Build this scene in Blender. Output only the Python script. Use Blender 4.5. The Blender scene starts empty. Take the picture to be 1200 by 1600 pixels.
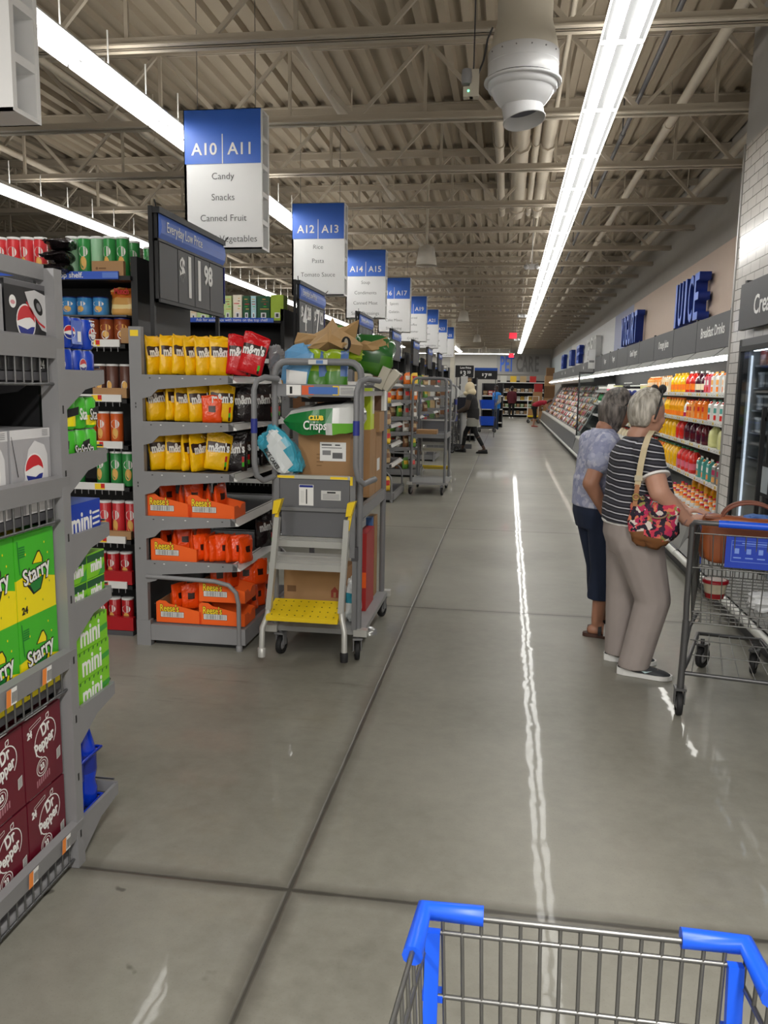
import bpy, math, random
from mathutils import Vector, Matrix
rnd = random.Random(11)
R = math.radians; PI = math.pi
sc = bpy.context.scene; col = sc.collection
# ---------------------------------------------------------------- camera
PITCH, YAW, ROLL, EYE = R(8.72), R(8.37), R(.98), 1.6
w_ = Vector((-math.sin(YAW)*math.cos(PITCH), math.cos(YAW)*math.cos(PITCH), -math.sin(PITCH)))
r0 = Vector((math.cos(YAW), math.sin(YAW), 0)); u0 = r0.cross(w_)
r_ = math.cos(ROLL)*r0 + math.sin(ROLL)*u0; u_ = -math.sin(ROLL)*r0 + math.cos(ROLL)*u0
cd = bpy.data.cameras.new('camera'); cam = bpy.data.objects.new('camera', cd); col.objects.link(cam)
cd.sensor_fit = 'VERTICAL'; cd.sensor_height = 24; cd.lens = 1280/1600*24; cd.clip_start = .05; cd.clip_end = 200
M = Matrix((r_, u_, -w_)).transposed().to_4x4(); M.translation = (0, 0, EYE); cam.matrix_world = M
sc.camera = cam
# ---------------------------------------------------------------- view, world, lamps out of the frame
vs = sc.view_settings; vs.view_transform = 'Standard'; vs.look = 'None'; vs.gamma = 1; vs.use_curve_mapping = False
vs.exposure = 0.52
TUBE = 13.0          # strength of the ceiling tubes
COOL = 16.0           # strength of the cooler canopy lamps
cy = sc.cycles; cy.max_bounces = 7; cy.diffuse_bounces = 4; cy.glossy_bounces = 3; cy.transmission_bounces = 5
cy.transparent_max_bounces = 8; cy.sample_clamp_indirect = 4.0; cy.caustics_reflective = False; cy.caustics_refractive = False
wd = bpy.data.worlds.new('world'); sc.world = wd; wd.use_nodes = True
bg = wd.node_tree.nodes['Background']; bg.inputs[0].default_value = (1, .96, .9, 1); bg.inputs[1].default_value = .32
def area(x, y, z, sx, sy, e):
    l = bpy.data.lights.new('ceiling_lamp', 'AREA'); l.shape = 'RECTANGLE'; l.size = sx; l.size_y = sy; l.energy = e; l.color = (1, .97, .92)
    o = bpy.data.objects.new('ceiling_lamp', l); o.location = (x, y, z); col.objects.link(o)
for x in (-2.8, .58):                       # the rows of lamps go on behind the camera
    area(x, -3.2, 3.6, .25, 8, 260)
# ---------------------------------------------------------------- materials
def S(r, g, b):
    f = lambda c: (c/255/12.92 if c <= 10 else ((c/255+.055)/1.055)**2.4)
    return (f(r), f(g), f(b))
MATS = {}
def mat(name, c, r=.5, metal=0, n=.08, sc_=9, bump=0, spec=.5, coat=0, alpha=1):
    """principled material with a little procedural unevenness; c in sRGB 0..255"""
    if name in MATS: return MATS[name]
    m = bpy.data.materials.new(name); m.use_nodes = True; nt = m.node_tree; N = nt.nodes; L = nt.links
    b = N['Principled BSDF']; c = S(*c)
    b.inputs['Roughness'].default_value = r; b.inputs['Metallic'].default_value = metal
    b.inputs['Specular IOR Level'].default_value = spec; b.inputs['Coat Weight'].default_value = coat; b.inputs['Alpha'].default_value = alpha
    tc = N.new('ShaderNodeTexCoord'); no = N.new('ShaderNodeTexNoise'); no.inputs['Scale'].default_value = sc_; no.inputs['Detail'].default_value = 3
    L.new(tc.outputs['Object'], no.inputs['Vector'])
    mx = N.new('ShaderNodeMix'); mx.data_type = 'RGBA'
    mx.inputs['A'].default_value = (*[v*(1-n) for v in c], 1); mx.inputs['B'].default_value = (*[min(1, v*(1+n)) for v in c], 1)
    L.new(no.outputs['Fac'], mx.inputs['Factor']); L.new(mx.outputs['Result'], b.inputs['Base Color'])
    if bump:
        bp = N.new('ShaderNodeBump'); bp.inputs['Strength'].default_value = bump; bp.inputs['Distance'].default_value = .01
        L.new(no.outputs['Fac'], bp.inputs['Height']); L.new(bp.outputs['Normal'], b.inputs['Normal'])
    MATS[name] = m; return m
def emis(name, c, e, base=None):
    if name in MATS: return MATS[name]
    m = bpy.data.materials.new(name); m.use_nodes = True; b = m.node_tree.nodes['Principled BSDF']
    b.inputs['Base Color'].default_value = (*S(*(base or c)), 1); b.inputs['Emission Color'].default_value = (*S(*c), 1); b.inputs['Emission Strength'].default_value = e
    MATS[name] = m; return m
def glass(name, c=(235, 240, 240), al=.14, r=.04):
    if name in MATS: return MATS[name]
    m = bpy.data.materials.new(name); m.use_nodes = True; N = m.node_tree.nodes; L = m.node_tree.links
    t = N.new('ShaderNodeBsdfTransparent'); g = N.new('ShaderNodeBsdfGlossy'); g.inputs['Roughness'].default_value = r
    t.inputs['Color'].default_value = (*S(*c), 1); lw = N.new('ShaderNodeLayerWeight'); lw.inputs['Blend'].default_value = .5; f = N.new('ShaderNodeMath'); f.operation = 'POWER'; f.inputs[1].default_value = 4; L.new(lw.outputs['Facing'], f.inputs[0])
    a = N.new('ShaderNodeMath'); a.operation = 'MULTIPLY_ADD'; a.inputs[1].default_value = .4; a.inputs[2].default_value = al/2; mx = N.new('ShaderNodeMixShader')
    L.new(f.outputs[0], a.inputs[0]); L.new(a.outputs[0], mx.inputs[0]); L.new(t.outputs[0], mx.inputs[1]); L.new(g.outputs[0], mx.inputs[2])
    L.new(mx.outputs[0], N['Material Output'].inputs[0]); MATS[name] = m; return m
# ---------------------------------------------------------------- mesh builder
class MB:
    def __init__(s): s.v = []; s.f = []; s.m = []; s.sm = []; s.ms = []
    def mi(s, m):
        if m not in s.ms: s.ms.append(m)
        return s.ms.index(m)
    def add(s, vs, fs, m, sm=False, T=None):
        k = len(s.v)
        s.v += [tuple(T @ Vector(v)) if T else tuple(v) for v in vs]
        i = s.mi(m)
        for f in fs: s.f.append(tuple(k+a for a in f)); s.m.append(i); s.sm.append(sm)
        return s
    def box(s, x0, x1, y0, y1, z0, z1, m, T=None):
        v = [(x, y, z) for z in (z0, z1) for y in (y0, y1) for x in (x0, x1)]
        return s.add(v, [(0, 2, 3, 1), (4, 5, 7, 6), (0, 1, 5, 4), (2, 6, 7, 3), (0, 4, 6, 2), (1, 3, 7, 5)], m, False, T)
    def quad(s, p, m, T=None): return s.add(p, [tuple(range(len(p)))], m, False, T)
    def prism(s, poly, ax, a, b, m, T=None):
        """poly in the two other axes (in x,y,z order), extruded along axis ax"""
        def p(q, t): q = list(q); q.insert(ax, t); return tuple(q)
        n = len(poly); v = [p(q, a) for q in poly]+[p(q, b) for q in poly]
        return s.add(v, [tuple(range(n))[::-1], tuple(range(n, 2*n))]+[(i, (i+1) % n, n+(i+1) % n, n+i) for i in range(n)], m, False, T)
    def loft(s, rings, m, sm=True, cap=True, T=None):
        n = len(rings[0]); v = [q for r in rings for q in r]; f = []
        for k in range(len(rings)-1):
            for i in range(n): f.append((k*n+i, k*n+(i+1) % n, (k+1)*n+(i+1) % n, (k+1)*n+i))
        s.add(v, f, m, sm, T)
        if cap:
            s.add(rings[0], [tuple(range(n))[::-1]], m, False, T); s.add(rings[-1], [tuple(range(n))], m, False, T)
        return s
    def lathe(s, prof, m, c=(0, 0, 0), n=16, cap=True, T=None, sm=True):
        return s.loft([[(c[0]+r*math.cos(2*PI*i/n), c[1]+r*math.sin(2*PI*i/n), c[2]+z) for i in range(n)] for r, z in prof], m, sm, cap, T)
    def tube(s, pts, r, m, n=6, closed=False, T=None, sm=True):
        P = [Vector(p) for p in pts]; K = len(P); rings = []; up = None
        for i in range(K):
            a = P[i-1] if (i or closed) else P[0]; b = P[(i+1) % K] if (i < K-1 or closed) else P[-1]
            t = (b-a).normalized()
            if up is None:
                up = Vector((0, 0, 1)) if abs(t.z) < .9 else Vector((0, 1, 0))
            x = t.cross(up).normalized(); up = x.cross(t).normalized()
            rr = r[i] if isinstance(r, (list, tuple)) else r
            rings.append([P[i]+rr*(math.cos(2*PI*j/n)*x+math.sin(2*PI*j/n)*up) for j in range(n)])
        if closed: rings.append(rings[0])
        return s.loft(rings, m, sm, not closed, T)
    def rod(s, a, b, r, m, n=6, T=None): return s.tube([a, b], r, m, n, False, T)
    def bar(s, a, b, w, h, m, T=None):
        """square section bar from a to b"""
        a = Vector(a); b = Vector(b); t = (b-a).normalized(); up = Vector((0, 0, 1)) if abs(t.z) < .95 else Vector((0, 1, 0))
        x = t.cross(up).normalized()*w/2; y = x.cross(t).normalized()*h/2
        return s.loft([[p-x-y, p+x-y, p+x+y, p-x+y] for p in (a, b)], m, False, True, T)
    def ell(s, c, r, m, n=12, k=8, T=None):
        return s.lathe([(math.sin(PI*i/k)*1+1e-4, -math.cos(PI*i/k)) for i in range(k+1)], m, n=n, cap=False,
                       T=(T or Matrix())@Matrix.Translation(c)@Matrix.Diagonal((*r, 1)))
    def mesh(s, name, off=None):
        me = bpy.data.meshes.new(name)
        vs = s.v if off is None else [(x-off[0], y-off[1], z-off[2]) for x, y, z in s.v]
        me.from_pydata(vs, [], s.f)
        for m in s.ms: me.materials.append(m)
        me.polygons.foreach_set('material_index', s.m); me.polygons.foreach_set('use_smooth', s.sm); me.update(); return me
def tag(o, label=None, cat=None, group=None, kind=None):
    if label: o['label'] = label
    if cat: o['category'] = cat
    if group: o['group'] = group
    if kind: o['kind'] = kind
    return o
OFF = {}
def thing(name, label, cat, loc=(0, 0, 0), rz=0, group=None, world=False):
    """an Empty at the base of a thing; world=True: its parts are given in room coordinates"""
    o = bpy.data.objects.new(name, None); o.empty_display_size = .1; col.objects.link(o); o.location = loc; o.rotation_euler = (0, 0, rz)
    if world: OFF[o.name] = tuple(loc)
    return tag(o, label, cat, group)
def part(t, name, mb, label=None, bev=0, root=None, kind=None):
    off = OFF.get((root or t).name)
    o = bpy.data.objects.new(name, mb.mesh(name, off)); col.objects.link(o); o.parent = t
    if label: o['label'] = label
    if kind: o['kind'] = kind
    if bev: bevel(o, bev)
    return o
def bevel(o, w, seg=2):
    b = o.modifiers.new('bevel', 'BEVEL'); b.width = w; b.segments = seg; b.limit_method = 'ANGLE'; b.angle_limit = R(40)
def solo(name, mb, label, cat, loc=(0, 0, 0), rz=0, group=None, bev=0, kind=None, world=False, rot=None):
    o = bpy.data.objects.new(name, mb.mesh(name, loc if world else None)); col.objects.link(o); o.location = loc
    o.rotation_euler = rot or (0, 0, rz)
    if bev: bevel(o, bev)
    return tag(o, label, cat, group, kind)
def struct(name, mb, parent=None):
    o = bpy.data.objects.new(name, mb.mesh(name)); col.objects.link(o); o['kind'] = 'structure'
    if parent: o.parent = parent
    return o
KIDS = {}
def kids(o): return [c for c in bpy.data.objects if c.parent == o]
def tree(o): return (o, [tree(c) for c in o.children])
def dup(src, loc, rz=None, label=None, group=None, rot=None, scale=None):
    """copy a thing with its parts and sub-parts; src is tree(o)"""
    def cp(t, p):
        c = t[0].copy(); col.objects.link(c); c.parent = p
        for k in t[1]: cp(k, c)
        return c
    o = cp(src, None); o.location = loc
    if rz is not None: o.rotation_euler = (0, 0, rz)
    if rot: o.rotation_euler = rot
    if scale: o.scale = scale
    if label: o['label'] = label
    if group: o['group'] = group
    return o
def txt(t, s, m, size, loc, face='-y', name='lettering', ext=.0006, sx=1, bold=0, al='CENTER', rot=None, root=None, sp=1, label=None):
    cu = bpy.data.curves.new(name, 'FONT'); cu.body = s; cu.size = size; cu.extrude = ext; cu.offset = bold; cu.align_x = al; cu.align_y = 'CENTER'
    cu.space_line = sp; cu.resolution_u = 3; cu.materials.append(m)
    tmp = bpy.data.objects.new(name, cu); me = bpy.data.meshes.new_from_object(tmp); me.name = name
    bpy.data.objects.remove(tmp); bpy.data.curves.remove(cu)
    o = bpy.data.objects.new(name, me); col.objects.link(o); o.parent = t
    off = OFF.get((root or t).name if (root or t) else '') if t else None
    o.location = loc if off is None else (loc[0]-off[0], loc[1]-off[1], loc[2]-off[2])
    o.rotation_euler = rot or {'-y': (PI/2, 0, 0), '+x': (PI/2, 0, PI/2), '-x': (PI/2, 0, -PI/2), '+y': (PI/2, 0, PI), '+z': (0, 0, 0)}[face]
    o.scale = (sx, 1, 1)
    if label: o['label'] = label
    return o
ONES = 'zeroth first second third fourth fifth sixth seventh eighth ninth tenth eleventh twelfth thirteenth fourteenth fifteenth sixteenth seventeenth eighteenth nineteenth'.split()
def nth(i):
    if i < 20: return ONES[i]
    t = {2: 'twent', 3: 'thirt', 4: 'fort', 5: 'fift'}[i//10]
    return t+'ieth' if i % 10 == 0 else t+'y-'+ONES[i % 10]
# shared materials
STEEL = mat('shelf_grey', (136, 136, 138), .42, n=.05, spec=.4)
STEELD = mat('shelf_grey_dark', (78, 78, 82), .5, n=.05)
BLACK = mat('black_metal', (22, 22, 24), .5, n=.1)
DARK = mat('dark_recess', (34, 34, 37), .7, n=.1)
WHITE = mat('white_paint', (232, 232, 230), .45, n=.03)
STRIPW = mat('price_strip_white', (226, 226, 224), .3, n=.04)
CARD = mat('cardboard', (170, 132, 92), .85, n=.08, sc_=14)
CARDD = mat('cardboard_shade_print', (120, 88, 58), .85, n=.08)
RUBBER = mat('black_rubber', (26, 26, 28), .65, n=.1)
CHROME = mat('zinc_wire', (120, 121, 122), .33, metal=.85, n=.05)
INK = mat('black_ink', (20, 20, 22), .6, n=.02)
INKW = mat('white_ink', (238, 238, 236), .5, n=.02)
YEL = mat('tag_yellow', (250, 214, 40), .5, n=.03)
BLUE = mat('sign_blue', (30, 84, 176), .4, n=.03)
RED = mat('red_print', (206, 34, 36), .4, n=.04)
# ================================================================ the setting
def floor_mat():
    m = bpy.data.materials.new('polished_concrete'); m.use_nodes = True; nt = m.node_tree; N = nt.nodes; L = nt.links
    b = N['Principled BSDF']; tc = N.new('ShaderNodeTexCoord'); sep = N.new('ShaderNodeSeparateXYZ'); L.new(tc.outputs['Object'], sep.inputs[0])
    def noise(scale, det=4, rough=.55, vec=None):
        n = N.new('ShaderNodeTexNoise'); n.inputs['Scale'].default_value = scale; n.inputs['Detail'].default_value = det; n.inputs['Roughness'].default_value = rough
        L.new(vec or tc.outputs['Object'], n.inputs['Vector']); return n.outputs['Fac']
    def mt(op, a, b_=None, c_=None):
        n = N.new('ShaderNodeMath'); n.operation = op
        for k, v in enumerate((a, b_, c_)):
            if v is None: continue
            if isinstance(v, (int, float)): n.inputs[k].default_value = v
            else: L.new(v, n.inputs[k])
        return n.outputs[0]
    def ramp(fac, p0, p1, c0=(0, 0, 0, 1), c1=(1, 1, 1, 1)):
        n = N.new('ShaderNodeValToRGB'); n.color_ramp.elements[0].position = p0; n.color_ramp.elements[1].position = p1
        n.color_ramp.elements[0].color = c0; n.color_ramp.elements[1].color = c1; L.new(fac, n.inputs[0]); return n.outputs[0]
    def mixc(f, a, b_):
        n = N.new('ShaderNodeMix'); n.data_type = 'RGBA'
        for k, v in (('Factor', f), ('A', a), ('B', b_)):
            if isinstance(v, (tuple, float)): n.inputs[k].default_value = v
            else: L.new(v, n.inputs[k])
        return n.outputs['Result']
    big = noise(.55, 5, .6); fine = noise(14, 6, .65); grit = noise(160, 2)
    base = mixc(ramp(big, .35, .68), (*S(116, 114, 104), 1), (*S(150, 148, 138), 1))
    base = mixc(mt('MULTIPLY', ramp(fine, .3, .75), .35), base, (*S(170, 168, 157), 1))
    base = mixc(mt('MULTIPLY', ramp(grit, .6, .72), .25), base, (*S(96, 92, 84), 1))
    wob = mt('MULTIPLY', mt('SUBTRACT', noise(3.5, 3), .5), .012)
    def joint(v, off, per):
        q = mt('ADD', mt('SUBTRACT', v, off), per*20.5+0.0)
        q = mt('ABSOLUTE', mt('SUBTRACT', mt('MODULO', q, per), per/2)); return q     # distance to the nearest joint
    dy = joint(sep.outputs['Y'], 2.345, 3.465); dx = joint(sep.outputs['X'], -.63, 3.75)
    d = mt('MINIMUM', mt('ADD', dy, wob), mt('ADD', dx, wob))
    core = ramp(d, .004, .011, (1, 1, 1, 1), (0, 0, 0, 1))
    # grime gathered along the joints, heavier towards the soda end of the aisle
    near = N.new('ShaderNodeMapRange'); L.new(sep.outputs['Y'], near.inputs[0]); near.inputs[1].default_value = 2.2; near.inputs[2].default_value = 9; near.inputs[3].default_value = 1; near.inputs[4].default_value = .12
    halo = mt('MULTIPLY', ramp(mt('SUBTRACT', d, mt('MULTIPLY', noise(6, 4), .03)), .0, .045, (1, 1, 1, 1), (0, 0, 0, 1)), near.outputs[0])
    base = mixc(mt('MULTIPLY', halo, .55), base, (*S(70, 65, 57), 1))
    base = mixc(mt('MULTIPLY', core, .75), base, (*S(48, 45, 40), 1))
    # spilt drops near the soda shelf, tyre scuffs by the candy shelf
    spots = ramp(noise(9, 2), .70, .74)
    loc = mt('MULTIPLY', ramp(mt('ABSOLUTE', mt('SUBTRACT', sep.outputs['X'], -1.15)), .28, .5, (1, 1, 1, 1), (0, 0, 0, 1)), ramp(mt('ABSOLUTE', mt('SUBTRACT', sep.outputs['Y'], 2.15)), .2, .42, (1, 1, 1, 1), (0, 0, 0, 1)))
    base = mixc(mt('MULTIPLY', mt('MULTIPLY', spots, loc), .7), base, (*S(58, 54, 47), 1))
    mp = N.new('ShaderNodeMapping'); mp.inputs['Scale'].default_value = (1.2, 9, 1); L.new(tc.outputs['Object'], mp.inputs[0])
    sc1 = ramp(noise(1.4, 5, .7, mp.outputs[0]), .58, .74)
    loc2 = mt('MULTIPLY', ramp(mt('ABSOLUTE', mt('SUBTRACT', sep.outputs['X'], -1.3)), .5, 1.0, (1, 1, 1, 1), (0, 0, 0, 1)), ramp(mt('ABSOLUTE', mt('SUBTRACT', sep.outputs['Y'], 4.0)), .3, .8, (1, 1, 1, 1), (0, 0, 0, 1)))
    base = mixc(mt('MULTIPLY', mt('MULTIPLY', sc1, loc2), .55), base, (*S(72, 66, 58), 1))
    L.new(base, b.inputs['Base Color'])
    rg = N.new('ShaderNodeMapRange'); L.new(fine, rg.inputs[0]); rg.inputs[3].default_value = .32; rg.inputs[4].default_value = .5
    L.new(rg.outputs[0], b.inputs['Roughness']); b.inputs['Specular IOR Level'].default_value = .5
    b.inputs['Coat Weight'].default_value = .16; b.inputs['Coat Roughness'].default_value = .03; b.inputs['Coat IOR'].default_value = 1.5
    bp = N.new('ShaderNodeBump'); bp.inputs['Strength'].default_value = .08; bp.inputs['Distance'].default_value = .012
    L.new(noise(5, 2), bp.inputs['Height']); L.new(bp.outputs[0], b.inputs['Coat Normal'])
    bp2 = N.new('ShaderNodeBump'); bp2.inputs['Strength'].default_value = .3; bp2.inputs['Distance'].default_value = .01; bp2.invert = True
    L.new(core, bp2.inputs['Height']); L.new(bp2.outputs[0], b.inputs['Normal'])
    return m
XL, XR, YF, YB, ZD = -13.5, 2.62, -5.0, 52.0, 4.66
fb = MB().box(XL, 3.4, YF, YB, -.1, 0, floor_mat()); struct('floor', fb)
DECK = mat('deck_paint', (164, 152, 134), .75, n=.06, sc_=3); CHORD = mat('joist_paint', (186, 176, 160), .6, n=.06, sc_=4)
c = MB(); prof = []; x = XL; p = .2
while x < 3.3:
    prof += [(x, ZD), (x+.07, ZD), (x+.09, ZD+.055), (x+.18, ZD+.055)]; x += p
top = [(q[0], ZD+.12) for q in (prof[-1], prof[0])]
for k in range(len(prof)-1):
    (xa, za), (xb, zb) = prof[k], prof[k+1]
    c.quad([(xa, YF, za), (xa, YB, za), (xb, YB, zb), (xb, YF, zb)], DECK)
c.box(XL, 3.3, YF, YB, ZD+.07, ZD+.12, DARK); struct('ceiling', c)
ZB = 3.95
def joist(y, xr):
    b = MB()
    for dy in (-.045, .045):                                # each chord is a pair of angles with a gap between
        b.box(XL, xr, y+dy-.032, y+dy+.032, ZB, ZB+.012, CHORD); b.box(XL, xr, y+dy*.45-.006, y+dy*.45+.006, ZB, ZB+.07, CHORD)
        b.box(XL, xr, y+dy-.03, y+dy+.03, ZD-.012, ZD-.002, CHORD); b.box(XL, xr, y+dy*.45-.006, y+dy*.45+.006, ZD-.08, ZD, CHORD)
    x = xr-.35; k = 0
    while x > XL+1:
        b.bar((x, y, ZB+.03), (x-.62, y, ZD-.04), .035, .035, CHORD); b.bar((x-.62, y, ZD-.04), (x-1.24, y, ZB+.03), .03, .03, CHORD)
        b.bar((x-.62, y, ZB+.02), (x-.62, y, ZD-.04), .028, .028, CHORD); x -= 1.24
    return struct('roof_joist', b)
JY = [5.95+1.78*k for k in range(-3, 26)]
for y in JY: joist(y, 1.9 if y < 7.6 else XR)
PIPEM = mat('pipe_paint', (200, 190, 174), .6, n=.05)
def pipe(x, z, r, y0, y1, m=PIPEM):
    b = MB().rod((x, y0, z), (x, y1, z), r, m, 8)
    k = y0+1.1
    while k < y1-.3:
        b.rod((x, k-.05, z), (x, k+.05, z), r*1.25, m, 8); b.rod((x, k, z), (x, k, ZD), .008, m, 5); k += 3.2
    struct('ceiling_pipe', b)
for x, z, r in ((-5.9, 4.25, .04), (-3.9, 4.2, .035), (-1.72, 4.25, .045), (.36, 4.3, .022), (1.47, 4.2, .045), (2.3, 4.15, .05)): pipe(x, z, r, YF, YB)
pipe(1.03, 4.12, .022, YF, 30, STEELD)
for x, r in ((-.2, .05), (.03, .1), (.2, .04), (.33, .075)): pipe(x, 4.28, r, 8.6, 13.4)
# walls
WGREY = mat('wall_grey_paint', (172, 170, 168), .7, n=.03); WLIGHT = mat('wall_light_grey', (206, 206, 206), .6, n=.03)
BEIGE = mat('wall_beige_panel', (205, 183, 166), .6, n=.03); LAV = mat('wall_lavender_panel', (150, 155, 184), .6, n=.03)
def tile_mat():
    m = bpy.data.materials.new('subway_tile'); m.use_nodes = True; N = m.node_tree.nodes; L = m.node_tree.links; b = N['Principled BSDF']
    tc = N.new('ShaderNodeTexCoord'); sp = N.new('ShaderNodeSeparateXYZ'); cb = N.new('ShaderNodeCombineXYZ')
    L.new(tc.outputs['Object'], sp.inputs[0]); L.new(sp.outputs['Y'], cb.inputs['X']); L.new(sp.outputs['Z'], cb.inputs['Y'])
    t = N.new('ShaderNodeTexBrick'); L.new(cb.outputs[0], t.inputs['Vector']); t.inputs['Scale'].default_value = 1
    t.inputs['Color1'].default_value = (*S(224, 220, 216), 1); t.inputs['Color2'].default_value = (*S(212, 208, 204), 1); t.inputs['Mortar'].default_value = (*S(120, 116, 112), 1)
    t.inputs['Mortar Size'].default_value = .0035; t.inputs['Brick Width'].default_value = .24; t.inputs['Row Height'].default_value = .088; t.inputs['Mortar Smooth'].default_value = .1
    L.new(t.outputs['Color'], b.inputs['Base Color']); b.inputs['Roughness'].default_value = .14
    bp = N.new('ShaderNodeBump'); bp.inputs['Distance'].default_value = .004; bp.inputs['Strength'].default_value = .5; bp.invert = True; L.new(t.outputs['Fac'], bp.inputs['Height']); L.new(bp.outputs[0], b.inputs['Normal'])
    return m
TILE = tile_mat(); TX = 1.9; TY = 7.65; DY0, DY1, DZ0, DZ1 = 3.28, 7.23, .12, 2.03
wt = MB().box(TX, TX+.14, DY1, TY, 0, 3.64, TILE).box(TX, TX+.14, YF, DY1, DZ1, 3.64, TILE).box(TX, TX+.14, YF, DY0, 0, DZ1, TILE).box(TX, TX+.14, DY0, DY1, 0, DZ0, TILE)
wt.box(TX+.14, XR, TY-.05, TY, 0, 3.64, WGREY); struct('wall_tiled', wt)
struct('trim_1', MB().box(TX-.012, TX+.02, TY-.02, TY+.012, 0, 3.66, mat('trim_metal', (168, 166, 162), .35, metal=.5)))
struct('wall_upper', MB().box(TX, XR, YF, TY, 3.64, ZD+.05, WGREY))
struct('wall_right', MB().box(XR, XR+.1, TY, YB, 0, ZD+.05, mat('wall_dark_band', (170, 166, 160), .8, n=.05)))
struct('trim_2', MB().box(XR-.03, XR, TY, 18.5, 2.0, 3.42, BEIGE)); struct('trim_3', MB().box(XR-.03, XR, 18.5, 21.6, 2.0, 3.42, LAV))
struct('trim_4', MB().box(XR-.03, XR, 21.6, 36, 2.0, 3.42, WLIGHT)); struct('trim_5', MB().box(XR-.032, XR, 36, YB, 2.0, 3.42, mat('wall_pale_panel', (178, 186, 190), .6, n=.03)))
struct('wall_back', MB().box(XL, XR, YB, YB+.1, 0, ZD+.05, mat('wall_back_paint', (196, 193, 186), .7, n=.03)))
struct('wall_left', MB().box(XL-.1, XL, YF, YB, 0, ZD+.05, mat('wall_left_paint', (120, 114, 104), .8, n=.05)))
# ================================================================ strip lights
HOUS = mat('lamp_housing', (236, 236, 234), .4, n=.02); TUBEM = emis('lamp_tube', (252, 251, 246), TUBE, (60, 60, 60)); LENS = emis('lamp_lens', (200, 200, 198), .55, (26, 26, 26)); SIDEFILL = emis('lamp_side_fill', (236, 234, 230), 3.2, (60, 60, 60))
ZL = 3.65
def strip_light():
    t = thing('strip_light', 'x', 'ceiling light')
    h = MB(); L = 1.2
    h.prism([(-.125, 0), (.125, 0), (.125, .012), (.06, .06), (-.06, .06), (-.125, .012)], 1, 0, L, HOUS)
    h.box(-.127, -.12, 0, L, -.002, .004, HOUS).box(.12, .127, 0, L, -.002, .004, HOUS)
    h.box(-.127, .127, -.004, .004, -.024, .03, HOUS)
    h.rod((0, .3, .05), (0, .3, .32), .006, HOUS, 5).rod((0, .9, .05), (0, .9, .32), .006, HOUS, 5)
    part(t, 'housing', h)
    part(t, 'added_side_glow', MB().box(-.127, -.121, .006, L-.006, -.024, -.002, SIDEFILL).box(.121, .127, .006, L-.006, -.024, -.002, SIDEFILL))  # glow of the lens sides, added to brighten the right wall
    part(t, 'reflector', MB().quad([(-.12, .006, -.003), (-.12, L-.006, -.003), (.12, L-.006, -.003), (.12, .006, -.003)], LENS))
    part(t, 'added_ceiling_glow', MB().quad([(-.05, .05, .0605), (.05, .05, .0605), (.05, L-.05, .0605), (-.05, L-.05, .0605)], emis('added_uplight', (255, 250, 240), 7)))  # unseen upward glow added on the housing top to brighten the ceiling
    for x in (-.058, .058):
        part(t, 'lamp_tube', MB().prism([(x-.034, -.006), (x-.024, -.034), (x+.024, -.034), (x+.034, -.006)], 1, .03, L-.03, TUBEM))
    return t
LROWS = [(.585, 4.15, 37, 'in the row over the main aisle'), (-2.8, 2.93, 37, 'in the row beside the hanging aisle signs'), (-5.5, 6.6, 30, 'in the row far left over the shelves')]
l0 = strip_light(); lt = tree(l0); first = True
for x, y0, n, w in LROWS:
    for k in range(n):
        lb = f'{nth(k+1)} strip light from the front {w}'
        if first: o = l0; o.location = (x, y0+1.22*k, ZL); o['label'] = lb; o['group'] = 'ceiling strip lights'; first = False
        else: dup(lt, (x, y0+1.22*k, ZL), 0, lb, 'ceiling strip lights')
for k in range(5):
    dup(lt, (.3-1.22*k, 50.45, ZL), PI/2, f'{nth(k+1)} strip light from the right in the crosswise row by the back wall', 'ceiling strip lights')
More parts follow.
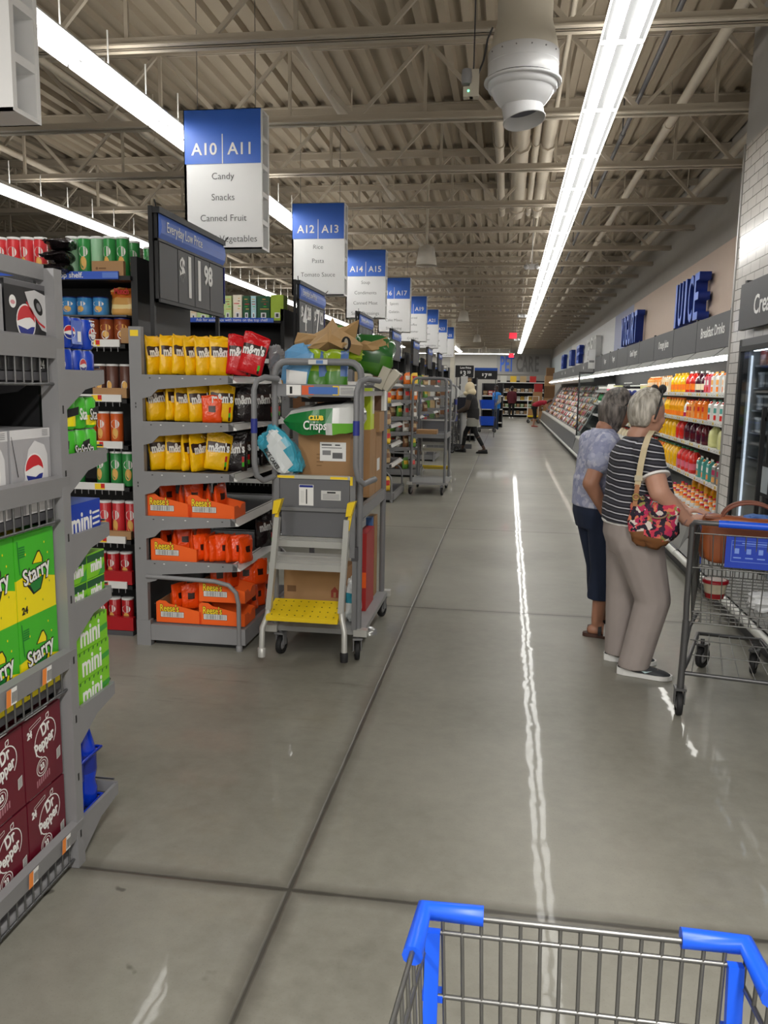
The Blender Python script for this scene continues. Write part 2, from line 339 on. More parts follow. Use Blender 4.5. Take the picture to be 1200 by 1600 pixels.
# ================================================================ soda end shelf, near left
SX = -1.36                                   # front plane of the soda shelf (it faces the main aisle)
def soda_shelf():
    t = thing('soda_shelf', 'grey metal end shelf holding soda cartons, nearest on the left', 'shelf', (SX, 1.9, 0), world=True)
    Y0, Y1 = .7, 2.34
    for y in (Y1+.02, Y0-.02):
        u = MB().box(SX-.045, SX+.012, y-.022, y+.022, 0, 1.93, STEEL)
        for k in range(9): u.box(SX+.012, SX+.0125, y-.004, y+.004, .1+.2*k, .125+.2*k, BLACK)
        part(t, 'upright', u)
        part(t, 'side_panel', MB().box(SX-.62, SX-.06, y-.012, y+.008, .02, 1.91, BLACK))
    part(t, 'back_panel', MB().box(SX-.64, SX-.62, Y0, Y1, 0, 1.93, BLACK))
    part(t, 'top_rail', MB().box(SX-.05, SX-.02, Y0, Y1, 1.895, 1.94, STEEL))
    part(t, 'kick_rail', MB().rod((SX-.03, Y0, .03), (SX-.03, Y1, .03), .022, STEEL, 8).box(SX-.6, SX-.08, Y0, Y1, .005, .06, BLACK))
    for z, lip in ((.085, .105), (.655, .695), (1.205, 1.25), (1.625, 1.67)):
        s = part(t, 'shelf', MB().box(SX-.62, SX-.02, Y0, Y1, z-.025, z, STEELD))
        r = MB().prism([(SX-.018, lip), (SX+.008, lip-.004), (SX+.016, lip+.055), (SX-.008, lip+.062)], 1, Y0, Y1+.035, STEEL)
        part(s, 'price_rail', r, root=t)
        w = MB(); zl = z-.035 if z > .2 else .03
        w.rod((SX-.004, Y0, zl), (SX-.004, Y1, zl), .005, CHROME, 5)
        k = Y1-.03
        while k > Y0: w.rod((SX-.004, k, zl-.005), (SX-.004, k, lip+.01), .0035, CHROME, 5); k -= .042
        part(s, 'wire_fence', w, root=t)
        part(s, 'shelf_bracket', MB().prism([(SX-.6, z-.02), (SX-.06, z-.02), (SX-.12, z-.06), (SX-.6, z-.12)], 1, Y1-.012, Y1-.004, STEELD), root=t)
    for y, z in ((2.235, .135), (2.17, .722), (1.99, .722), (2.05, .135)):
        lab = MB().quad([(SX+.016, y, z-.026), (SX+.016, y+.05, z-.026), (SX+.019, y+.05, z+.024), (SX+.019, y, z+.024)], INKW)
        lab.quad([(SX+.0165, y, z-.026), (SX+.0165, y+.022, z-.026), (SX+.0195, y+.022, z+.024), (SX+.0195, y, z+.024)], mat('tag_orange', (240, 140, 60), .5))
        for q in range(4): lab.quad([(SX+.017, y+.026+q*.006, z-.02), (SX+.017, y+.029+q*.006, z-.02), (SX+.0193, y+.029+q*.006, z+.012), (SX+.0193, y+.026+q*.006, z+.012)], INK)
        part(t, 'price_tag', lab, 'orange and white price tag')
    # side shelves hung on the end, turned to the next aisle
    for z in (1.635, 1.372, 1.113, .888, .535, .153):
        h = MB().prism([(2.362, z), (2.64, z), (2.64, z-.042), (2.51, z-.062), (2.362, z-.14)], 0, SX-.006, SX+.006, STEEL)
        s = part(t, 'side_bracket', h)
        h2 = MB().box(SX-.5, SX-.006, 2.362, 2.635, z-.048, z-.036, STEELD).box(SX-.5, SX+.004, 2.632, 2.642, z-.042, z+.004, STEEL)
        h2.rod((SX-.5, 2.64, z+.012), (SX-.01, 2.64, z+.012), .004, CHROME, 5)
        part(s, 'side_tray', h2, root=t)
    return t
soda_shelf()
GRN = mat('starry_green', (70, 186, 44), .35, n=.05); STY = mat('starry_yellow', (246, 226, 20), .35, n=.03); STYD = mat('starry_dark_green', (30, 128, 52), .35)
MAR = mat('pepper_maroon', (104, 22, 40), .32, n=.05); PSIL = mat('pepsi_silver', (190, 190, 194), .3, n=.05, metal=.35); PBLK = mat('pepsi_black', (24, 24, 27), .3, n=.05)
PBLU = mat('pepsi_blue', (16, 62, 178), .3, n=.05); PRED = mat('pepsi_red', (204, 34, 44), .4); PNAV = mat('pepsi_navy', (26, 44, 138), .4); DEW = mat('dew_green', (128, 206, 36), .35, n=.05); DEWD = mat('dew_dark', (20, 84, 46), .4)
def disc(mb, x, y, z, ry, rz, m, n=20, T=None, rot=0):
    mb.quad([(x, y+ry*math.cos(2*PI*i/n)*math.cos(rot)-rz*math.sin(2*PI*i/n)*math.sin(rot), z+ry*math.cos(2*PI*i/n)*math.sin(rot)+rz*math.sin(2*PI*i/n)*math.cos(rot)) for i in range(n)], m, T)
def globe(mb, x, y, z, r, sz=1.0):
    """round soda emblem: red over a white wave over blue; faces +x"""
    disc(mb, x, y, z, r*1.1, r*1.1*sz, INKW)
    N_ = 14; x += .0006
    up = [(x, y+r*math.cos(PI*i/N_), z+r*sz*math.sin(PI*i/N_)) for i in range(N_+1)]
    mb.quad(up+[(x, y-r*.55, z+r*.12*sz), (x, y-r*.1, z+.24*r*sz), (x, y+r*.45, z+r*.30*sz), (x, y+r*.8, z+.16*r*sz)], PRED)
    lo = [(x, y-r*math.cos(PI*i/N_)*.97, z-r*sz*(math.sin(PI*i/N_)*.95+.04)) for i in range(1, N_)]
    mb.quad(lo+[(x, y+r*.55, z-r*.28*sz), (x, y+.1*r, z-r*.45*sz), (x, y-r*.5, z-r*.34*sz)], PNAV)
def carton(w, h, d, m, top=None, front=None):
    """a card carton standing at its own origin: front faces +x, width w along y, height h, depth d"""
    b = MB().box(-d, 0, -w/2, w/2, 0, h, m)
    if front: front(b)
    return b
PW, PH, PD = .205, .25, .27
ripple = lambda k, a: a*math.sin(k)
# Starry
def starry_front(b):
    x = .0006; w = PW/2
    b.quad([(x, -w, .12), (x, -w, 0), (x, w, 0), (x, w, .095), (x, .05, .108), (x, 0, .122), (x, -.05, .128)], STY)
    b.quad([(-PD, w+.0006, 0), (-PD, w+.0006, .12), (0, w+.0006, .095), (0, w+.0006, 0)], STY)
    b.quad([(-PD, -w-.0006, 0), (0, -w-.0006, 0), (0, -w-.0006, .12), (-PD, -w-.0006, .12)], STY)
    b.quad([(-PD*.9, -w*.8, PH+.0006), (-.02, -w*.8, PH+.0006), (-.05, w*.3, PH+.0006), (-PD*.9, w*.5, PH+.0006)], STY)
    # cup shape behind the word, outlined in black
    b.quad([(x+.0004, y, z) for y, z in ((-.052, .098), (-.01, .092), (.045, .118), (.036, .096), (.022, .07), (-.018, .062), (-.036, .082))], INK)
    b.quad([(x+.0007, y, z) for y, z in ((-.036, .096), (.036, .112), (.018, .074), (-.014, .068))], STYD)
    b.quad([(x+.0004, y, z) for y, z in ((-.02, .155), (.012, .19), (.024, .19), (.04, .165), (.04, .15))], INK)
    b.quad([(x+.0007, y, z) for y, z in ((-.014, .156), (.013, .185), (.022, .186), (.034, .165), (.034, .152))], STY)
    for y, z in ((.05, .21), (-.05, .19), (.066, .175), (.06, .15)): disc(b, x+.0004, y, z, .003, .004, STY, 6)
    for y, z in ((-.06, .06), (.07, .085), (-.07, .03), (.03, .035)): disc(b, x+.0004, y, z, .002, .004, STYD, 6)
    for k in range(5): b.quad([(x+.0004, -.082, .212-k*.007), (x+.0004, -.052, .212-k*.007), (x+.0004, -.052, .216-k*.007), (x+.0004, -.082, .216-k*.007)], STYD)
    b.quad([(x+.0004, -w+.012, .235), (x+.0004, -w+.016, .235), (x+.0004, -w+.024, .135), (x+.0004, -w+.02, .135)], STYD)
def make(front, m, name, label, cat, texts, w=PW, h=PH, d=PD, bev=.004, top=None):
    t = thing(name, label, cat)
    b = carton(w, h, d, m, front=front)
    if top: top(b)
    part(t, 'box_body', b)
    for a in texts: txt(t, *a[:-1], **a[-1])
    return t
sty = make(starry_front, GRN, 'soda_carton', 'green and yellow soda carton, upper right of the four on the second shelf', 'soda carton', [
    ('Starry', INK, .067, (.0022, .0, .128), dict(face='+x', bold=.0038, sx=.86, rot=(PI/2+0, -R(9), PI/2), name='lettering')),
    ('Starry', INKW, .067, (.0032, .0, .128), dict(face='+x', bold=.0008, sx=.86, rot=(PI/2+0, -R(9), PI/2))),
    ('24', INK, .03, (.0016, -.066, .024), dict(face='+x', bold=.0008))])
tt = tree(sty); sty.location = (SX-.02, 2.222, .905); sty['group'] = 'green and yellow cartons on the soda shelf'
for (y, z), w in (((2.225, .656), 'lower right of the four on the second shelf'), ((2.012, .905), 'upper left of the four on the second shelf'), ((2.015, .656), 'lower left of the four on the second shelf')):
    dup(tt, (SX-.02, y, z), 0, 'green and yellow soda carton, '+w, sty['group'])
# Dr Pepper
def swoosh(b, x, pts, wd, m):
    for k in range(len(pts)-1):
        (y0, z0), (y1, z1) = pts[k], pts[k+1]; dy, dz = y1-y0, z1-z0; l = math.hypot(dy, dz) or 1; ny, nz = -dz/l*wd/2, dy/l*wd/2
        b.quad([(x, y0-ny, z0-nz), (x, y1-ny, z1-nz), (x, y1+ny, z1+nz), (x, y0+ny, z0+nz)], m)
def ring(b, x, cy_, cz, ry, rz, wd, m, a0=0, a1=360, rot=0, n=22):
    p = []
    for i in range(n+1):
        a = R(a0+(a1-a0)*i/n); q, s = ry*math.cos(a), rz*math.sin(a); p.append((cy_+q*math.cos(rot)-s*math.sin(rot), cz+q*math.sin(rot)+s*math.cos(rot)))
    swoosh(b, x, p, wd, m)
def pepper_front(b):
    x = .0008
    ring(b, x, .012, .16, .062, .052, .0035, INKW, -75, 215, R(38)); ring(b, x, -.012, .075, .03, .027, .003, INKW, 0, 360, R(20)); ring(b, x, -.012, .075, .022, .019, .0022, INKW, 0, 360, R(20))
    swoosh(b, x, [(-.07, .222), (-.01, .235), (-.01, .226), (-.07, .213), (-.07, .222)], .0015, INKW)
    swoosh(b, x, [(.02, .218), (.034, .222), (.034, .236), (.02, .232), (.02, .218)], .003, INKW)
    b.quad([(x, .07, .06), (x, .092, .066), (x, .092, .1), (x, .07, .094)], STRIPW)
    for k in range(6): b.quad([(x+.0004, .072, .064+k*.005), (x+.0004, .09, .069+k*.005), (x+.0004, .09, .071+k*.005), (x+.0004, .072, .066+k*.005)], INK)
    for k in range(7): b.quad([(x, -.045+k*.011, .018+k*.002), (x, -.038+k*.011, .019+k*.002), (x, -.038+k*.011, .04+k*.002), (x, -.045+k*.011, .04+k*.002)], mat('pepper_print', (176, 120, 130), .5))
    b.quad([(-.2, -.06, PH+.0006), (-.03, -.06, PH+.0006), (-.03, .0, PH+.0006), (-.2, .0, PH+.0006)], INK); b.quad([(-.03, -.08, PH+.0006), (-.005, -.08, PH+.0006), (-.005, .04, PH+.0006), (-.03, .04, PH+.0006)], INKW)
drp = make(pepper_front, MAR, 'soda_carton', 'maroon soda carton, upper right of the four on the bottom shelf', 'soda carton', [
    ('Dr', INKW, .056, (.0016, .012, .192), dict(rot=(PI/2, -R(14), PI/2), bold=.0012, sx=.75)),
    ('Pepper', INKW, .052, (.0016, .004, .148), dict(rot=(PI/2, -R(14), PI/2), bold=.0012, sx=.72)),
    ('23', INKW, .026, (.0016, -.012, .076), dict(rot=(PI/2, -R(10), PI/2), bold=.0008, sx=.8)),
    ('24', INKW, .03, (.0016, -.072, .2), dict(face='+x', bold=.001, sx=.8))])
tt = tree(drp); drp.location = (SX-.02, 2.218, .345); drp['group'] = 'maroon cartons on the soda shelf'
for (y, z), w in (((2.222, .088), 'lower right of the four on the bottom shelf'), ((2.008, .345), 'upper left of the four on the bottom shelf'), ((2.011, .088), 'lower left of the four on the bottom shelf')):
    dup(tt, (SX-.02, y, z), 0, 'maroon soda carton, '+w, drp['group'])
# silver and black cola cartons
def can_print(b, m, tilt):
    x = .0005; b.quad([(x, -.06+tilt, .0), (x, .085, .0), (x, .085, .17), (x, .07, .2), (x, .02, .215), (x, -.015, .19), (x, -.04, .1)], m)
def silver_front(b):
    can_print(b, mat('silver_can_print', (220, 220, 222), .3), .02); globe(b, .0012, .012, .128, .046)
    b.quad([(.0008, -PW/2, .222), (.0008, PW/2, .222), (.0008, PW/2, PH), (.0008, -PW/2, PH)], mat('silver_band', (214, 214, 216), .35))
    b.quad([(.001, -PW/2+.006, .232), (.001, -PW/2+.008, .232), (.001, -PW/2+.034, .115), (.001, -PW/2+.03, .115)], DARK)
    for k in range(4): b.quad([(.0014, .06, .228+k*.005), (.0014, .09, .228+k*.005), (.0014, .09, .23+k*.005), (.0014, .06, .23+k*.005)], STEEL)
sil = make(silver_front, PSIL, 'soda_carton', 'silver soda carton with a round red white blue emblem, beside the shelf upright', 'soda carton', [])
tt = tree(sil); sil.location = (SX-.02, 2.228, 1.209); sil['group'] = 'silver cartons on the soda shelf'
dup(tt, (SX-.02, 2.012, 1.208), 0, 'silver soda carton cut by the left edge of the photo', sil['group'])
def black_front(b):
    b.quad([(.0006, -.02, .0), (.0006, .0, .0), (.0006, .1, .19), (.0006, .1, .21), (.0006, .06, .2)], mat('black_can_print', (44, 44, 48), .3)); globe(b, .0012, -.004, .138, .044, 1.05)
    disc(b, .0012, -.066, .19, .017, .018, INKW); disc(b, .0016, -.066, .188, .011, .006, mat('pink_print', (214, 150, 158), .5))
    p = [(.0012, y, z) for y, z in ((-.005, .222), (.045, .232), (.1, .222), (.1, .115), (.075, .12), (.02, .175))]
    b.quad(p, mat('can_end_print', (202, 202, 204), .3)); disc(b, .0016, .06, .185, .028, .017, INK, rot=R(-48)); disc(b, .002, .062, .185, .014, .01, mat('tab_print', (128, 128, 130), .4), rot=R(-48))
    swoosh(b, .0018, [(.0, .195), (.03, .165), (.06, .14), (.092, .128)], .006, PRED)
    b.quad([(.0006, -PW/2, .235), (.0006, PW/2, .235), (.0006, PW/2, PH), (.0006, -PW/2, PH)], mat('black_band', (92, 92, 96), .35)); b.box(-PD, 0, -PW/2, PW/2, PH, PH+.001, mat('black_top', (150, 150, 152), .4))
blk = make(black_front, PBLK, 'soda_carton', 'black soda carton with a round red white blue emblem on the top soda shelf', 'soda carton', [
    ('24', INKW, .036, (.0014, .066, .018), dict(face='+x', sx=.8))])
blk.location = (SX-.02, 2.238, 1.628)
tb = thing('soda_carton', 'dark soda carton in clear wrap cut by the left edge on the top soda shelf', 'soda carton', (SX-.02, 2.02, 1.628))
part(tb, 'box_body', carton(PW, .225, PD, PBLK)); part(tb, 'wrap', MB().box(-PD, .006, -PW/2+.02, PW/2-.006, .1, .23, mat('grey_film', (150, 150, 154), .15)), 'grey plastic wrap')
# ---- cans in shrink wrap, mini boxes and bottles on the side trays
def can(mb_m, lab, z=.122, r=.033, name='can'):
    b = MB().lathe([(r*.78, 0), (r, .01), (r, z-.016), (r*.8, z-.004), (r*.8, z), (r*.72, z-.003)], mb_m, n=14)
    b.lathe([(r*.8, z-.004), (r*.82, z), (r*.7, z-.004)], CHROME, n=14, cap=True)
    if lab: lab(b, r)
    return b
def cola_lab(b, r): globe(b, r+.0005, 0, .06, .024)
def starry_lab(b, r):
    b.lathe([(r+.0004, .012), (r+.0004, .05)], STY, n=14, cap=False); b.quad([(r+.0012, y, z) for y, z in ((-.026, .045), (.026, .055), (.028, .085), (-.024, .075))], INK)
def canpack(label, m, lab, texts, rows, grp):
    t = thing('can_pack', label, 'can pack', group=grp)
    for ly in range(rows):
        for k in range(4):
            for j in range(2):
                o = part(t, 'can', can(m, lab if (j == 0 and (k+ly) % 2 == 0) else None)); o.location = (-.036-.068*j, -.1+.0666*k, ly*.124)
                o.rotation_euler = (0, 0, R(-12+8*((k*3+ly) % 4)))
    for a in texts: txt(t, *a[:-1], **a[-1])
    return t
cp = canpack('wrapped pack of blue cola cans on the topmost side tray', PBLU, cola_lab, [('pepsi', INKW, .05, (.0015, .095, .19), dict(rot=(PI/2, -PI/2, PI/2)))], 2, None); cp.location = (SX-.012, 2.505, 1.602)
part(cp, 'wrap', MB().quad([(.0, -.035, .14), (.0, .03, .14), (.0, .03, .23), (.0, -.035, .23)], mat('pepsi_film_print', (52, 96, 200), .2)).quad([(.001, .0, .15), (.001, .022, .15), (.001, .022, .19), (.001, .0, .19)], INKW), 'printed blue film')
cp.scale = (1, 1, .82)
sp = canpack('wrapped pack of green and yellow cans on the second side tray', GRN, starry_lab, [('Sta', INK, .062, (.0025, .082, .175), dict(face='+x', bold=.003, sx=.62)), ('Sta', INKW, .062, (.0032, .082, .175), dict(face='+x', sx=.62)),
    ('Sta', INKW, .062, (.0035, .015, .178), dict(face='+x', sx=.62, bold=.001)), ('StaStaSta', INK, .055, (.0025, .015, .044), dict(face='+x', sx=.6, bold=.003)), ('StaStaSta', INKW, .055, (.0032, .015, .044), dict(face='+x', sx=.6)), ('ry', INKW, .055, (.0032, -.115, .165), dict(face='+x', sx=.7, bold=.001))], 2, None)
sp.location = (SX-.012, 2.505, 1.339); sp.scale = (1, 1, .86)
def mini_box(name, label, m, w, h, d, t2, grp=None, word='mini', extra=None, size=None):
    t = thing(name, label, 'soda box', group=grp); b = MB().box(-d, 0, -w/2, w/2, 0, h, m)
    if extra: extra(b, w, h)
    part(t, 'box_body', b)
    txt(t, word, INKW, size or h*.8, (.0015, t2, h*.46), face='+x', bold=.002, sx=.8)
    return t
def pm(b, w, h):
    globe(b, .001, -w/2+.016, h*.42, .018); b.quad([(-.3, -w/2, h+.0006), (0, -w/2, h+.0006), (0, w/2, h+.0006), (-.3, w/2, h+.0006)], mat('pepsi_top_print', (70, 110, 205), .3))
    for k in range(3): b.quad([(.001, w/2-.055, h*(.62-.15*k)), (.001, w/2-.008, h*(.64-.15*k)), (.001, w/2-.008, h*(.7-.15*k)), (.001, w/2-.055, h*(.68-.15*k))], INKW)
p1 = mini_box('soda_box', 'blue mini cola box on the third side tray', PBLU, .235, .125, .3, -.01, None, extra=pm); p1.location = (SX-.012, 2.495, 1.08)
def dm(b, w, h): b.quad([(.0006, -w/2, h*.66), (.0006, w/2, h*.66), (.0006, w/2, h*.95), (.0006, -w/2, h*.95)], DEWD); b.quad([(.0006, w*.1, 0), (.0006, w/2, 0), (.0006, w/2, h*.5)], mat('dew_mid', (60, 160, 60), .4))
d1 = mini_box('soda_box', 'x', DEW, .118, .084, .3, .0, 'small lime green boxes on the fourth side tray', extra=dm, size=.055); tt = tree(d1); d1.location = (SX-.012, 2.443, .855); d1['label'] = 'lower left of four small lime green soda boxes'
for y, z, w in ((2.566, .855, 'lower right'), (2.446, .941, 'upper left'), (2.57, .941, 'upper right')): dup(tt, (SX-.012, y, z), 0, w+' of four small lime green soda boxes', d1['group'])
def dm2(b, w, h):
    b.quad([(.0006, -w/2, h*.2), (.0006, -w/2+.03, h*.2), (.0006, -w/2+.03, h*.8), (.0006, -w/2, h*.8)], mat('dew_red', (210, 60, 50), .4)); b.quad([(.0006, .06, h*.3), (.0006, w/2, h*.35), (.0006, w/2, h*.55), (.0006, .06, h*.5)], mat('dew_mid', (60, 160, 60), .4))
    for k in range(8): b.quad([(.0008, -w/2+.03*k+.01, h*.9), (.0008, -w/2+.03*k+.016, h*.9), (.0008, -w/2+.03*k+.02, h), (.0008, -w/2+.03*k+.012, h)], DEWD)
d2 = mini_box('soda_box', 'x', DEW, .245, .1, .3, .0, 'wide lime green boxes on the fifth side tray', extra=dm2, size=.1); tt = tree(d2); d2.location = (SX-.012, 2.515, .502); d2['label'] = 'lowest of three wide lime green soda boxes stacked above the blue bottles'
dup(tt, (SX-.012, 2.517, .604), 0, 'middle one of three wide lime green soda boxes above the blue bottles', d2['group']); dup(tt, (SX-.013, 2.513, .706), 0, 'topmost of three wide lime green soda boxes above the blue bottles', d2['group'])
BB = mat('blue_bottle', (12, 56, 190), .14, n=.1)
bt = thing('bottle_pack', 'pack of blue drink bottles on the lowest side tray', 'bottle pack', (SX-.018, 2.485, .121))
prof = [(.024, 0), (.036, .01), (.037, .05), (.031, .075), (.037, .1), (.036, .17), (.028, .2), (.016, .245), (.013, .25), (.0145, .252), (.0145, .272), (.002, .273)]
for i in range(2):
    for j in range(2):
        b = MB().lathe([(q*1.16, z*1.22) for q, z in prof], BB, n=14); b.lathe([(.0434, .128), (.0434, .195)], PNAV, n=14, cap=False)
        o = part(bt, 'bottle', b); o.location = (-.046-.09*i, -.045+.09*j, 0)
for zz in (.02, .2):
    part(bt, 'carrier_band', MB().tube([(.0, -.085, zz), (.0, .085, zz), (-.18, .085, zz), (-.18, -.085, zz)], .006, BB, 6, True))
# ================================================================ gondolas, candy end shelves
PITCH_Y = 3.3; GX = -2.2; FX = -1.56      # gondola end, end-shelf front
NG = 9
def end_shelf(lab, loc):
    """end shelf facing +x; local origin on the floor at its near left upright; side brackets show to -y"""
    t = thing('end_shelf', lab, 'shelf', loc); W = 1.15
    for y in (.02, W-.02):
        u = MB().box(0, .075, y-.02, y+.02, 0, 1.92, STEEL).box(0, .09, y-.024, y+.024, 0, .16, STEEL)
        for z in (1.47, 1.45, 1.0, .98, .6): u.box(.03, .036, y-.0206, y-.02, z, z+.012, BLACK)
        part(t, 'upright', u)
    part(t, 'tag', MB().box(.01, .06, -.001, 0, 1.865, 1.9, YEL), 'small yellow tag on the near upright')
    pb = MB().box(.0, .02, .04, W-.04, .1, 1.9, mat('pegboard', (40, 40, 44), .6))
    for i in range(8):
        for j in range(6): pb.box(.02, .0205, .1+.12*i, .106+.12*i, .2+.25*j, .206+.25*j, STRIPW)
    part(t, 'back_panel', pb)
    for z, xe in ((1.645, .63), (1.372, .63), (1.075, .63), (.807, .635), (.535, .645)):
        s = part(t, 'shelf', MB().box(.02, xe-.02, .04, W-.04, z-.03, z-.005, STEELD))
        for y in (.0, W-.012):
            br = MB().prism([(.075, z), (xe, z-.0), (xe, z-.045), (.34, z-.07), (.17, z-.085), (.13, z-.125), (.075, z-.14)], 1, y, y+.012, STEEL)
            for x, m in ((.12, BLACK), (.18, STRIPW), (.32, STRIPW), (.46, STRIPW), (.55, BLACK)): br.box(x, x+.01, y-.0006, y, z-.022, z-.017, m)
            part(s, 'shelf_bracket', br)
        part(s, 'price_rail', MB().prism([(xe-.03, z), (xe+.02, z-.036), (xe+.02, z-.042), (xe-.03, z-.045)], 1, .0, W, STRIPW))
    part(t, 'base', MB().box(.075, .69, 0, W, .035, .135, STEEL).box(.1, .66, .03, W-.03, .125, .14, STEELD).box(.1, .62, .05, W-.05, .0, .04, BLACK))
    for y in (.0, W):
        part(t, 'guard_rail', MB().tube([(.07, y, .435), (.5, y, .425), (.59, y, .405), (.635, y, .36), (.65, y, .29), (.652, y, .03)], .014, STEEL, 8).lathe([(.02, 0), (.02, .03), (.014, .035)], STEEL, (.652, y, 0), 10))
    return t
E0 = end_shelf('grey end shelf stocked with yellow and orange candy', (GX, 4.6, 0)); et = tree(E0)
for k in range(1, NG): dup(et, (GX, 4.6+PITCH_Y*k, 0), 0, f'{nth(k)} grey end shelf behind the candy end shelf', 'end shelves along the main aisle')
# the long gondolas behind the end shelves
def gondola(lab, k):
    y0 = 4.75+PITCH_Y*k; xl = -7.5 if k < 3 else -5
    t = thing('gondola', lab, 'shelf', (GX-.3, y0, 0), group='long shelves between the aisles', world=True)
    part(t, 'back_panel', MB().box(xl, GX-.05, y0+.42, y0+.46, 0, 2.2, BLACK))
    part(t, 'side_panel', MB().box(GX-.06, GX-.02, y0+.03, y0+.86, 0, 2.34, BLACK))
    part(t, 'base', MB().box(xl, GX-.1, y0, y0+.86, .0, .03, STEELD))
    for z in (.33, .62, .955, 1.215, 1.5, 1.83):
        s = part(t, 'shelf', MB().box(xl, GX-.1, y0+.01, y0+.42, z-.03, z-.005, BLACK).box(xl, GX-.1, y0+.46, y0+.85, z-.03, z-.005, BLACK))
        r = MB().box(xl, GX-.13, y0-.004, y0+.01, z-.022, z+.022, STRIPW)
        x = GX-.14
        while x > -3.2: r.box(x-.004, x, y0-.0, y0+.006, z-.05, z-.022, STEEL); x -= .045
        part(s, 'price_rail', r, root=t)
        if k == 0: part(s, 'price_tag', MB().box(-2.52, -2.455, y0-.006, y0-.004, z-.018, z+.018, YEL).box(-2.48, -2.455, y0-.0065, y0-.006, z-.01, z+.018, RED), root=t)
    s = part(t, 'top_shelf', MB().box(xl, GX-.05, y0, y0+.88, 2.2, 2.225, BLACK))
    part(s, 'blue_banner', MB().box(xl, GX-.12, y0-.012, y0, 2.205, 2.25, mat('banner_blue', (54, 92, 196), .35)).box(-2.42, GX-.12, y0-.013, y0-.012, 2.212, 2.243, mat('banner_pale', (96, 130, 214), .35)), root=t)
    if k == 0: txt(s, 'the top shelf.', INKW, .045, (-2.66, y0-.014, 2.227), '-y', root=t, bold=.0006)
    elif k == 1: txt(s, 'Ask for assistance with items on the top shelf', INKW, .04, (-2.75, y0-.014, 2.227), '-y', root=t)
    return t
for k in range(NG): gondola('long dark shelf behind the candy end shelf' if k == 0 else f'{nth(k)} long shelf beyond the one behind the candy', k)
# ---- hanging price boards over the end shelves
def board(k, lab, a, b_=None, dist=0):
    y0 = 4.72+PITCH_Y*k; x = -2.06; w = 1.12; z0, z1 = 2.07, 2.585
    t = thing('price_board', lab, 'price sign', (x, y0, 1.92), group='price boards over the end shelves', world=True)
    f = MB().box(x-.02, x+.0, y0, y0+w, z0, z1, BLACK).box(x-.025, x+.02, y0-.01, y0+w+.01, z1-.01, z1+.025, BLACK).box(x-.02, x+.008, y0, y0+w, z1-.165, z1-.15, BLACK).box(x-.02, x+.01, y0, y0+w, z0, z0+.02, BLACK)
    f.rod((x, y0-.012, z1+.02), (x, y0-.03, z1+.06), .004, BLACK, 5).rod((x+.02, y0+w, z1+.02), (x+.05, y0+w-.02, z1+.045), .004, BLACK, 5)
    part(t, 'frame', f)
    for y in (y0, y0+w-.02): part(t, 'post', MB().box(x-.05, x-.025, y-.012, y+.012, 1.872, z1+.03, BLACK))
    cu = [(x+.004, z1-.15), (x+.02, z1-.12), (x+.026, z1-.08), (x+.02, z1-.04), (x+.006, z1-.01)]
    part(t, 'header', MB().prism(cu, 1, y0+.008, y0+w-.005, mat('header_blue', (84, 118, 206), .35, n=.1, sc_=2)))
    txt(t, 'Everyday Low Price', INKW, .085, (x+.029, y0+.36, z1-.08), '+x', root=t, sx=.85)
    for i in range(4):
        part(t, 'digit_card', MB().box(x+.001, x+.006, y0+.012+i*.277, y0+.277+i*.277, z0+.025, z1-.17, mat('card_charcoal', (62, 62, 64), .5)))
    for s, y, zz, sz in a: txt(t, s, INKW, sz, (x+.0085, y0+y, z0+zz), '+x', root=t, bold=.006, sx=.92)
    part(t, 'edge_strip', MB().box(x-.012, x+.012, y0+w+.001, y0+w+.012, z0+.1, z1-.16, mat('edge_navy', (34, 42, 130), .4)), 'narrow navy strip')
    return t
def price(d, c, y, big=.36, sm=.17): return [('$', y+.05, .235, .17), (d, y+.05+.12+.085*(len(d)-1), .185, big), (c, y+.05+.29+.165*(len(d)-1), .245, sm)]
board(0, 'price board with blue header reading eleven dollars ninety-eight', price('11', '98', .3))
board(1, 'second price board from the front, over the stocking cart load', price('4', '28', .06)+price('7', '12', .62))
PB = {2: ('third', price('3', '98', .3)), 3: ('fourth', price('5', '48', .3)), 4: ('fifth', price('2', '97', .3)), 5: ('sixth', price('1', '98', .3)), 6: ('seventh', price('4', '48', .3))}
for k, (n_, a) in PB.items(): board(k, n_+' price board from the front in the row of end shelves', [])
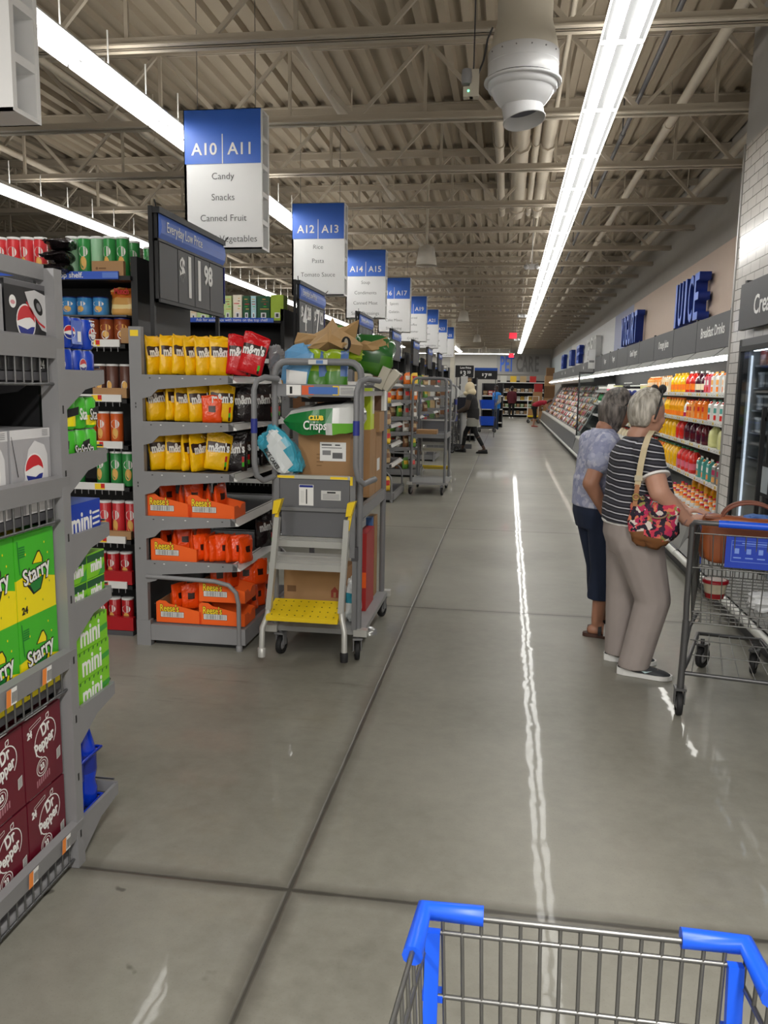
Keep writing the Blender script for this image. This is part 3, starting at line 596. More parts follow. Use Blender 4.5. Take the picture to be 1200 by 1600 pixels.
# ---- hanging aisle signs
SB = mat('aisle_blue', (48, 106, 212), .35, n=.06, sc_=2); SWT = mat('aisle_white', (242, 242, 242), .4, n=.02); CELL = mat('cell_grey', (150, 158, 162), .6)
def aisle_sign(k, a, b, rows, blank=False):
    x0, x1, y, z0, z1, dp = -2.6, -1.965, 6.5+PITCH_Y*k, 2.66, 3.71, .2
    if blank: x0, x1 = -2.62, -1.985
    t = thing('aisle_sign', f'hanging aisle sign for aisles {a} and {b}' if a else 'hanging aisle sign cut by the top left corner', 'aisle sign', (x0, y, z0), group='hanging aisle signs', world=True)
    m = MB().box(x0, x1, y, y+.012, z0, z1, SWT).box(x0, x1, y+dp-.012, y+dp, z0, z1, SWT).box(x0, x1-.002, y, y+dp, z0, z0+.012, SWT).box(x0, x1-.002, y, y+dp, z1-.012, z1, SWT).box(x0, x0+.02, y, y+dp, z0, z1, SWT)
    part(t, 'sign_box', m)
    c_ = MB().box(x1-.12, x1-.11, y+.012, y+dp-.012, z0+.012, z1-.012, CELL); n = 5; h = (z1-z0)/n
    for i in range(n+1):
        zz = z0+h*i; c_.box(x1-.11, x1-.0015, y+.0125, y+dp-.0125, max(z0+.0125, zz-.018), min(z1-.0125, zz+.018), SWT)
    c_.box(x1-.11, x1-.001, y+.0125, y+.03, z0+.013, z1-.013, SWT).box(x1-.11, x1-.001, y+dp-.03, y+dp-.0125, z0+.013, z1-.013, SWT)
    part(t, 'side_grid', c_, 'open white cells on the edge')
    for xx in (x0+.08, x1-.08): part(t, 'hanging_wire', MB().rod((xx, y+dp/2, z1), (xx, y+dp/2, ZD), .003, CHROME, 5))
    if a:
        part(t, 'blue_panel', MB().box(x0+.008, x1-.008, y-.003, y, z1-.405, z1-.006, SB)); part(t, 'divider', MB().box((x0+x1)/2-.004, (x0+x1)/2+.004, y-.005, y-.003, z1-.405, z1-.185, INKW))
        txt(t, a, INKW, .125, (x0+.17, y-.005, z1-.3), '-y', root=t, bold=.002); txt(t, b, INKW, .125, (x1-.17, y-.005, z1-.3), '-y', root=t, bold=.002)
        for i, s in enumerate(rows): txt(t, s, mat('sign_text', (66, 66, 68), .6), .072, ((x0+x1)/2, y-.002, z1-.5-.158*i), '-y', root=t, bold=-.0009)
    return t
for k, (a, b, rows) in enumerate((('A10', 'A11', ['Candy', 'Snacks', 'Canned Fruit', 'Canned Vegetables']), ('A12', 'A13', ['Rice', 'Pasta', 'Tomato Sauce']), ('A14', 'A15', ['Soup', 'Condiments', 'Canned Meat', 'Salad Dressings']),
        ('A16', 'A17', ['Spices', 'Gelatin', 'Cake Mixes', 'Shortening']), ('A18', 'A19', ['Cereal', 'Coffee', 'Creamer', 'Crackers']), ('A20', 'A21', ['Oil', 'Cream', 'Butter', 'Frozen Vegetables']), ('A22', 'A23', ['Pet', 'Water', 'Candles']), ('A24', 'A25', ['Juice', 'Water', 'Snack', 'Paper Household']))):
    aisle_sign(k, a, b, rows)
aisle_sign(-1, None, None, [], True)
# ================================================================ goods: pouches, canisters, cartons
def pouch(w, h, d, m, seed=1, paint=None, top=.9, sag=0):
    """filled bag standing on z=0, front +x, width along y; paint(u, v, front) -> material or None"""
    rg = random.Random(seed); n = 24; lv = [0, .03, .12, .25, .4, .52, .64, .75, .84, .9, .95, 1]; b = MB()
    dep = [.55, .8, 1, 1.02, .96, .88, .74, .55, .34, .14, .05, .02]; wid = [.9, .95, .96, .95, .95, .96, .97, .98, 1, 1.01, 1.02, 1.0]
    rings = []; ph = rg.uniform(0, 6)
    for t, dd, ww in zip(lv, dep, wid):
        r = []
        for i in range(n):
            a = 2*PI*i/n; c, s = math.cos(a), math.sin(a)
            x = d/2*dd*math.copysign(abs(c)**.8, c); y = w/2*ww*math.copysign(abs(s)**.75, s)
            x += (.35*d*.25*math.sin(7*t+ph+y/w*4))*(t) + rg.uniform(-1, 1)*d*.09*(1 if 0 < t < 1 else .3) + sag*t*t
            z = t*h+(rg.uniform(-1, 1)*h*.014 if 0 < t else 0)+(h*.035*math.sin(y/w*9+ph)+h*.05*math.sin(ph*3)*y/w*2 if t > .8 else 0)
            r.append((x, y, z))
        rings.append(r)
    v = [q for r in rings for q in r]
    for k in range(len(lv)-1):
        for i in range(n):
            j = (i+1) % n; f = (k*n+i, k*n+j, (k+1)*n+j, (k+1)*n+i); a = 2*PI*(i+.5)/n
            mm = paint(math.sin(a), (lv[k]+lv[k+1])/2, math.cos(a) > 0) if paint else None
            b.f.append(f); b.m.append(b.mi(mm or m)); b.sm.append(True)
    b.v += v
    b.f.append(tuple(range(n))[::-1]); b.m.append(b.mi(m)); b.sm.append(False)
    b.f.append(tuple(range(len(v)-n, len(v)))); b.m.append(b.mi(m)); b.sm.append(False)
    return b
MY = mat('candy_yellow', (255, 196, 6), .28, n=.06, sc_=26, bump=.6); MR = mat('candy_red', (206, 26, 34), .26, n=.06, sc_=26, bump=.6); MK = mat('candy_black', (38, 32, 34), .22, n=.1, sc_=26, bump=.9)
MBR = mat('candy_brown_patch', (52, 26, 18), .35); OR = mat('orange_wrap', (246, 80, 14), .28, n=.07, sc_=26, bump=.7); ORB = mat('orange_card', (245, 98, 20), .6, n=.04); RY = mat('candy_lettering_yellow', (252, 216, 40), .5)
def mm_paint(u, v, f):
    if f and .46 < v < .7 and abs(u) < .82: return MBR
    if f and .05 < v < .35 and abs(u) < .62 and (int(u*11+20)+int(v*23)) % 3 == 0: return [RED, GRN, MBR, ORB, PBLU][int(abs(u)*19+v*31+9) % 5]
def candy(m, seed, name='candy_bag', paint=mm_paint, word="m&m's", wm=INKW, w=.155, h=.225, d=.054, size=.074):
    t = thing(name, 'x', 'candy bag'); part(t, 'pouch', pouch(w, h, d, m, seed, paint))
    if word:
        o = txt(t, word, wm, size, (d*.46, 0, h*.6), '+x', bold=.003, sx=.62)
        o.rotation_euler = (PI/2, -R(4), PI/2); o.rotation_euler.rotate_axis('X', R(-6))
    return tree(t)
def spawn(trees, spec, group):
    """spec: (tree index, x, y, z, rz degrees, tilt, label); the first use moves the prototype itself"""
    for i, x, y, z, rz, tilt, lab in spec:
        z += .0015*abs(tilt)
        t = trees[i]; rot = (R(tilt), 0, R(rz))
        if 'used' not in t[0].name and t[0]['label'] == 'x': o = t[0]; o.location = (x, y, z); o.rotation_euler = rot; o['label'] = lab; o['group'] = group
        else: dup(t, (x, y, z), None, lab, group, rot)
yb = [candy(MY, s) for s in (3, 8)]; rb = candy(MR, 5); kb = candy(MK, 9, w=.16)
sp_ = []
for i in range(6): sp_.append((i % 2, -2.085+.079*i+(.004 if i % 2 else 0), 4.735, 1.641, -38+[6, -4, 0, 8, -8, -14][i], [2, -3, -4, 3, 2, -2][i], f'{nth(i+1)} yellow candy bag from the left on the top shelf of the candy end shelf'))
for i, x in enumerate((-2.085, -1.985, -1.915, -1.815, -1.70)): sp_.append((i % 2, x, 4.735, 1.368, [-50, -20, -40, -48, -60][i], [3, -4, -2, 3, -5][i], f'{nth(i+1)} yellow candy bag from the left on the second shelf of the candy end shelf'))
for i, x in enumerate((-2.07, -1.98, -1.90, -1.825, -1.73)): sp_.append(((i+1) % 2, x, 4.735, 1.071, [-48, -44, -8, -26, -64][i], [4, -3, -2, 3, -8][i], f'{nth(i+1)} yellow candy bag from the left on the third shelf of the candy end shelf'))
spawn(yb, sp_, 'yellow candy bags on the end shelf')
spawn([rb], [(0, -1.585, 4.74, 1.641, -70, -6, 'upright red candy bag right of the yellow bags on the top shelf'), (0, -1.505, 4.70, 1.641, -82, -14, 'slanted red candy bag at the right end of the top shelf')], 'red candy bags')
spawn([kb], [(0, -1.60, 4.90, 1.368, -62, 0, 'black candy bag left of two on the second shelf right of the orange bag'), (0, -1.53, 5.06, 1.368, -50, 0, 'black candy bag at the right end of the second candy shelf'),
    (0, -1.64, 4.82, 1.071, -74, 0, 'black candy bag nearest the front on the third candy shelf'), (0, -1.66, 4.98, 1.071, -56, 0, 'black candy bag behind another on the third candy shelf'), (0, -1.54, 5.3, 1.368, -20, 0, 'black candy bag far along the second candy shelf'),
    (0, -1.56, 5.25, 1.071, -20, 0, 'black candy bag far along the third candy shelf'), (0, -1.57, 5.2, .531, -30, 0, 'black candy bag at the right end of the fifth candy shelf')], 'black candy bags')
def or_paint(u, v, f):
    if f and .45 < v < .6 and abs(u) < .35: return MBR
ob = [candy(OR, s, 'candy_bag', or_paint, None, w=.12, h=.16, d=.042) for s in (21, 25, 28)]
sp_ = [(0, -1.735, 4.70, 1.368, -70, 0, 'narrow orange candy bag between yellow and black bags on the second shelf')]
for i in range(5): sp_.append((i % 3, -2.06+.085*i, 4.78+.03*(i % 2), .835, [-30, 10, -50, 20, -15][i], 0, f'{nth(i+1)} orange candy bag from the left in the trays on the fourth shelf'))
for i in range(5): sp_.append(((i+1) % 3, -2.07+.06*i, 4.775, .56, [-10, 14, -64, 6, -20][i], 0, f'{nth(i+1)} orange candy bag from the left in the tray on the fifth shelf'))
for i in range(7): sp_.append((i % 3, -1.81+.046*i, 4.70+.012*(i % 2), .531, [-40, -14, -30, -52, -10, -60, -20][i], 0, f'{nth(i+1)} loose orange candy bag from the left on the fifth shelf'))
for i in range(3): sp_.append((i % 3, -2.0+.075*i, 4.79, .195, [-30, -60, 10][i], 0, f'{nth(i+1)} orange candy bag from the left in the lower left tray on the base'))
for i in range(4): sp_.append(((i+2) % 3, -1.74+.07*i, 4.80+.05*i, .335, [-60, -30, -70, -40][i], 0, f'{nth(i+1)} orange candy bag from the left in the upper tray on the base'))
for i in range(5): sp_.append((i % 3, -1.60, 5.02+.11*i, .142, [-20, -50, 0, -30, 10][i], 0, f'{nth(i+1)} orange candy bag from the front standing on the base behind the trays'))
spawn(ob, sp_, 'orange candy bags on the end shelf')
def tray(label, loc, grp='orange display trays'):
    """card display tray, long along x, its printed side towards -y"""
    t = thing('display_tray', label, 'display tray', loc, 0, grp); L, D = .29, .21
    sd = [(0, 0), (L, 0), (L, .075), (.085, .118), (.06, .135), (.02, .137), (0, .125)]
    part(t, 'side_wall', MB().prism(sd, 1, 0, .003, ORB)); part(t, 'side_wall', MB().prism(sd, 1, D-.003, D, ORB))
    part(t, 'tray_base', MB().box(.003, L-.003, .003, D-.003, 0, .004, CARD).box(0, .003, .003, D-.003, .0, .125, CARD)); part(t, 'front_wall', MB().prism([(0.003, 0), (D-.003, 0), (D-.003, .075), (D*.7, .075), (D*.5, .05), (D*.3, .075), (.003, .075)], 0, L-.003, L, ORB))
    txt(t, "Reese's", INK, .062, (.085, -.0008, .088), '-y', bold=.0035, sx=.66); txt(t, "Reese's", RY, .062, (.085, -.0016, .088), '-y', bold=.0012, sx=.66)
    s = MB().box(.028, .178, -.0008, 0, .032, .068, INK).box(.03, .176, -.0012, -.0008, .034, .066, INKW); rg = random.Random(4); x = .036
    while x < .17:
        q = rg.choice((.0012, .002, .003)); s.box(x, x+q, -.0016, -.0012, .036, .064, INK); x += q+rg.choice((.0015, .0025, .004))
    part(t, 'barcode_sticker', s); return tree(t)
tr = tray('left of two orange display trays on the fourth candy shelf', (-2.135, 4.63, .803))
for loc, lab in (((-1.87, 4.63, .803), 'right of two orange display trays on the fourth candy shelf'), ((-2.11, 4.63, .531), 'orange display tray on the fifth candy shelf'), ((-2.09, 4.64, .141), 'orange display tray at the left on the base of the candy shelf'),
        ((-1.815, 4.64, .141), 'lower of two stacked orange display trays on the candy shelf base'), ((-1.82, 4.66, .28), 'upper of two stacked orange display trays on the candy shelf base')):
    dup(tr, loc, 0, lab)
# ---- canisters and packs on the near face of the gondola behind the candy shelf
def canister(r, h, m, lid, label_m=None, lab2=None, name='x', cat='canister', tall=True):
    t = thing(name, 'x', cat)
    b = MB().lathe([(r*.97, 0), (r, .003), (r, h*.94), (r*.97, h*.945)], m, n=18)
    def patch(cy_, cz, ry, rz, mm, e=.0008):
        pts = []
        for i in range(14):
            a = 2*PI*i/14; y = cy_+ry*math.cos(a); th = y/r; pts.append(((r+e)*math.cos(th), (r+e)*math.sin(th), cz+rz*math.sin(a)))
        b.quad(pts, mm)
    if label_m: patch(0, h*.62, r*.75, h*.13, label_m)
    if lab2: patch(0, h*.33, r*.5, h*.17, lab2); patch(r*.1, h*.36, r*.4, h*.12, mat('chip_tan', (226, 176, 92), .5), .0014)
    part(t, 'tin' if not tall else 'tube', b); part(t, 'lid', MB().lathe([(r*1.03, h*.94), (r*1.03, h*.985), (r*.98, h), (r*.2, h)], lid, n=18))
    return tree(t)
CG = mat('tube_green', (52, 140, 70), .35, n=.06); CGL = mat('tube_pale_green', (150, 196, 158), .35); CR = mat('tube_red', (206, 52, 58), .35, n=.05); CO = mat('tube_orange', (206, 92, 36), .35, n=.05); CBR = mat('tube_brown', (96, 62, 52), .4)
CPR = mat('tube_dark_red', (176, 26, 34), .3, n=.06); LIDC = mat('lid_clear', (222, 222, 220), .25); NBL = mat('nut_blue', (24, 44, 112), .3); NCY = mat('nut_cyan', (66, 138, 196), .35); NBR = mat('nut_brown', (140, 66, 34), .4); PATCH = mat('label_white', (232, 226, 222), .45); TAN = mat('label_tan', (222, 166, 84), .5)
tg = canister(.0385, .235, CG, WHITE, PATCH, TAN, 'chip_tube', 'chip tube'); tgl = canister(.0385, .235, CGL, WHITE, None, None, 'chip_tube', 'chip tube'); trd = canister(.0385, .235, CR, WHITE, PATCH, TAN, 'chip_tube', 'chip tube')
to = canister(.0385, .2, CO, LIDC, PATCH, TAN, 'chip_tube', 'chip tube'); tbr = canister(.0385, .2, CBR, LIDC, None, PATCH, 'chip_tube', 'chip tube'); tp = canister(.0385, .185, CPR, LIDC, PATCH, TAN, 'chip_tube', 'chip tube')
nj = canister(.048, .155, NBR, NBL, TAN, PATCH, 'nut_jar', 'nut jar', False); nb = canister(.048, .11, NCY, NBL, PATCH, TAN, 'nut_jar', 'nut jar', False)
Y0 = 4.823
def row(tr_, xs, y, z, lab, grp, rz=-90):
    n = len(xs)
    spawn([tr_], [(0, x, y+.006*((i*7) % 3-1), z, rz+[8, -14, 4, 18, -6][i % 5], 0, lab.replace('#', nth(i+1))) for i, x in enumerate(xs)], grp)
row(tgl, [-2.645, -2.487], Y0, 2.226, '# pale green chip tube from the left on the top shelf', 'pale green chip tubes on the top shelf')
row(tg, [-2.566, -2.407, -2.327], Y0, 2.226, '# bright green chip tube from the left on the top shelf, front row', 'green chip tubes on the top shelf')
dup(tg, (-2.33, 4.98, 2.226), R(-80), 'green chip tube standing in the second row on the top shelf'); dup(tg, (-2.325, 5.2, 2.226), R(-80), 'green chip tube standing farthest back on the top shelf')
row(trd, [-3.03, -2.945, -2.86, -3.12], Y0, 2.226, '# red chip tube from the left on the top shelf', 'red chip tubes on the top shelf')
def cbox(name, label, cat, loc, w, d, h, m=CARD, extra=None, open_=False, grp=None, rz=0):
    t = thing(name, label, cat, loc, rz, grp); b = MB()
    if open_:
        b.box(0, w, 0, .004, 0, h, m).box(0, w, d-.004, d, 0, h, m).box(0, .004, .004, d-.004, 0, h, m).box(w-.004, w, .004, d-.004, 0, h, m).box(.004, w-.004, .004, d-.004, 0, .004, m)
    else:
        b.box(0, w, 0, d, 0, h, m)
    if extra: extra(b, w, d, h)
    part(t, 'carton_body', b); return t
def mark(b, w, d, h):
    b.quad([(w*.16+.008*math.cos(a), -.0006, h*.5+.008*math.sin(a)) for a in [2*PI*i/10 for i in range(10)]], CARDD); b.box(w*.22, w*.45, -.0006, 0, h*.45, h*.55, CARDD)
cbox('tray_carton', 'open cardboard tray in front of the green chip tubes on the top shelf', 'carton', (-2.492, 4.752, 2.226), .2, .0295, .085, CARD, mark)
cbox('tray_carton', 'cardboard tray in front of the red chip tubes on the top shelf', 'carton', (-3.14, 4.752, 2.226), .36, .0295, .07, CARD, mark)
kk = [pouch(.16, .21, .075, MK, s) for s in (31, 33)]
for i in range(3): solo('snack_bag', kk[i % 2], f'{["lowest", "middle", "topmost"][i]} of three black snack bags stacked between the red and green tubes', 'snack bag', (-2.70+.004*i, 4.83, 2.262+.072*i), 0, 'black snack bags on the top shelf', rot=(0, R(-90), R(90+6*i)))
# shelf under the top: blue nut tins in two tiers and a big snack bag
part(bpy.data.objects['gondola'], 'riser_shelf', MB().box(-3.4, GX-.1, 4.79, 5.15, 1.99, 2.0, STEELD))
row(nb, [-2.70, -2.60, -2.50], 4.86, 2.001, '# blue nut tin from the left on the narrow shelf under the top shelf', 'blue nut tins')
row(nj, [-2.66, -2.56, -2.46, -2.36], 4.86, 1.832, '# brown nut jar with blue lid from the left on the sixth shelf', 'brown nut jars on the sixth shelf')
def mun(u, v, f):
    if f and v > .6: return mat('munch_orange', (206, 110, 40), .4)
    if f and v < .45 and (int(u*9)+int(v*20)) % 2: return mat('munch_cream', (238, 214, 150), .4)
t = thing('snack_bag', 'tan snack bag lying right of the blue nut tins under the top shelf', 'snack bag', (-2.36, 4.9, 2.001), R(-90)); part(t, 'pouch', pouch(.17, .17, .09, mat('munch_tan', (214, 160, 84), .35), 12, mun)); txt(t, 'Munch', RED, .05, (.043, 0, .145), '+x', bold=.002, sx=.7)
cbox('tray_carton', 'cardboard carton at the right end of the sixth shelf beside the nut jars', 'carton', (-2.33, 4.77, 1.832), .05, .2, .09, CARD)
row(tbr, [-2.50, -2.42, -2.335], 4.83, 1.507, '# brown chip tube from the left behind a cardboard tray, fifth shelf', 'brown chip tubes')
cbox('tray_carton', 'cardboard tray in front of the brown chip tubes on the fifth shelf', 'carton', (-2.52, 4.762, 1.502), .22, .028, .06, CARD)
row(to, [-2.57, -2.485, -2.40], 4.82, 1.217, '# orange chip tube from the left on the fourth shelf', 'orange chip tubes')
tg3 = canister(.0385, .215, CG, WHITE, PATCH, TAN, 'chip_tube', 'chip tube')
row(tg3, [-2.66, -2.50, -2.41, -2.325], 4.82, .957, '# green chip tube from the left on the third shelf behind the side trays', 'green chip tubes on the third shelf')
row(trd, [-2.50, -2.415, -2.33], 4.84, .622, '# red chip tube from the left on the second shelf', 'red chip tubes on the second shelf')
cbox('tray_carton', 'low cardboard tray in front of the red chip tubes, second shelf', 'carton', (-2.52, 4.762, .622), .22, .035, .05, CARD)
def bar2(b, w, d, h): b.box(.02, .07, -.0008, 0, h*.15, h*.85, INKW); [b.box(.026+.006*k, .029+.006*k, -.0012, -.0008, h*.25, h*.75, INK) for k in range(6)]
for z, n_ in ((.332, 'upper'), (.032, 'lower')):
    cbox('tray_carton', f'{n_} red carton of stacked chip tubes at the foot of the shelf', 'carton', (-2.60, 4.757, z), .3, .036, .085, CPR, bar2)
    row(tp, [-2.545, -2.46, -2.375], 4.84, z+.01, f'# dark red chip tube from the left in the {n_} red carton', 'dark red chip tubes')
# ---- tea cartons on the next gondola's top shelf
PAL = {'red': (196, 40, 52), 'cream': (236, 226, 204), 'pale green': (196, 218, 150), 'dark green': (28, 84, 52), 'lime green': (170, 196, 66), 'light blue': (176, 214, 220), 'white': (230, 232, 230)}
def pm_(c): return mat('print_'+c.replace(' ', '_'), PAL[c], .45)
def teaface(b, w, d, h):
    b.box(w*.3, w*.72, -.0008, 0, h*.1, h*.32, INKW); b.box(w*.4, w*.62, -.0012, -.0008, h*.14, h*.28, STEELD)
    if rnd.random() < .6:
        for k in range(5): b.box(w*rnd.uniform(.1, .6), w*rnd.uniform(.65, .95), -.0008, 0, h*(.45+.1*k), h*(.48+.1*k), [TAN, GRN, RED, CARDD][k % 4])
tea = [(268, 281, .15, 'red'), (281, 293, .17, 'cream'), (293, 313, .17, 'pale green'), (313, 328, .15, 'dark green'), (337, 350, .24, 'pale green'), (352, 367, .25, 'cream'), (368, 380, .24, 'dark green'), (381, 390, .24, 'light blue'), (391, 412, .24, 'dark green'), (413, 434, .25, 'lime green')]
for i, (a, b_, h, c) in enumerate(tea):
    x0 = -2.225-(434-a)/157; cbox('tea_carton', f'{c} carton, {nth(i+1)} from the left on the top shelf under the price board', 'carton', (x0, 8.08, 2.226), (b_-a)/157-.006, .16, h, pm_(c), teaface, grp='cartons on the top shelf behind the price board')
# ---- goods on the end shelves farther along
SNK = {'orange': (236, 120, 30), 'yellow': (240, 200, 60), 'red': (200, 44, 40), 'brown': (126, 88, 60), 'green': (96, 150, 60), 'white': (222, 220, 212), 'grey': (136, 134, 130), 'tan': (196, 168, 124)}
sm_ = {k: mat('snack_'+k, v, .4, n=.12, sc_=40) for k, v in SNK.items()}
def sp2(m2): return lambda u, v, f: m2 if f and .35 < v < .7 and abs(u) < .7 else None
bagp = {}
for i, k in enumerate(SNK):
    t = thing('snack_bag', 'x', 'snack bag'); part(t, 'pouch', pouch(.15, .2, .07, sm_[k], 40+i, sp2(sm_[['white', 'red', 'yellow', 'tan', 'yellow', 'brown', 'red', 'brown'][i]]))); bagp[k] = tree(t)
boxp = {}
for i, k in enumerate(SNK):
    t = thing('snack_box', 'x', 'snack box'); b = MB().box(-.09, .09, -.06, .06, 0, .2, sm_[k]); o = sm_[['white', 'brown', 'white', 'tan', 'white', 'grey', 'white', 'brown'][i]]
    b.box(-.075, .075, -.061, -.06, .1, .17, o).box(-.06, .04, -.061, -.06, .03, .06, o).box(.09, .091, -.045, .045, .09, .17, o); part(t, 'box_body', b); boxp[k] = tree(t)
used = set()
def put(kind, c, loc, rz, lab, grp):
    tr_ = (bagp if kind == 'bag' else boxp)[c]
    if (kind, c) not in used:
        used.add((kind, c)); o = tr_[0]; o.location = loc; o.rotation_euler = (0, 0, rz); o['label'] = lab; o['group'] = grp
    else: dup(tr_, loc, rz, lab, grp)
for k in range(1, 7):
    cs = ['brown', 'grey', 'tan', 'grey', 'brown', 'white', 'brown', 'green'] if k != 3 else ['orange', 'orange', 'red', 'orange', 'yellow', 'brown', 'grey', 'white']
    for si, z in enumerate((1.641, 1.368, 1.071, .803, .531, .141)):
        for i in range(4 if k < 4 else 3):
            c = cs[(i*3+si*5+k) % len(cs)]; last = i == (3 if k < 4 else 2)
            x = GX+.17+.125*i; y = 4.6+PITCH_Y*k+(.11 if not last else .16)
            kind = 'bag' if (last or (k == 3)) else 'box'
            if k == 3 and si > 1: c = ['grey', 'white', 'brown', 'green'][(i+si) % 4]
            if last and k == 2: c = ['yellow', 'yellow', 'tan', 'yellow', 'tan', 'yellow'][si]
            put(kind, c, (x, y, z+.0), R(rnd.uniform(-8, 8)-35 if kind == 'bag' else 90+rnd.uniform(-2, 2)), f'{c} snack {kind}, {nth(i+1)} on the {["top", "second", "third", "fourth", "fifth", "base"][si]} shelf of the {nth(k)} end shelf beyond the candy', f'snack {kind}s on the end shelves')
# goods on top of the end-of-aisle shelves far along: boxes over the gondolas
for k in range(2, 9):
    for i in range(4):
        c = ['white', 'brown', 'red', 'grey', 'tan', 'white', 'green'][(k*3+i*2) % 7]
        put('box', c, (GX-.2-.2*i, 4.9+PITCH_Y*k, 2.226), R(rnd.uniform(-8, 8)), f'{c} box, {nth(i+1)} from the right on top of the {nth(k)} long shelf', 'boxes on top of the long shelves')
from mathutils import noise
# ================================================================ stocking carts with a fold-down ladder
CG_ = mat('cart_grey', (124, 125, 128), .42, n=.05); ALU = mat('aluminium', (200, 200, 196), .32, metal=.35, n=.05); LAD = mat('ladder_panel', (104, 105, 109), .5, n=.05); SYEL = mat('step_yellow', (240, 206, 28), .5, n=.05); TAPE = mat('tape_blue', (40, 52, 138), .5)
def caster(t, x, y, r=.055, z=0, rz=20, m=CG_, name='caster'):
    o = part(t, name, MB().box(-.012, .03, -.026, -.02, r, r*2.2, m).box(-.012, .03, .02, .026, r, r*2.2, m).box(-.03, .035, -.028, .028, r*2.2, r*2.2+.012, m).lathe([(.012, 0), (.012, .04)], m, (0, 0, r*2.2), 8))
    o.location = (x, y, z); o.rotation_euler = (0, 0, R(rz)); T = Matrix.Translation((.012, 0, r))@Matrix.Rotation(PI/2, 4, 'X')
    w = MB().lathe([(r*.62, -.014), (r*.95, -.014), (r, -.008), (r, .008), (r*.95, .014), (r*.62, .014)], RUBBER, n=20, cap=False, T=T).lathe([(.006, -.016), (r*.3, -.016), (r*.62, -.008), (r*.62, .008), (r*.3, .016), (.006, .016)], STEEL, n=20, T=T)
    part(o, 'wheel', w, 'black rubber wheel'); return o
def hoop(x0, x1, y, z0, z1, r, m, rad=.07, n=8):
    p = [(x0, y, z0)]+[(x0+rad-rad*math.cos(a), y, z1-rad+rad*math.sin(a)) for a in [PI/2*i/4 for i in range(5)]]+[(x1-rad+rad*math.sin(a), y, z1-rad+rad*math.cos(a)) for a in [PI/2*i/4 for i in range(5)]]+[(x1, y, z0)]
    return MB().tube(p, r, m, n)
def stock_cart(lab, loc, rz=0):
    t = thing('stocking_cart', lab, 'stocking cart', loc, rz); W, L = .5, .92
    part(t, 'platform', MB().box(-.04, W+.04, -.03, L+.03, .155, .185, mat('platform_grey', (150, 151, 152), .5, n=.08)).box(-.05, .02, -.05, .01, .15, .19, ALU).box(W-.02, W+.06, -.05, .01, .15, .19, ALU).box(W-.02, W+.06, L-.01, L+.05, .15, .19, ALU))
    for y in (0, L): part(t, 'end_frame', hoop(0, W, y, .17, 1.73, .02, CG_))
    for x in (0, W):
        for z in (.885,): part(t, 'side_rail', MB().box(x-.015, x+.015, .02, L-.02, z-.045, z+.025, CG_))
    part(t, 'middle_shelf', MB().box(.015, W-.015, .02, L-.02, .87, .885, CG_).box(.0, W, -.012, .012, .85, .905, CG_).box(.0, W, L-.012, L+.012, .85, .905, CG_))
    ts = part(t, 'top_tray', MB().box(.015, W-.015, .0, L, 1.54, 1.548, CG_).box(.0, W, -.01, .01, 1.535, 1.605, CG_).box(.0, W, L-.01, L+.01, 1.535, 1.605, CG_).box(-.004, .004, 0, L, 1.54, 1.57, CG_).box(W-.004, W+.004, 0, L, 1.54, 1.57, CG_))
    s = MB().box(.07, .155, -.0115, -.01, 1.542, 1.6, INKW).box(.09, .105, -.012, -.0115, 1.55, 1.59, INK).box(.16, .23, -.0115, -.01, 1.545, 1.597, mat('warn_orange', (224, 92, 40), .5)).box(.2, .37, -.0125, -.0115, 1.55, 1.59, mat('tape_mid_blue', (66, 112, 190), .5)).box(.34, .375, -.0115, -.01, 1.545, 1.597, YEL).box(.378, .47, -.0115, -.01, 1.545, 1.597, mat('label_pale', (206, 206, 204), .5))
    for k in range(5): s.box(.385, .46, -.012, -.0115, 1.552+.008*k, 1.555+.008*k, STEELD)
    part(ts, 'sticker_strip', s, 'row of white, orange, blue and yellow stickers')
    part(t, 'hoop_label', MB().box(.2, .31, -.0215, -.02, 1.716, 1.742, mat('label_pale', (206, 206, 204), .5)).box(.245, .285, -.022, -.0215, 1.719, 1.739, mat('label_blue', (90, 130, 190), .5)))
    for x, y, a in ((.03, 0, 80), (W, -.02, 104), (.03, L, 88), (W, L, 75)): caster(t, x, y, .058, 0, a)
    # fold-down ladder on the front
    for x0, s in ((.015, -1), (.435, 1)):
        part(t, 'ladder_rail', MB().bar((x0-.005*s*0, -.19, .33), (x0+.045-.02*(s > 0), -.165, .86), .03, .045, ALU))
        part(t, 'ladder_foot', MB().tube([(x0, -.19, .35), (x0+s*.008, -.2, .29), (x0+s*.028, -.23, .23), (x0+s*.03, -.24, .1)], .017, ALU, 8).lathe([(.022, 0), (.024, .05), (.018, .055)], RUBBER if s > 0 else ALU, (x0+s*.03, -.24, .06), 10))
        part(t, 'ladder_post', MB().box(x0+(.02 if s > 0 else -.005), x0+(.05 if s > 0 else .025), -.06, -.03, .62, 1.09, CG_))
        part(t, 'latch', MB().bar((x0+.03, -.17, .8), (x0+.045, -.16, .9), .02, .012, SYEL).prism([(x0+.02, .88), (x0+.05, .885), (x0+.075, .965), (x0+.03, .955)], 1, -.19, -.13, SYEL), 'bright yellow latch')
        hx = -.075 if s < 0 else .505
        hr = part(t, 'handrail', MB().tube([(hx+.11, -.05, 1.63), (hx+.05, -.12, 1.638), (hx+.015, -.15, 1.62), (hx, -.16, 1.57), (hx, -.16, 1.16), (hx+.012, -.155, 1.09), (hx+.04, -.13, 1.06), (hx+.09, -.04, 1.08)], .017, CG_, 8))
        part(hr, 'tape', MB().rod((hx, -.16, 1.33), (hx, -.16, 1.41), .019, TAPE, 8), 'blue tape wrapped round the rail')
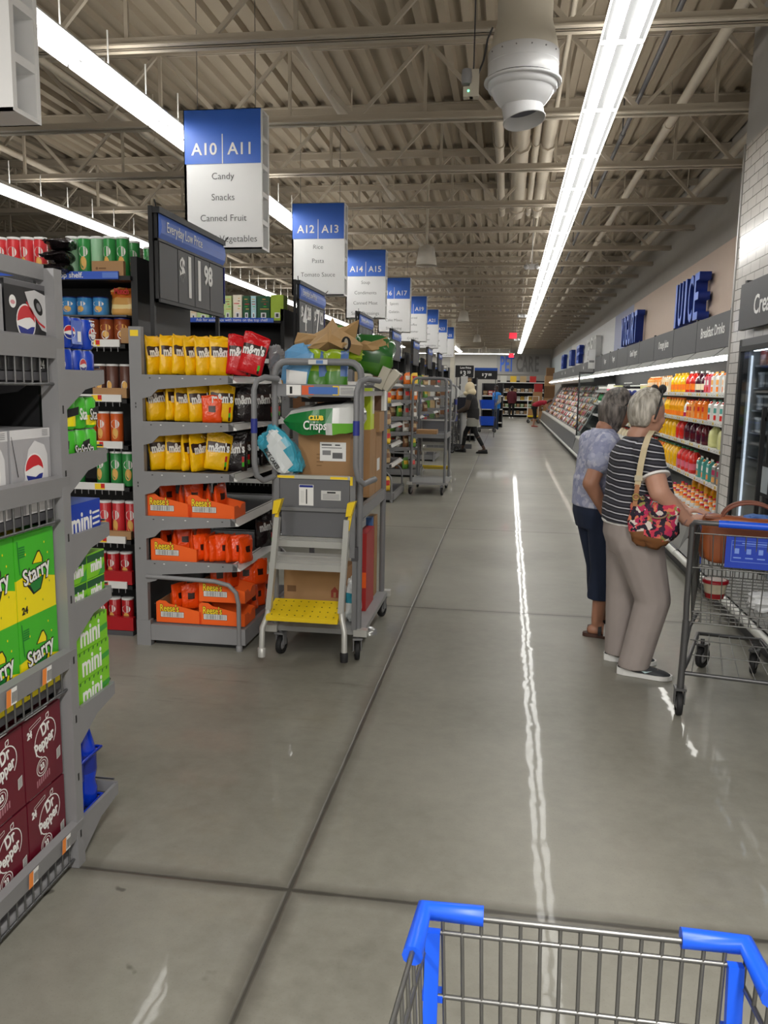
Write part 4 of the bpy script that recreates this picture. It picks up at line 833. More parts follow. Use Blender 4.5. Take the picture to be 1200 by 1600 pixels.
    st = MB().prism([(-.24, .30), (-.04, .355), (-.04, .335), (-.24, .275)], 0, .01, .425, SYEL)
    for i in range(4):
        for j in range(9): st.box(.035+.045*j, .042+.045*j, -.22+.05*i, -.213+.05*i, .3065+.0138*i, .3085+.0138*i, INK)
    part(t, 'step', st, 'yellow bottom step with small holes')
    def tread(y0, y1, z0, z1):
        b = MB(); n = 3
        for i in range(n):
            a = i/n; c = (i+.7)/n
            b.prism([(y0+(y1-y0)*a, z0+(z1-z0)*a), (y0+(y1-y0)*c, z0+(z1-z0)*c), (y0+(y1-y0)*c, z0+(z1-z0)*c-.01), (y0+(y1-y0)*a, z0+(z1-z0)*a-.01)], 0, .015, .44, ALU)
        b.prism([(y0-.004, z0+.002), (y0+.004, z0+.002), (y0+.004, z0-.035), (y0-.004, z0-.035)], 0, .01, .445, ALU); return b
    part(t, 'step', tread(-.17, -.05, .595, .645)); part(t, 'step', tread(-.10, -.03, .715, .735))
    part(t, 'step', MB().box(.04, .45, -.07, -.03, .885, .905, CG_).box(.05, .44, -.05, -.045, .735, .885, LAD))
    bp = part(t, 'ladder_panel', MB().box(.02, .45, -.05, -.035, .9, 1.075, LAD).box(.0, .47, -.06, -.02, 1.07, 1.09, ALU).box(.03, .13, -.061, -.06, 1.072, 1.086, YEL).box(.34, .44, -.061, -.06, 1.072, 1.086, YEL).box(.455, .47, -.062, -.06, 1.04, 1.09, YEL))
    g = MB().box(.155, .24, -.0515, -.05, .915, 1.035, INKW).box(.158, .237, -.052, -.0515, 1.02, 1.033, PNAV).bar((.2, -.052, .925), (.2, -.052, 1.01), .006, .004, INK).box(.165, .185, -.052, -.0515, .93, 1.0, STRIPW)
    part(bp, 'instruction_sticker', g, 'white instruction sticker'); w_k = MB().box(.285, .4, -.0515, -.05, .95, 1.005, mat('label_pale', (206, 206, 204), .5)).box(.32, .37, -.052, -.0515, .99, .999, INK)
    for k in range(4): w_k.box(.295, .39, -.052, -.0515, .957+.008*k, .96+.008*k, STEEL)
    part(bp, 'warning_sticker', w_k, 'pale warning sticker')
    part(t, 'brake_lever', MB().box(W-.03, W-.005, -.05, -.02, .19, .66, CG_).box(W-.035, W, -.055, -.015, .6, .68, STEELD))
    return t
C1 = (-1.32, 4.6, 0)
sc1 = stock_cart('grey stocking cart with yellow ladder step loaded with bags and cartons', C1)
sc2 = dup(tree(sc1), (-.89, 13.1, 0), PI, 'empty grey stocking cart farther along beside the snack shelf')
cbox('flat_carton', 'flat cardboard carton on the empty stocking cart', 'carton', (-1.33, 12.22, .906), .3, .3, .06, CARD)
# ---- what lies on the near cart
def crumple(c, r, m, seed, amp=.18, e=.55, rot=(0, 0, 0), flat=True, n=18, k=12, paint=None):
    b = MB(); sg = lambda v, p: math.copysign(abs(v)**p, v); T = Matrix.Rotation(R(rot[2]), 3, 'Z')@Matrix.Rotation(R(rot[1]), 3, 'Y')@Matrix.Rotation(R(rot[0]), 3, 'X'); V = []
    for i in range(k+1):
        f = -PI/2+PI*i/k
        for j in range(n):
            a = 2*PI*j/n; p = Vector((sg(math.cos(f), e)*sg(math.cos(a), e), sg(math.cos(f), e)*sg(math.sin(a), e), sg(math.sin(f), e)))
            q = 1+amp*(noise.noise(p*1.7+Vector((seed, 0, 0)))*1.3+.6*noise.noise(p*4+Vector((0, seed, 0))))
            V.append(T@Vector((p.x*r[0]*q, p.y*r[1]*q, p.z*r[2]*q))+Vector(c))
    for i in range(k):
        for j in range(n):
            f = (i*n+j, i*n+(j+1) % n, (i+1)*n+(j+1) % n, (i+1)*n+j); ce = sum((V[x] for x in f), Vector())/4-Vector(c)
            b.f.append(f); b.m.append(b.mi((paint(ce.x/r[0], ce.y/r[1], ce.z/r[2]) if paint else None) or m)); b.sm.append(not flat)
    b.v = [tuple(v) for v in V]; return b
KR = mat('kraft_paper', (176, 142, 96), .75, n=.07); LBL = mat('bag_light_blue', (104, 160, 206), .22, n=.1); GBAG = mat('bag_green', (44, 100, 46), .22, n=.2, sc_=20); SIMP = mat('bag_lime', (150, 178, 40), .22, n=.2, sc_=14); SIMG = mat('bag_leaf_green', (70, 130, 40), .25)
gq = 'goods piled on the near stocking cart'
z1 = 1.551
def lb_p(x, y, z): return INKW if z < -.1 and abs(x) < .6 and y < 0 else (mat('chip_gold', (206, 158, 84), .4) if z < -.45 and y < 0 else None)
solo('chip_bag', crumple((0, 0, .13), (.105, .07, .15), LBL, 3, .14, .6, (0, 6, -6), paint=lb_p), 'light blue chip bag at the left front of the loaded cart top', 'chip bag', (-1.21, 4.74, z1), group=gq, rot=(0, 0, 0))
solo('film_wrap', crumple((0, 0, .09), (.04, .07, .09), mat('clear_film', (150, 152, 156), .12, n=.25), 9, .3, .6), 'loose clear plastic film left of the light blue chip bag', 'plastic film', (-1.40, 4.92, 1.652), group=gq)
def prism_bag(pts, d, m, name, label, loc, rz=0, cat='paper bag', seed=1):
    """a folded paper bag: an outline in x,z given a thickness that bulges in the middle"""
    n = len(pts); cx = sum(p[0] for p in pts)/n; cz = sum(p[1] for p in pts)/n; b = MB(); rg = random.Random(seed)
    out = [(x, rg.uniform(-.2, .2)*d, z) for x, z in pts]; mid = [((x+cx)/2, 0, (z+cz)/2) for x, z in pts]
    fr = [(x, -d*(.8+rg.uniform(-.25, .25)), z) for x, _, z in mid]; bk = [(x, d*(.8+rg.uniform(-.2, .2)), z) for x, _, z in mid]
    v = out+fr+bk+[(cx, -d, cz), (cx, d, cz)]; f = []
    for i in range(n):
        j = (i+1) % n; f += [(i, j, n+j), (i, n+j, n+i), (j, i, 2*n+i), (j, 2*n+i, 2*n+j), (n+i, n+j, 3*n), (2*n+j, 2*n+i, 3*n+1)]
    b.add(v, f, m); t = thing(name, label, cat, loc, rz, gq); part(t, 'bag_body', b); return t
k1 = prism_bag([(-.19, 0), (-.12, .04), (.0, .155), (.03, .19), (.06, .135), (.15, .085), (.19, .05), (.17, .0), (.1, .03), (.02, .01), (-.08, -.01)], .13, KR, 'paper_bag', 'crumpled brown paper bag with a peaked fold on the loaded cart', (-1.06, 4.80, 1.775)); k1.scale = (1.12, 1, 1.15)
part(k1, 'round_mark', MB().quad([(.12+.022*math.cos(a), -.108+.02*math.cos(a), .055+.035*math.sin(a)) for a in [2*PI*i/14 for i in range(14)]], INK).quad([(.12+.009*math.cos(a), -.1095+.008*math.cos(a), .055+.026*math.sin(a)) for a in [2*PI*i/14 for i in range(14)]], mat('mark_pale', (170, 160, 140), .6)), 'dark oval printed mark')
prism_bag([(-.17, .0), (-.19, .09), (-.165, .15), (-.06, .14), (.0, .17), (.16, .19), (.22, .23), (.2, .13), (.17, .06), (.0, -.02)], .09, KR, 'paper_bag', 'folded brown paper bag behind the peaked one on the loaded cart', (-1.13, 5.02, 1.77), 0, seed=6)
prism_bag([(-.14, .0), (-.1, .09), (.0, .12), (.08, .1), (.16, .12), (.17, .05), (.1, 0)], .07, KR, 'paper_bag', 'brown paper bag farthest right over the green bag on the loaded cart', (-.93, 5.26, 1.79), 0, seed=8)
solo('chip_bag', crumple((0, 0, .1), (.14, .12, .12), GBAG, 14, .2, .6, (0, 8, 10), flat=False, paint=lambda x, y, z: SIMG if z < -.25 else None), 'dark green bag slumped at the right rear of the loaded cart', 'chip bag', (-.87, 5.32, 1.70), group=gq)
def sim(u, v, f):
    if f and u > .15 and v > .45: return mat('bag_blue_patch', (88, 120, 180), .3)
    if f and v < .5: return SIMG
for i, (x, a) in enumerate(((-1.10, -96), (-.985, -80))):
    solo('chip_bag', pouch(.145, .25, .07, SIMP, 60+i, sim), f'lime green chip bag, {["left", "right"][i]} of two standing in the cart top tray', 'chip bag', (x, 4.70, z1), R(a), group=gq)
solo('chip_bag', crumple((0, 0, .05), (.13, .08, .05), SIMP, 22, .25, .6), 'lime green chip bag lying under the peaked paper bag', 'chip bag', (-1.0, 4.86, 1.735), group=gq)
cbox('small_carton', 'small pale green carton in the right corner of the cart top tray', 'carton', (-.895, 4.66, z1), .05, .05, .05, mat('carton_pale_green', (150, 180, 150), .5), grp=gq)
for i, a in enumerate((24, 38)):
    o = cbox('small_carton', f'{["left", "right"][i]} of two tilted white cartons hanging over the right rear edge', 'carton', (-.845+.035*i, 5.2+.03*i, 1.60), .055, .12, .14, mat('carton_off_white', (206, 200, 186), .5), grp=gq); o.rotation_euler = (0, R(a), 0)
# middle shelf: carton, crisps case, rice cake bag, cartons at the right
zm = .912
cl = cbox('carton', 'tall cardboard carton with white label on the middle cart shelf', 'carton', (-1.205, 4.69, zm), .31, .26, .41, CARD, grp=gq)
lb = MB().box(.13, .285, -.0015, 0, .25, .36, INKW).box(.145, .195, -.002, -.0015, .285, .312, STEEL).box(.205, .265, -.002, -.0015, .265, .3, STEEL).box(.14, .2, -.002, -.0015, .34, .348, STEELD).box(.22, .25, -.002, -.0015, .34, .348, STEELD).box(.14, .26, -.002, -.0015, .325, .33, STEEL)
for k in range(8): lb.box(.207+.007*k, .21+.007*k, -.0025, -.002, .268, .298, INK)
part(cl, 'shipping_label', lb, 'white shipping label with barcodes'); pr_ = MB()
for k in range(4): pr_.box(.11, .14+.01*(k % 2), -.001, 0, .22+.022*k, .224+.022*k, CARDD)
part(cl, 'print', pr_)
cr = thing('snack_case', 'green and white plastic crisps case lying on the carton', 'snack case', (-1.27, 4.60, 1.318), 0, gq)
b = MB(); GW = mat('crisps_white', (214, 216, 214), .25, n=.06); GG = mat('crisps_green', (22, 118, 54), .25, n=.06); n = 12
rings = []
for i in range(n+1):
    u = i/n; x = .44*u; zt = .125+.03*math.sin(u*2.2)+.03*u; zb = .03-.03*math.sin(u*PI)+.02*noise.noise(Vector((u*5, 1, 0))); yb = .0-.05*math.sin(PI*min(1, u*1.1)); q = .25 if i in (0, n) else 1
    zc = (zt+zb)/2
    rings.append([(x, yb+.01, zc+(zb-zc)*q), (x, yb-.005, zc+(.07-zc)*q), (x, yb+.015, zc+(zt-.02-zc)*q), (x, .03, zc+(zt-zc)*q), (x, .26, zc+(zt+.02-zc)*q), (x, .27, zc+(zb-zc)*q)])
for k in range(n):
    for j in range(6):
        f = [rings[k][j], rings[k][(j+1) % 6], rings[k+1][(j+1) % 6], rings[k+1][j]]
        mm = GG if (j in (0, 1) and k < 8 and not (k == 7 and j == 0)) else (DARK if j == 3 and 3 < k < 9 else GW)
        if j == 0 and k >= 8: mm = mat('crisps_lime', (110, 186, 60), .3) if k < 12 else GW
        b.quad(f, mm)
part(cr, 'case_body', b); txt(cr, 'Crisps', INKW, .07, (.2, -.068, .055), '-y', bold=.001, sx=.75, rot=(PI/2-R(8), 0, 0)); txt(cr, 'CLUB', YEL, .034, (.205, -.060, .098), '-y', bold=.002, rot=(PI/2-R(8), 0, 0))
cbox('carton', 'black topped carton behind the crisps case', 'carton', (-1.22, 4.82, 1.50), .3, .25, .03, mat('carton_dark', (52, 44, 44), .6), grp=gq)
def rc(x, y, z): return mat('rice_teal', (60, 160, 186), .3, n=.1) if (x+.6*z > .45 or x < -.75 or z > .8) else None
rt = thing('snack_bag', 'white and teal rice cake bag leaning out at the left of the carton', 'snack bag', (-1.285, 4.60, 1.09), 0, gq); part(rt, 'bag_body', crumple((0, 0, .125), (.085, .06, .155), mat('rice_white', (216, 222, 224), .25, n=.06), 41, .2, .6, (0, -36, 8), n=26, k=18, paint=rc))
txt(rt, 'RICE CAKES', INK, .032, (-.035, -.078, .09), '-y', bold=.001, rot=(PI/2, R(55), 0), sx=.8)
cbox('carton', 'cardboard carton at the front right of the middle cart shelf', 'carton', (-.9, 5.0, zm), .07, .22, .42, CARD, grp=gq)
cbox('carton', 'tall cardboard carton at the rear right of the middle cart shelf', 'carton', (-1.0, 5.235, zm), .17, .25, .40, CARD, lambda b, w, d, h: b.box(w, w+.001, .05, .16, .14, .22, INKW), grp=gq)
cbox('carton', 'small cardboard carton sticking out on top of the rear right carton', 'carton', (-.92, 5.24, 1.307), .11, .2, .13, CARD, grp=gq)
cbox('lime_carton', 'tall lime green carton standing between the right cart posts', 'carton', (-.905, 5.03, 1.328), .07, .14, .26, mat('carton_lime', (196, 220, 40), .4), lambda b, w, d, h: b.box(w, w+.001, .07, .14, .1, .26, mat('carton_pale', (226, 226, 214), .5)), grp=gq)
cbox('open_carton', 'white edged open carton at the right rear cart post', 'carton', (-.905, 5.40, 1.44), .1, .1, .12, mat('carton_brown_white', (120, 84, 66), .6), lambda b, w, d, h: b.box(w-.02, w+.001, -.001, d+.001, 0, h+.01, INKW), grp=gq)
cbox('yellow_carton', 'yellow carton at the rear of the cart behind the crisps case', 'carton', (-1.05, 5.3, 1.307), .08, .1, .2, mat('carton_yellow', (236, 206, 40), .5), grp=gq)
# lower platform
zp = .186
def house(b, w, d, h):
    b.quad([(w*.78, -.0008, h*.35), (w*.9, -.0008, h*.35), (w*.9, -.0008, h*.52), (w*.84, -.0008, h*.62), (w*.78, -.0008, h*.52)], mat('red_house_print', (150, 60, 46), .6)); b.box(w*.82, w*.86, -.001, -.0008, h*.36, h*.48, CARD); b.box(.02, w*.2, -.0008, 0, h*.45, h*.6, CARDD)
cbox('carton', 'closed cardboard carton behind the yellow ladder step', 'carton', (-1.285, 4.66, zp+.075), .37, .3, .25, CARD, house, grp=gq)
cbox('flat_carton', 'white flat carton under the cardboard carton on the cart base', 'carton', (-1.285, 4.65, zp), .37, .32, .073, mat('carton_off_white', (206, 200, 186), .5), lambda b, w, d, h: (b.box(w*.55, w*.92, -.001, 0, h*.2, h*.75, mat('grey_print', (120, 118, 112), .6)),), grp=gq)
solo('snack_bag', crumple((0, 0, .125), (.05, .09, .13), mat('rice_white', (216, 222, 224), .25), 51, .2, .6, paint=lambda x, y, z: mat('rice_teal', (60, 160, 186), .3) if -.15 < z < .25 else None), 'white and teal bag standing right of the cartons on the cart base', 'snack bag', (-.885, 4.78, zp), group=gq)
cbox('red_carton', 'narrow red carton at the right of the cart base', 'carton', (-.90, 4.98, zp), .06, .3, .5, mat('carton_red', (170, 34, 34), .5), lambda b, w, d, h: (b.box(.0, w, -.001, 0, h*.3, h*.5, ORB),), grp=gq)
cbox('blue_carton', 'blue carton at the rear right of the cart base', 'carton', (-.9, 5.3, zp), .04, .07, .55, mat('carton_blue', (62, 108, 168), .5), grp=gq); cbox('carton', 'slim cardboard carton at the rear end of the cart base', 'carton', (-.9, 5.375, zp), .05, .1, .55, CARD, grp=gq)
# ================================================================ juice cooler on the right
CGR = mat('cooler_grey', (150, 150, 148), .4, n=.04); CDK = mat('cooler_dark', (62, 62, 64), .5, n=.06); CLT = mat('cooler_light', (214, 214, 208), .35, n=.03); HDR = mat('header_charcoal', (76, 76, 78), .5, n=.04)
CLAMP = emis('canopy_lamp', (255, 253, 246), COOL)
def cooler(name, lab, y0, y1, shelves, dark=False):
    t = thing(name, lab, 'cooler', (1.9, (y0+y1)/2, 0), world=True)
    part(t, 'kick_panel', MB().box(1.62, 2.55, y0, y1, .0, .09, CDK))
    part(t, 'bumper', MB().tube([(1.58, y0, .135), (1.58, y1, .135)], .032, CLT, 10).box(1.58, 1.64, y0, y1, .1, .17, CDK))
    zl = .5 if not dark else .56
    part(t, 'front_panel', MB().prism([(1.6, .17), (1.64, .17), (1.72, zl-.05), (1.68, zl-.05)], 1, y0, y1, CGR if not dark else mat('case_grey', (112, 113, 114), .35)))
    part(t, 'front_lip', MB().prism([(1.66, zl-.06), (1.76, zl-.06), (1.78, zl), (1.67, zl), (1.655, zl-.03)], 1, y0, y1, CLT))
    part(t, 'deck', MB().prism([(1.76, .40), (2.55, .46), (2.55, .38), (1.76, .34)], 1, y0, y1, CGR))
    part(t, 'back_panel', MB().box(2.52, 2.56, y0, y1, .09, 2.1, mat('cooler_back', (58, 58, 60), .6) if not dark else CDK))
    part(t, 'roof', MB().box(2.046, 2.56, y0, y1, 1.97, 2.025, CGR))
    can_ = MB().prism([(1.93, 1.93), (1.95, 1.90), (2.045, 1.975), (2.045, 2.025)], 1, y0, y1, mat('canopy_grey', (158, 158, 156), .45))
    k = y0+.7
    while k < y1 and not dark: can_.prism([(1.929, 1.931), (1.932, 1.927), (2.045, 2.0235), (2.043, 2.0275)], 1, k, k+.03, BLACK); k += 1.25
    cn = part(t, 'canopy', can_)
    part(cn, 'canopy_lamp', MB().prism([(1.925, 1.93), (1.945, 1.885), (1.965, 1.89), (1.955, 1.93)], 1, y0+.02, y1-.02, CLAMP if not dark else emis('case_lamp', (255, 240, 226), COOL*.2)), 'white glowing lamp tube', root=t)
    for z, x in shelves:
        s = part(t, 'shelf', MB().box(x, 2.52, y0+.02, y1-.02, z-.02, z-.004, CLT)); r = MB().prism([(x-.012, z+.008), (x-.004, z+.008), (x+.004, z-.04), (x-.004, z-.04)], 1, y0+.02, y1-.02, STRIPW)
        k = y0+.1
        while k < min(y1, 16): r.box(x-.012, x-.009, k, k+.035, z-.028, z-.002, YEL if int(k*7) % 3 == 0 else INKW); r.box(x-.0125, x-.012, k+.004, k+.03, z-.02, z-.014, INK); k += .11
        part(s, 'price_rail', r, root=t)
    return t
JS = ((1.585, 2.08), (1.30, 2.06), (1.04, 2.04), (.70, 2.02))
jc = cooler('juice_cooler', 'long open cooler full of juice, nearest on the right', 7.68, 20.4, JS)
part(jc, 'end_panel', MB().box(1.98, 2.56, 7.665, 7.68, .1, 2.05, CGR).box(1.93, 1.99, 7.665, 7.69, .17, 1.95, STEEL))
ep = MB().box(1.665, 1.70, 20.36, 20.4, .5, 2.02, BLACK).box(1.7, 2.5, 20.36, 20.4, 1.98, 2.02, BLACK); part(jc, 'end_frame', ep, 'black end frame'); part(jc, 'end_glass', MB().box(1.70, 2.5, 20.375, 20.38, .5, 1.98, glass('cooler_glass')), 'clear end glass')
hd = [(8.28, 9.7, 'Breakfast Drinks', 9.0), (9.72, 11.02, '', 0), (11.04, 12.41, 'Orange Juice', 11.7), (12.43, 13.79, '', 0), (13.81, 15.09, 'Greek Yogurt', 14.4), (15.11, 16.48, '', 0), (16.5, 17.7, 'Yogurt', 17.05), (17.72, 19.24, 'Yogurt', 18.5), (19.26, 20.7, '', 0)]
HX = 2.05
for i, (a, b, s, yc) in enumerate(hd):
    t = thing('header_sign', f'charcoal header panel over the juice cooler reading {s}, {nth(i+1)} from the front' if s else f'blank charcoal header panel over the juice cooler, {nth(i+1)} from the front', 'sign', (HX, a, 2.03), group='charcoal header panels over the juice cooler', world=True)
    part(t, 'panel', MB().box(HX, HX+.03, a, b, 2.031, 2.37, HDR).box(HX+.005, HX+.025, a+.02, a+.08, 2.37, 2.39, BLACK).box(HX+.03, HX+.3, (a+b)/2-.01, (a+b)/2+.01, 2.0255, 2.05, BLACK))
    if s: txt(t, s, INKW, .15 if i == 0 else .14, (HX-.002, yc, 2.215), '-x', root=t, bold=.002)
mh = [(20.9+1.85*k, 20.9+1.85*k+1.83) for k in range(10)]
for i, (a, b) in enumerate(mh):
    t = thing('header_sign', f'charcoal header panel over the meat case, {nth(i+1)} from the juice cooler', 'sign', (HX, a, 1.98), group='charcoal header panels over the meat case', world=True)
    part(t, 'panel', MB().box(HX, HX+.03, a, b, 2.031, 2.33, HDR).box(HX+.03, HX+.3, (a+b)/2-.01, (a+b)/2+.01, 2.0255, 2.05, BLACK))
    if i in (0, 1, 3, 5, 6): txt(t, ['Beef', 'Pork', '', 'Ham', '', 'Meat', 'Fish'][i], INKW, .13, (HX-.002, a+.9, 2.2), '-x', root=t, bold=.004)
solo('hanging_card', MB().box(1.88, 2.04, 20.5, 20.505, 2.1, 2.56, INKW).box(1.9, 2.02, 20.497, 20.5, 2.25, 2.3, STEEL), 'white hanging card at the corner between juice cooler and meat case', 'sign', (0, 0, 0))
mc = cooler('meat_case', 'low open meat case beyond the juice cooler', 20.45, 40.5, (), True)
part(mc, 'sloped_rack', MB().prism([(1.8, .52), (2.46, 1.72), (2.52, 1.72), (2.52, .5)], 1, 20.5, 40.4, CDK))
part(mc, 'canopy_front', MB().prism([(1.97, 1.93), (2.0, 1.80), (2.04, 1.80), (2.04, 1.97)], 1, 20.5, 40.4, mat('case_canopy', (150, 148, 144), .4)))
# word signs on the wall
def word(s, y_far, y_near, m, ms, lab, z0=2.55, h=.62):
    t = thing('wall_letters', lab, 'wall letters', (2.56, (y_far+y_near)/2, z0), group='big word signs on the right wall', world=True); n = len(s); st = (y_far-y_near)/n
    for i, c in enumerate(s):
        cu = bpy.data.curves.new('letter', 'FONT'); cu.body = c; cu.size = h*1.38; cu.extrude = .075; cu.offset = .012; cu.align_x = 'CENTER'; cu.resolution_u = 3
        tmp = bpy.data.objects.new('letter', cu); me = bpy.data.meshes.new_from_object(tmp); bpy.data.objects.remove(tmp); bpy.data.curves.remove(cu)
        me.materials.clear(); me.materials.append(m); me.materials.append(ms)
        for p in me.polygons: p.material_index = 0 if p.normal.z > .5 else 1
        xs = [v.co.x for v in me.vertices]; wd = max(xs)-min(xs); o = bpy.data.objects.new('letter', me); col.objects.link(o); o.parent = t
        o.location = (2.48-2.56, y_far-st*(i+.5)-(y_far+y_near)/2, 0); o.rotation_euler = (PI/2, 0, -PI/2); o.scale = (min(1.0, st*.82/wd), 1, 1)
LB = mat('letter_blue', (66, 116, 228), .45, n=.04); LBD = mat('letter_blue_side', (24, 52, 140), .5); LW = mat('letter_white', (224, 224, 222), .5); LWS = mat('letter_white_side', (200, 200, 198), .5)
word('JUICE', 13.1, 11.45, LB, LBD, 'blue block letters JUICE on the beige wall'); word('YOGURT', 19.0, 16.7, LB, LBD, 'blue block letters YOGURT on the lavender wall')
word('SEAFOOD', 26.9, 24.2, LW, LWS, 'white block letters on the pale grey wall'); word('BEEF', 31.0, 29.8, LB, LBD, 'blue block letters nearest beyond the white word'); word('PORK', 34.6, 33.4, LB, LBD, 'blue block letters second beyond the white word'); word('MEAT', 39.6, 37.9, LB, LBD, 'blue block letters farthest along the right wall')
# ---- juice in bottles, jugs and cartons; front +x, turned to the aisle when set out
JC = {'yellow': (250, 190, 20), 'amber': (236, 160, 20), 'red': (214, 40, 30), 'orange': (246, 130, 40), 'dark purple': (70, 16, 40), 'maroon': (92, 20, 34), 'pink': (226, 110, 130), 'pale yellow': (226, 226, 160), 'cream': (238, 222, 190), 'white': (236, 236, 232), 'peach': (250, 176, 96), 'green': (44, 120, 70), 'teal': (90, 170, 160), 'magenta': (176, 44, 90), 'black': (44, 44, 46), 'grey': (150, 150, 146)}
jm = {k: mat('juice_'+k.replace(' ', '_'), v, .2, n=.08, sc_=20) for k, v in JC.items()}
def sq(w, d, z, e=.45, n=14):
    sg = lambda v: math.copysign(abs(v)**e, v)
    return [(d/2*sg(math.cos(2*PI*i/n)), w/2*sg(math.sin(2*PI*i/n)), z) for i in range(n)]
PROTO = {}
def jproto(kind, c, c2, c3):
    key = (kind, c, c2, c3)
    if key in PROTO: return PROTO[key]
    a, b_, d_ = jm[c], jm[c2], jm[c3]
    if kind == 'jug':
        t = thing('juice_jug', 'x', 'juice jug'); b = MB().loft([sq(.12, .12, 0), sq(.14, .14, .01), sq(.14, .14, .14), sq(.125, .125, .18), sq(.06, .06, .225), sq(.045, .045, .235)], a); part(t, 'jug_body', b)
        part(t, 'handle', MB().tube([(0, .03, .225), (0, .062, .2), (0, .066, .15)], .012, a, 8)); part(t, 'cap', MB().lathe([(.024, .235), (.024, .257), (.02, .259)], d_, n=12))
        part(t, 'label', MB().loft([[(x*1.012, y*1.012, z) for x, y, z in sq(.14, .14, 0)] for z in (.035, .11)], b_, cap=False) if False else MB().loft([[(x*1.012, y*1.012, zz) for x, y, z in sq(.14, .14, 0)] for zz in (.04, .11)], b_, cap=False))
    elif kind == 'bottle':
        t = thing('juice_bottle', 'x', 'juice bottle'); b = MB().lathe([(.04, 0), (.046, .008), (.046, .07), (.041, .085), (.046, .1), (.044, .135), (.03, .175), (.019, .195), (.019, .205)], a, n=14); part(t, 'bottle_body', b)
        part(t, 'cap', MB().lathe([(.022, .205), (.022, .226), (.018, .228)], d_, n=12)); part(t, 'label', MB().lathe([(.0468, .015), (.0468, .066)], b_, n=14, cap=False))
    elif kind == 'small':
        t = thing('juice_bottle', 'x', 'juice bottle'); b = MB().lathe([(.032, 0), (.036, .006), (.036, .07), (.03, .1), (.016, .12), (.016, .128)], a, n=12); part(t, 'bottle_body', b)
        part(t, 'cap', MB().lathe([(.019, .126), (.019, .143), (.015, .145)], d_, n=10)); part(t, 'label', MB().lathe([(.0368, .06), (.0368, .072), (.031, .1)], b_, n=12, cap=False))
    elif kind == 'carton':
        t = thing('juice_carton', 'x', 'juice carton'); b = MB().box(-.045, .045, -.045, .045, 0, .17, a); b.add([(-.045, -.045, .17), (.045, -.045, .17), (.045, .045, .17), (-.045, .045, .17), (0, -.045, .21), (0, .045, .21)], [(0, 1, 4), (1, 2, 5, 4), (2, 3, 5), (3, 0, 4, 5)], a)
        b.box(-.003, .003, -.045, .045, .208, .225, b_).box(.045, .0458, -.04, .04, .09, .14, b_).box(.045, .0458, -.032, .038, .02, .07, d_).box(-.04, .04, -.0458, -.045, .02, .07, d_); part(t, 'carton_body', b); part(t, 'cap', MB().lathe([(.014, 0), (.014, .014)], d_, (0, 0, 0), 10, T=Matrix.Translation((.022, 0, .19))@Matrix.Rotation(R(48), 4, 'Y')))
    elif kind == 'tub':
        t = thing('yogurt_tub', 'x', 'yogurt tub'); part(t, 'tub_body', MB().lathe([(.035, 0), (.046, .1)], a, n=12).lathe([(.0405, .045), (.0445, .08)], b_, n=12, cap=False)); part(t, 'lid', MB().lathe([(.048, .1), (.048, .11), (.04, .111)], d_, n=12))
    PROTO[key] = [tree(t), False]; return PROTO[key]
def set_out(kind, c, loc, lab, grp, c2='white', c3='white', sc_=1):
    p = jproto(kind, c, c2, c3)
    if not p[1]: p[1] = True; o = p[0][0]; o.location = loc; o.rotation_euler = (0, 0, PI); o['label'] = lab; o['group'] = grp; o.scale = (sc_,)*3
    else: dup(p[0], loc, PI+rnd.uniform(-.15, .15), lab, grp, scale=(sc_,)*3)
PX = lambda px, z: 2928/(px-788.6+(1.3-z)*11)
SHN = {1.585: 'top', 1.30: 'second', 1.04: 'third', .70: 'fourth', .46: 'lowest'}
WORD = {'jug': 'jug', 'bottle': 'bottle', 'small': 'small bottle', 'carton': 'carton', 'tub': 'tub'}
cnt = {}
def shelf_row(z, xf, items):
    for kind, c, px0, px1, n, c2, c3, s in items:
        ya, yb_ = PX(px0, z), PX(px1, z)
        for i in range(n):
            y = ya+(yb_-ya)*((i+.5)/n); k = (z, c, kind); cnt[k] = cnt.get(k, 0)+1
            set_out(kind, c, (xf+(.085 if kind == 'jug' else .06), y, z-.003), f'{c} {WORD[kind]}, {nth(cnt[k])} of its kind from the tiled wall, {SHN[z]} cooler shelf', f'{c} {WORD[kind]}s on the {SHN[z]} cooler shelf', c2, c3, s)
shelf_row(1.585, 2.08, [('carton', 'magenta', 1163, 1147, 2, 'white', 'pink', 1), ('carton', 'white', 1146, 1112, 4, 'peach', 'orange', 1), ('carton', 'pink', 1111, 1103, 2, 'white', 'red', 1), ('jug', 'dark purple', 1103, 1087, 2, 'cream', 'white', .95), ('jug', 'red', 1086, 1072, 2, 'orange', 'white', .98),
    ('jug', 'yellow', 1071, 1050, 4, 'orange', 'yellow', .95), ('carton', 'cream', 1049, 1036, 4, 'peach', 'white', 1), ('carton', 'peach', 1036, 1016, 8, 'cream', 'orange', 1), ('tub', 'cream', 1014, 1004, 5, 'pale yellow', 'white', 1.1), ('tub', 'white', 1003, 988, 8, 'black', 'black', 1.1), ('bottle', 'black', 987, 975, 6, 'white', 'white', .7), ('tub', 'pale yellow', 974, 962, 6, 'white', 'black', 1.1), ('bottle', 'white', 961, 950, 6, 'pink', 'black', .7), ('tub', 'grey', 949, 938, 6, 'white', 'black', 1.1)])
